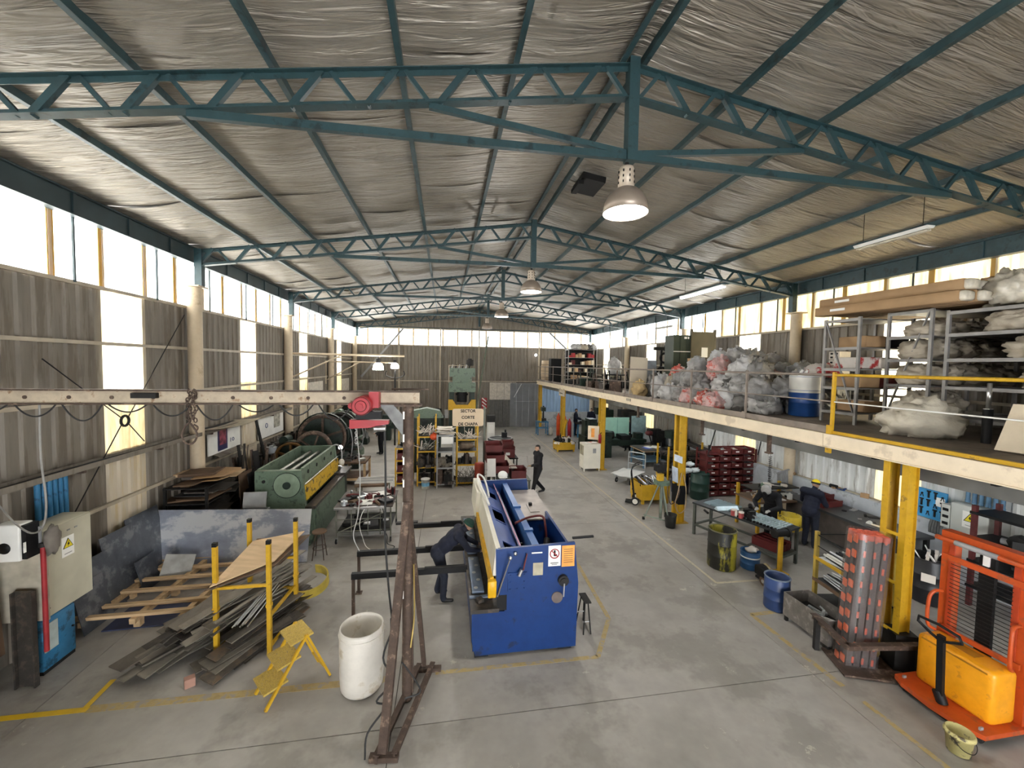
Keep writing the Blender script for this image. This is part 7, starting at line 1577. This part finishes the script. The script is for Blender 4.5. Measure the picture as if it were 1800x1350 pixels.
om = T('old_machine', 'dark old machine with fan-like parts on the mezzanine', 'machine', (9.3, 16.2, MZ)); B().box(0, 0, .35, .5, .5, .7).o('base', dark_steel, om); B().cyl((0, 0, .7), (0, 0, 1.9), .05, n=8).o('post', black, om); B().tube(ring_pts((.1, -.1, 1.55), .2, 14, 'y'), .05, 6, True).o('wheel', black, om); B().box(-.1, 0, 1.95, .5, .12, .14).o('arm', black, om); B().cyl((.25, 0, 1.85), (.25, 0, 2.1), .12, n=10).o('motor', dark_steel, om); B().tube(ring_pts((.0, -.1, .9), .24, 14, 'y'), .06, 6, True).o('wheel', black, om)
rr = random.Random(31)
for i in range(34):
    x, y = 7.2+rr.random()*3.0, 16.6+rr.random()*6.6; s = rr.uniform(.25, .5); m_ = rr.choice([dark_steel, black, dgreen, rust, dark_steel, mill_steel])
    o_ = T('stored_machine', 'discarded dark machine part stored on the far mezzanine floor', 'machine part', (x, y, MZ), rr.random()*3, group='stored parts on the mezzanine'); B().box(0, 0, s*.5, s*1.3, s, s).o('body', m_, o_); B().cyl((0, -s*.6, s*.7), (0, s*.6, s*.7), s*.35, n=12).o('roller', rr.choice([dark_steel, mill_steel, rust]), o_); B().bar((s*.5, 0, s), (s*.7, 0, s*2.0), s*.12, s*.12).o('upright', m_, o_)
wbag = bag((8.6, 19.5, MZ+.75), (.4, .35, .7), pale_bag, 'white covered object on the far mezzanine', 201)
sbt = T('bench', 'dark bench under the white covered object on the far mezzanine', 'bench', (8.6, 19.5, MZ)); B().box(0, 0, .72, 1.1, .7, .05).o('top', dark_steel, sbt)
for x in (-.5, .5):
    for y in (-.3, .3): B().box(x, y, .36, .06, .06, .72).o('leg', dark_steel, sbt)
rd2 = mrack(7.55, 9.4, 24.0, 24.6, 2.2, (.3, .75, 1.2, 1.65, 2.15), 'dark shelf of cream boxes near the far end of the mezzanine')
B().bx(0, 1.85, .58, .6, 0, 2.2).o('back_panel', black, rd2)  # black sheet added to darken the shelf, standing in for shade
for k, z in enumerate((.32, .77, 1.22, 1.67)):
    for i in range(8):
        if rr.random() < .15: continue
        hh = rr.uniform(.12, .3); o_ = B().box(0, 0, hh/2, .18, .3, hh).box(0, -.15, hh*.5, .1, .006, hh*.4).o('small_box', rr.choice([card, beam_cream, wood, beam_cream, red_p if k == 3 else maroon]), None, (7.7+.21*i, 24.2, MZ+z)); tag(o_, 'small cream or brown box on the far mezzanine shelf', 'box', 'boxes on the far mezzanine shelf')
re_ = T('ladder_rack', 'dark cabinet with a leaning ladder beside the far shelf', 'cabinet', (7.2, 25.8, MZ)); B().bx(-.35, .35, -.3, .3, 0, 1.6).o('body', black, re_)
for k in range(7): B().bar((.5, -.3, .25+.28*k), (.8, -.3, .25+.28*k), .03, .03).o('rung', pipe_grey, re_)
for x in (.5, .8): B().bar((x, -.3, 0), (x, -.3, 2.1), .04, .04).o('stile', pipe_grey, re_)
for i in range(6): o_ = bag((8.0+.25*i, 24.3, MZ+2.17), (.22, .25, .3), rr.choice([grey_bag2, pale_bag, sack_m]), 'soft bundle on top of the far mezzanine shelf', 210+i, 'bundles on the far shelf', None, 'bundle', False, 'bundle')
bar_ = T('wooden_barrel', 'pale wooden cask standing at the far end of the mezzanine', 'barrel', (7.25, 28.2, MZ)); B().lathe([(0, 0), (.36, 0), (.4, .4), (.42, .75), (.4, 1.1), (.36, 1.5), (0, 1.5)], 20).o('staves', mat('pale_cask', (.55, .42, .28), .6, 0, .1, 4), bar_)
for z in (.3, .75, 1.2): B().tube(ring_pts((0, 0, z), .415, 20), .012, 5, True).o('hoop', dark_steel, bar_)
hl2 = B().sph((0, 0, 0), .07, 10, 8).cyl((0, .05, 0), (0, .15, 0), .09, .05, n=10).o('spot_lamp', mat('spot_glow', (1, 1, 1), .4, emit=(1, 1, 1), emit_s=10), None, (6.6, 28.9, 5.35)); tag(hl2, 'small bright spotlight at the far wall corner', 'lamp'); B().bar((0, .1, 0), (.2, .2, 0), .03, .03).o('bracket', dark_steel, hl2)
# ============================================================ people
navy = mat('navy_workwear', (.008, .0105, .024), .85, 0, .25, 9, bump=.25, bscale=14)
navy2 = mat('black_workwear', (.005, .005, .007), .85, 0, .25, 9, bump=.25, bscale=14)
trouser = mat('dark_blue_trousers', (.013, .016, .028), .85, 0, .25, 9, bump=.25, bscale=14)
skin = mat('skin', (.42, .25, .17), .5, 0, .08, 8)
glove_m = mat('tan_glove', (.3, .2, .11), .85, 0, .2, 12)
hair_m = mat('dark_hair', (.012, .01, .008), .6, 0, .3, 30)
boot = mat('black_boot', (.012, .011, .011), .55, 0, .2, 6)
def capsule(b, p, q, r0, r1, n=12):
    p = Vector(p); q = Vector(q); d = q-p; L_ = d.length; d.normalize(); a = d.orthogonal().normalized(); c = d.cross(a); prof = []
    for k in range(5): t = pi/2*k/4; prof.append((-r0*cos(t), r0*sin(t)))
    for k in range(5): t = pi/2*k/4; prof.append((L_+r1*sin(t), r1*cos(t)))
    vs_ = []
    for z, r in prof:
        for i in range(n): t = 2*pi*i/n; vs_.append(p+d*z+a*max(r, 1e-4)*cos(t)+c*max(r, 1e-4)*sin(t))
    m = len(prof); b.add(vs_, [(k*n+i, k*n+(i+1) % n, (k+1)*n+(i+1) % n, (k+1)*n+i) for k in range(m-1) for i in range(n)]+[tuple(range(n))[::-1], tuple(range((m-1)*n, m*n))], True)
def ell(b, c, r, R=None): b.sph(c, r, 16, 12, R)
def person(name, label, loc, rz, J, top, bottom, hands, shoes, extra=None, head_m=None, group='workers', vox=.0125):
    """J: joints in body coordinates (x right, y forward, z up). One continuous body from a voxel remesh of tapered limbs."""
    V = {k: Vector(v) for k, v in J.items()}; b = B(); zones = []; K = 1.2
    def limb(p, q, r0, r1, zone): r0, r1 = (r0, r1) if zone == 'skin' else (r0*K, r1*K); capsule(b, V[p] if isinstance(p, str) else p, V[q] if isinstance(q, str) else q, r0, r1); zones.append((V[p] if isinstance(p, str) else Vector(p), V[q] if isinstance(q, str) else Vector(q), zone, max(r0, r1)))
    ch, pv, nk, hd = V['chest'], V['pelvis'], V['neck'], V['head']
    side = (V['sr']-V['sl']).normalized(); upv = (ch-pv).normalized(); fwdv = upv.cross(side).normalized()*-1
    fwdv = side.cross(upv).normalized()*-1 if side.cross(upv).length else Vector((0, 1, 0))
    Rt = Matrix((side, side.cross(upv)*-1, upv)).transposed()
    ell(b, ch, (.2, .15, .22), Rt); ell(b, pv, (.19, .15, .16), Rt); ell(b, (ch+pv)/2, (.19, .145, .22), Rt)
    zones.append((pv, ch, 'top', .17))
    limb('chest', 'neck', .12, .065, 'top'); limb('sl', 'sr', .085, .085, 'top')
    limb('neck', 'head', .056, .056, 'skin')
    f = V['look']-hd; f.normalize(); hs = Vector((0, 0, 1)); hs = (hs-f*hs.dot(f)).normalized() if abs(f.dot(hs)) < .98 else Vector((0, 1, 0)); hx = f.cross(hs)
    Rh = Matrix((hx, f, hs)).transposed()
    hc = hd+hs*.07
    ell(b, hc+hs*.02, (.075, .095, .105), Rh); ell(b, hc-hs*.06+f*.025, (.055, .06, .06), Rh)     # skull, jaw
    zones.append((hc-hs*.1, hc+hs*.1, 'skin', .1))
    capsule(b, hc+f*.088+hs*.03, hc+f*.108-hs*.015, .009, .015, 8)                              # nose
    for s in (-1, 1): ell(b, hc+hx*s*.078-hs*.0, (.012, .022, .032), Rh)                        # ears
    capsule(b, hc+f*.085-hs*.052-hx*.018, hc+f*.085-hs*.052+hx*.018, .008, .008, 6)             # lips
    for s in (-1, 1): capsule(b, hc+f*.082+hs*.042+hx*s*.012, hc+f*.072+hs*.042+hx*s*.045, .009, .008, 6)   # brow
    for s in 'lr':
        limb('s'+s, 'e'+s, .068, .05, 'top'); limb('e'+s, 'w'+s, .05, .036, 'top')
        limb('h'+s, 'k'+s, .098, .066, 'bot'); limb('k'+s, 'a'+s, .064, .05, 'bot')
        ank = V['a'+s]; fd = V['f'+s]
        capsule(b, ank+Vector((0, 0, -.03)), ank+fd*.04+Vector((0, 0, -.05)), .05, .045); capsule(b, ank+fd*.0+Vector((0, 0, -.055)), ank+fd*.17+Vector((0, 0, -.06)), .04, .035); zones.append((ank+Vector((0, 0, -.05)), ank+fd*.18+Vector((0, 0, -.06)), 'shoe', .05))
        w = V['w'+s]; g = (w-V['e'+s]).normalized(); gd = V.get('g'+s, g); gd = (gd if gd.length < 1.5 else gd).normalized(); sd = gd.cross(Vector((0, 0, 1)))
        sd = sd.normalized() if sd.length > .1 else Vector((1, 0, 0)); dn = gd.cross(sd)
        Rp = Matrix((sd, gd, dn)).transposed(); ell(b, w+gd*.05, (.042, .055, .022), Rp)
        for i in range(4):                                                                       # fingers with a bend
            base = w+gd*.09+sd*(-.03+.02*i); L_ = (.036, .042, .04, .032)[i]; mid = base+gd*L_+dn*.008*1; tip = mid+gd*L_*.6-dn*-.02
            capsule(b, base, mid, .0105, .010, 6); capsule(b, mid, tip, .010, .008, 6)
        tb0 = w+gd*.03+sd*(.035 if s == 'l' else -.035); capsule(b, tb0, tb0+gd*.04+sd*(.02 if s == 'l' else -.02), .012, .0105, 6); capsule(b, tb0+gd*.04+sd*(.02 if s == 'l' else -.02), tb0+gd*.07+sd*(.018 if s == 'l' else -.018), .0105, .009, 6)
        zones.append((w+gd*.01, w+gd*.15, 'hand', .05))
    me0 = b.mesh('tmp_body'); t = bpy.data.objects.new('tmp_body', me0); COL.objects.link(t)
    md = t.modifiers.new('r', 'REMESH'); md.mode = 'VOXEL'; md.voxel_size = vox; md.use_smooth_shade = True
    ms = t.modifiers.new('s', 'SMOOTH'); ms.factor = .5; ms.iterations = 3
    dg = bpy.context.evaluated_depsgraph_get(); me = bpy.data.meshes.new_from_object(t.evaluated_get(dg)); bpy.data.objects.remove(t)
    mats_ = {'top': 0, 'bot': 1, 'skin': 2, 'hand': 3, 'shoe': 4}
    me.materials.clear()
    for m in (top, bottom, head_m or skin, hands, shoes): me.materials.append(m)
    ab = [(p, q-p, max((q-p).length_squared, 1e-9), mats_[z], r) for p, q, z, r in zones]
    idx = []
    for p in me.polygons:
        c = p.center; best = 9; bi = 0
        for a, d, l2, z, r in ab:
            tt = max(0, min(1, (c-a).dot(d)/l2)); ds = (c-a-d*tt).length-r
            if ds < best: best = ds; bi = z
        idx.append(bi)
    me.polygons.foreach_set('material_index', idx); me.polygons.foreach_set('use_smooth', [True]*len(idx)); me.name = 'person_body'
    root = bpy.data.objects.new(name, me); COL.objects.link(root); root.location = loc; root.rotation_euler = (0, 0, rz); tag(root, label, 'person', group)
    for s in (-1, 1): B().sph(hc+hx*s*.032+f*.083+hs*.018, (.011, .011, .007), 8, 6, Rh).o('eye', black, root)
    fr = dict(c=hc, f=f, up=hs, x=hx, R=Rh)
    if extra: extra(root, fr, V)
    return root
def hat(m, brim=None, low=.0, name='beanie'):
    def fn(root, h, V):
        c, R = h['c'], h['R']; b = B(); vs_ = []; n = 20
        for k in range(8):
            t = pi/2*k/7
            for i in range(n): a = 2*pi*i/n; vs_.append(c+R@Vector((.088*cos(a)*cos(t), .108*sin(a)*cos(t)-.008, .03+low+.105*sin(t))))
        b.add(vs_, [(k*n+i, k*n+(i+1) % n, (k+1)*n+(i+1) % n, (k+1)*n+i) for k in range(7) for i in range(n)], True); o = b.o(name, m, root)
        if brim:
            b2 = B(); vs_ = []
            for k in range(4):
                for i in range(n): a = 2*pi*i/n; vs_.append(c+R@Vector((.093*cos(a), .112*sin(a)-.008, .005+low+.016*k)))
            b2.add(vs_, [(k*n+i, k*n+(i+1) % n, (k+1)*n+(i+1) % n, (k+1)*n+i) for k in range(3) for i in range(n)], True).o('turned_up_band', brim, o)
    return fn
def hair(root, h, V):
    c, R = h['c'], h['R']; vs_ = []; n = 20; b = B()
    for k in range(9):
        t = -.35+(pi/2+.35)*k/8
        for i in range(n):
            a = 2*pi*i/n; back = -sin(a); tt = t if back > .2 else max(t, .45)
            vs_.append(c+R@Vector((.083*cos(a)*cos(tt), .103*sin(a)*cos(tt)-.006, .02+.112*sin(tt))))
    b.add(vs_, [(k*n+i, k*n+(i+1) % n, (k+1)*n+(i+1) % n, (k+1)*n+i) for k in range(8) for i in range(n)], True).o('hair', hair_m, root)
STAND = dict(pelvis=(0, 0, .98), chest=(0, .01, 1.3), neck=(0, .01, 1.5), head=(0, .03, 1.58), look=(0, 1, 1.62), sl=(-.18, 0, 1.44), sr=(.18, 0, 1.44), el=(-.24, -.02, 1.16), er=(.24, -.02, 1.16), wl=(-.24, .1, .93), wr=(.24, .1, .93),
             hl=(-.09, 0, .93), hr=(.09, 0, .93), kl=(-.1, .02, .5), kr=(.1, .02, .5), al=(-.11, -.02, .1), ar=(.11, -.02, .1), fl=(-.1, 1, 0), fr=(.1, 1, 0))
def pose(**k): d = dict(STAND); d.update(k); return d
# worker bending over the shear table (faces +x)
def bend_extra(root, h, V):
    hat(mat('dark_green_beanie', (.01, .035, .025), .9, 0, .2, 20), mat('dark_green_band', (.012, .045, .03), .9), .0)(root, h, V)
bendJ = pose(pelvis=(0, -.12, .93), chest=(0, .18, 1.2), neck=(0, .36, 1.34), head=(0, .42, 1.37), look=(0, .9, 1.05), sl=(-.18, .27, 1.29), sr=(.18, .27, 1.29), el=(-.25, .42, 1.07), er=(.24, .45, 1.05), wl=(-.16, .64, .98), wr=(.14, .66, .97), gl=(.1, 1, -.2), gr=(-.1, 1, -.2),
             hl=(-.1, -.12, .9), hr=(.1, -.12, .9), kl=(-.13, -.02, .5), kr=(.14, .0, .5), al=(-.15, -.14, .1), ar=(.16, -.02, .1))
person('person', 'worker in navy overalls and green beanie bending over the blue shear', (.02, 7.75, 0), -pi/2, bendJ, navy, trouser, skin, boot, bend_extra)
# walking worker (faces left toward -x and slightly to the camera)
def walk_extra(root, h, V):
    hair(root, h, V)
    w = V['wl']; o = B().cyl(w+Vector((.02, .1, -.1)), w+Vector((-.06, .2, .38)), .008, n=6).o('rod', bright_steel); o.parent = None
    o.matrix_world = Matrix.Translation(root.location)@Matrix.Rotation(root.rotation_euler[2], 4, 'Z'); tag(o, 'thin steel rod held by the walking worker', 'rod')
walkJ = pose(chest=(0, .0, 1.3), el=(-.25, .1, 1.17), wl=(-.2, .36, 1.1), gl=(0, 1, .1), er=(.27, -.16, 1.17), wr=(.3, -.3, .92), gr=(.05, -.4, -1), kl=(-.1, .16, .5), al=(-.11, .26, .1), kr=(.1, .05, .5), ar=(.1, -.3, .13), fl=(-.05, 1, 0), fr=(.05, 1, -.1))
person('person', 'worker in black overalls walking down the aisle carrying a thin rod', (3.28, 13.7, 0), pi/2+.25, walkJ, navy2, navy2, glove_m, boot, walk_extra)
# welder leaning over the table with a grey hood
def hood(root, h, V):
    c, R = h['c'], h['R']; b = B(); b.sph(c+R@Vector((0, -.015, .015)), (.115, .135, .14), 18, 12, R, .12, 4); o = b.o('grey_hood', mat('grey_hood_cloth', (.32, .31, .3), .9, 0, .15, 10), root)
    B().sph(c+R@Vector((0, .085, -.01)), (.07, .05, .085), 12, 8, R).o('mask', black, root)
weldJ = pose(pelvis=(0, -.1, .95), chest=(0, .14, 1.23), neck=(0, .3, 1.38), head=(0, .37, 1.4), look=(0, .8, 1.05), sl=(-.19, .2, 1.32), sr=(.19, .2, 1.32), el=(-.3, .32, 1.08), er=(.3, .32, 1.08), wl=(-.16, .55, 1.0), wr=(.14, .55, 1.0), gl=(.2, 1, -.2), gr=(-.2, 1, -.2))
person('person', 'welder in dark jacket and grey hood leaning over the welding table', (8.58, 9.15, 0), pi/2+.45, weldJ, navy2, navy2, mat('grey_glove', (.3, .29, .27), .85), boot, hood)
# worker with yellow beanie at the right bench (faces right / +x)
yb_h = hat(mat('yellow_beanie_cloth', (.78, .58, .02), .9, 0, .1, 20), mat('black_band', (.015, .015, .015), .9), .01)
wyJ = pose(pelvis=(0, -.06, .97), chest=(0, .05, 1.28), neck=(0, .1, 1.48), head=(0, .14, 1.55), look=(.1, 1, 1.35), el=(-.27, .12, 1.15), er=(.27, .14, 1.15), wl=(-.14, .42, 1.06), wr=(.12, .44, 1.06), gl=(.1, 1, 0), gr=(-.1, 1, 0))
person('person', 'worker in navy overalls and yellow beanie working at the right bench', (9.35, 8.75, 0), -pi/2+.3, wyJ, navy, trouser, mat('red_glove', (.55, .1, .07), .8), boot, yb_h)
person('person', 'worker in navy standing at the far bench, left one', (8.55, 25.3, 0), -pi/2-.4, pose(el=(-.25, .1, 1.16), wl=(-.16, .36, 1.08), er=(.25, .1, 1.16), wr=(.16, .36, 1.08), look=(.3, 1, 1.45)), navy, navy, skin, boot, hair, vox=.02)
person('person', 'worker in navy standing at the far bench, right one', (9.75, 25.6, 0), pi-.4, pose(el=(-.25, .1, 1.16), wl=(-.16, .34, 1.05), er=(.25, .1, 1.16), wr=(.16, .34, 1.05)), navy, navy, skin, boot, hair, vox=.02)
person('person', 'worker in dark clothes behind the mint splash screen', (9.85, 20.3, 0), pi*.8, pose(el=(-.25, .1, 1.16), wl=(-.16, .36, 1.1)), navy2, navy2, skin, boot, hair, vox=.02)
person('person', 'worker in dark trousers standing by the presses under the red hoist', (-3.15, 20.8, 0), pi*.7, pose(el=(-.25, .1, 1.16), wl=(-.16, .36, 1.1)), navy2, navy2, skin, boot, hair, vox=.02)
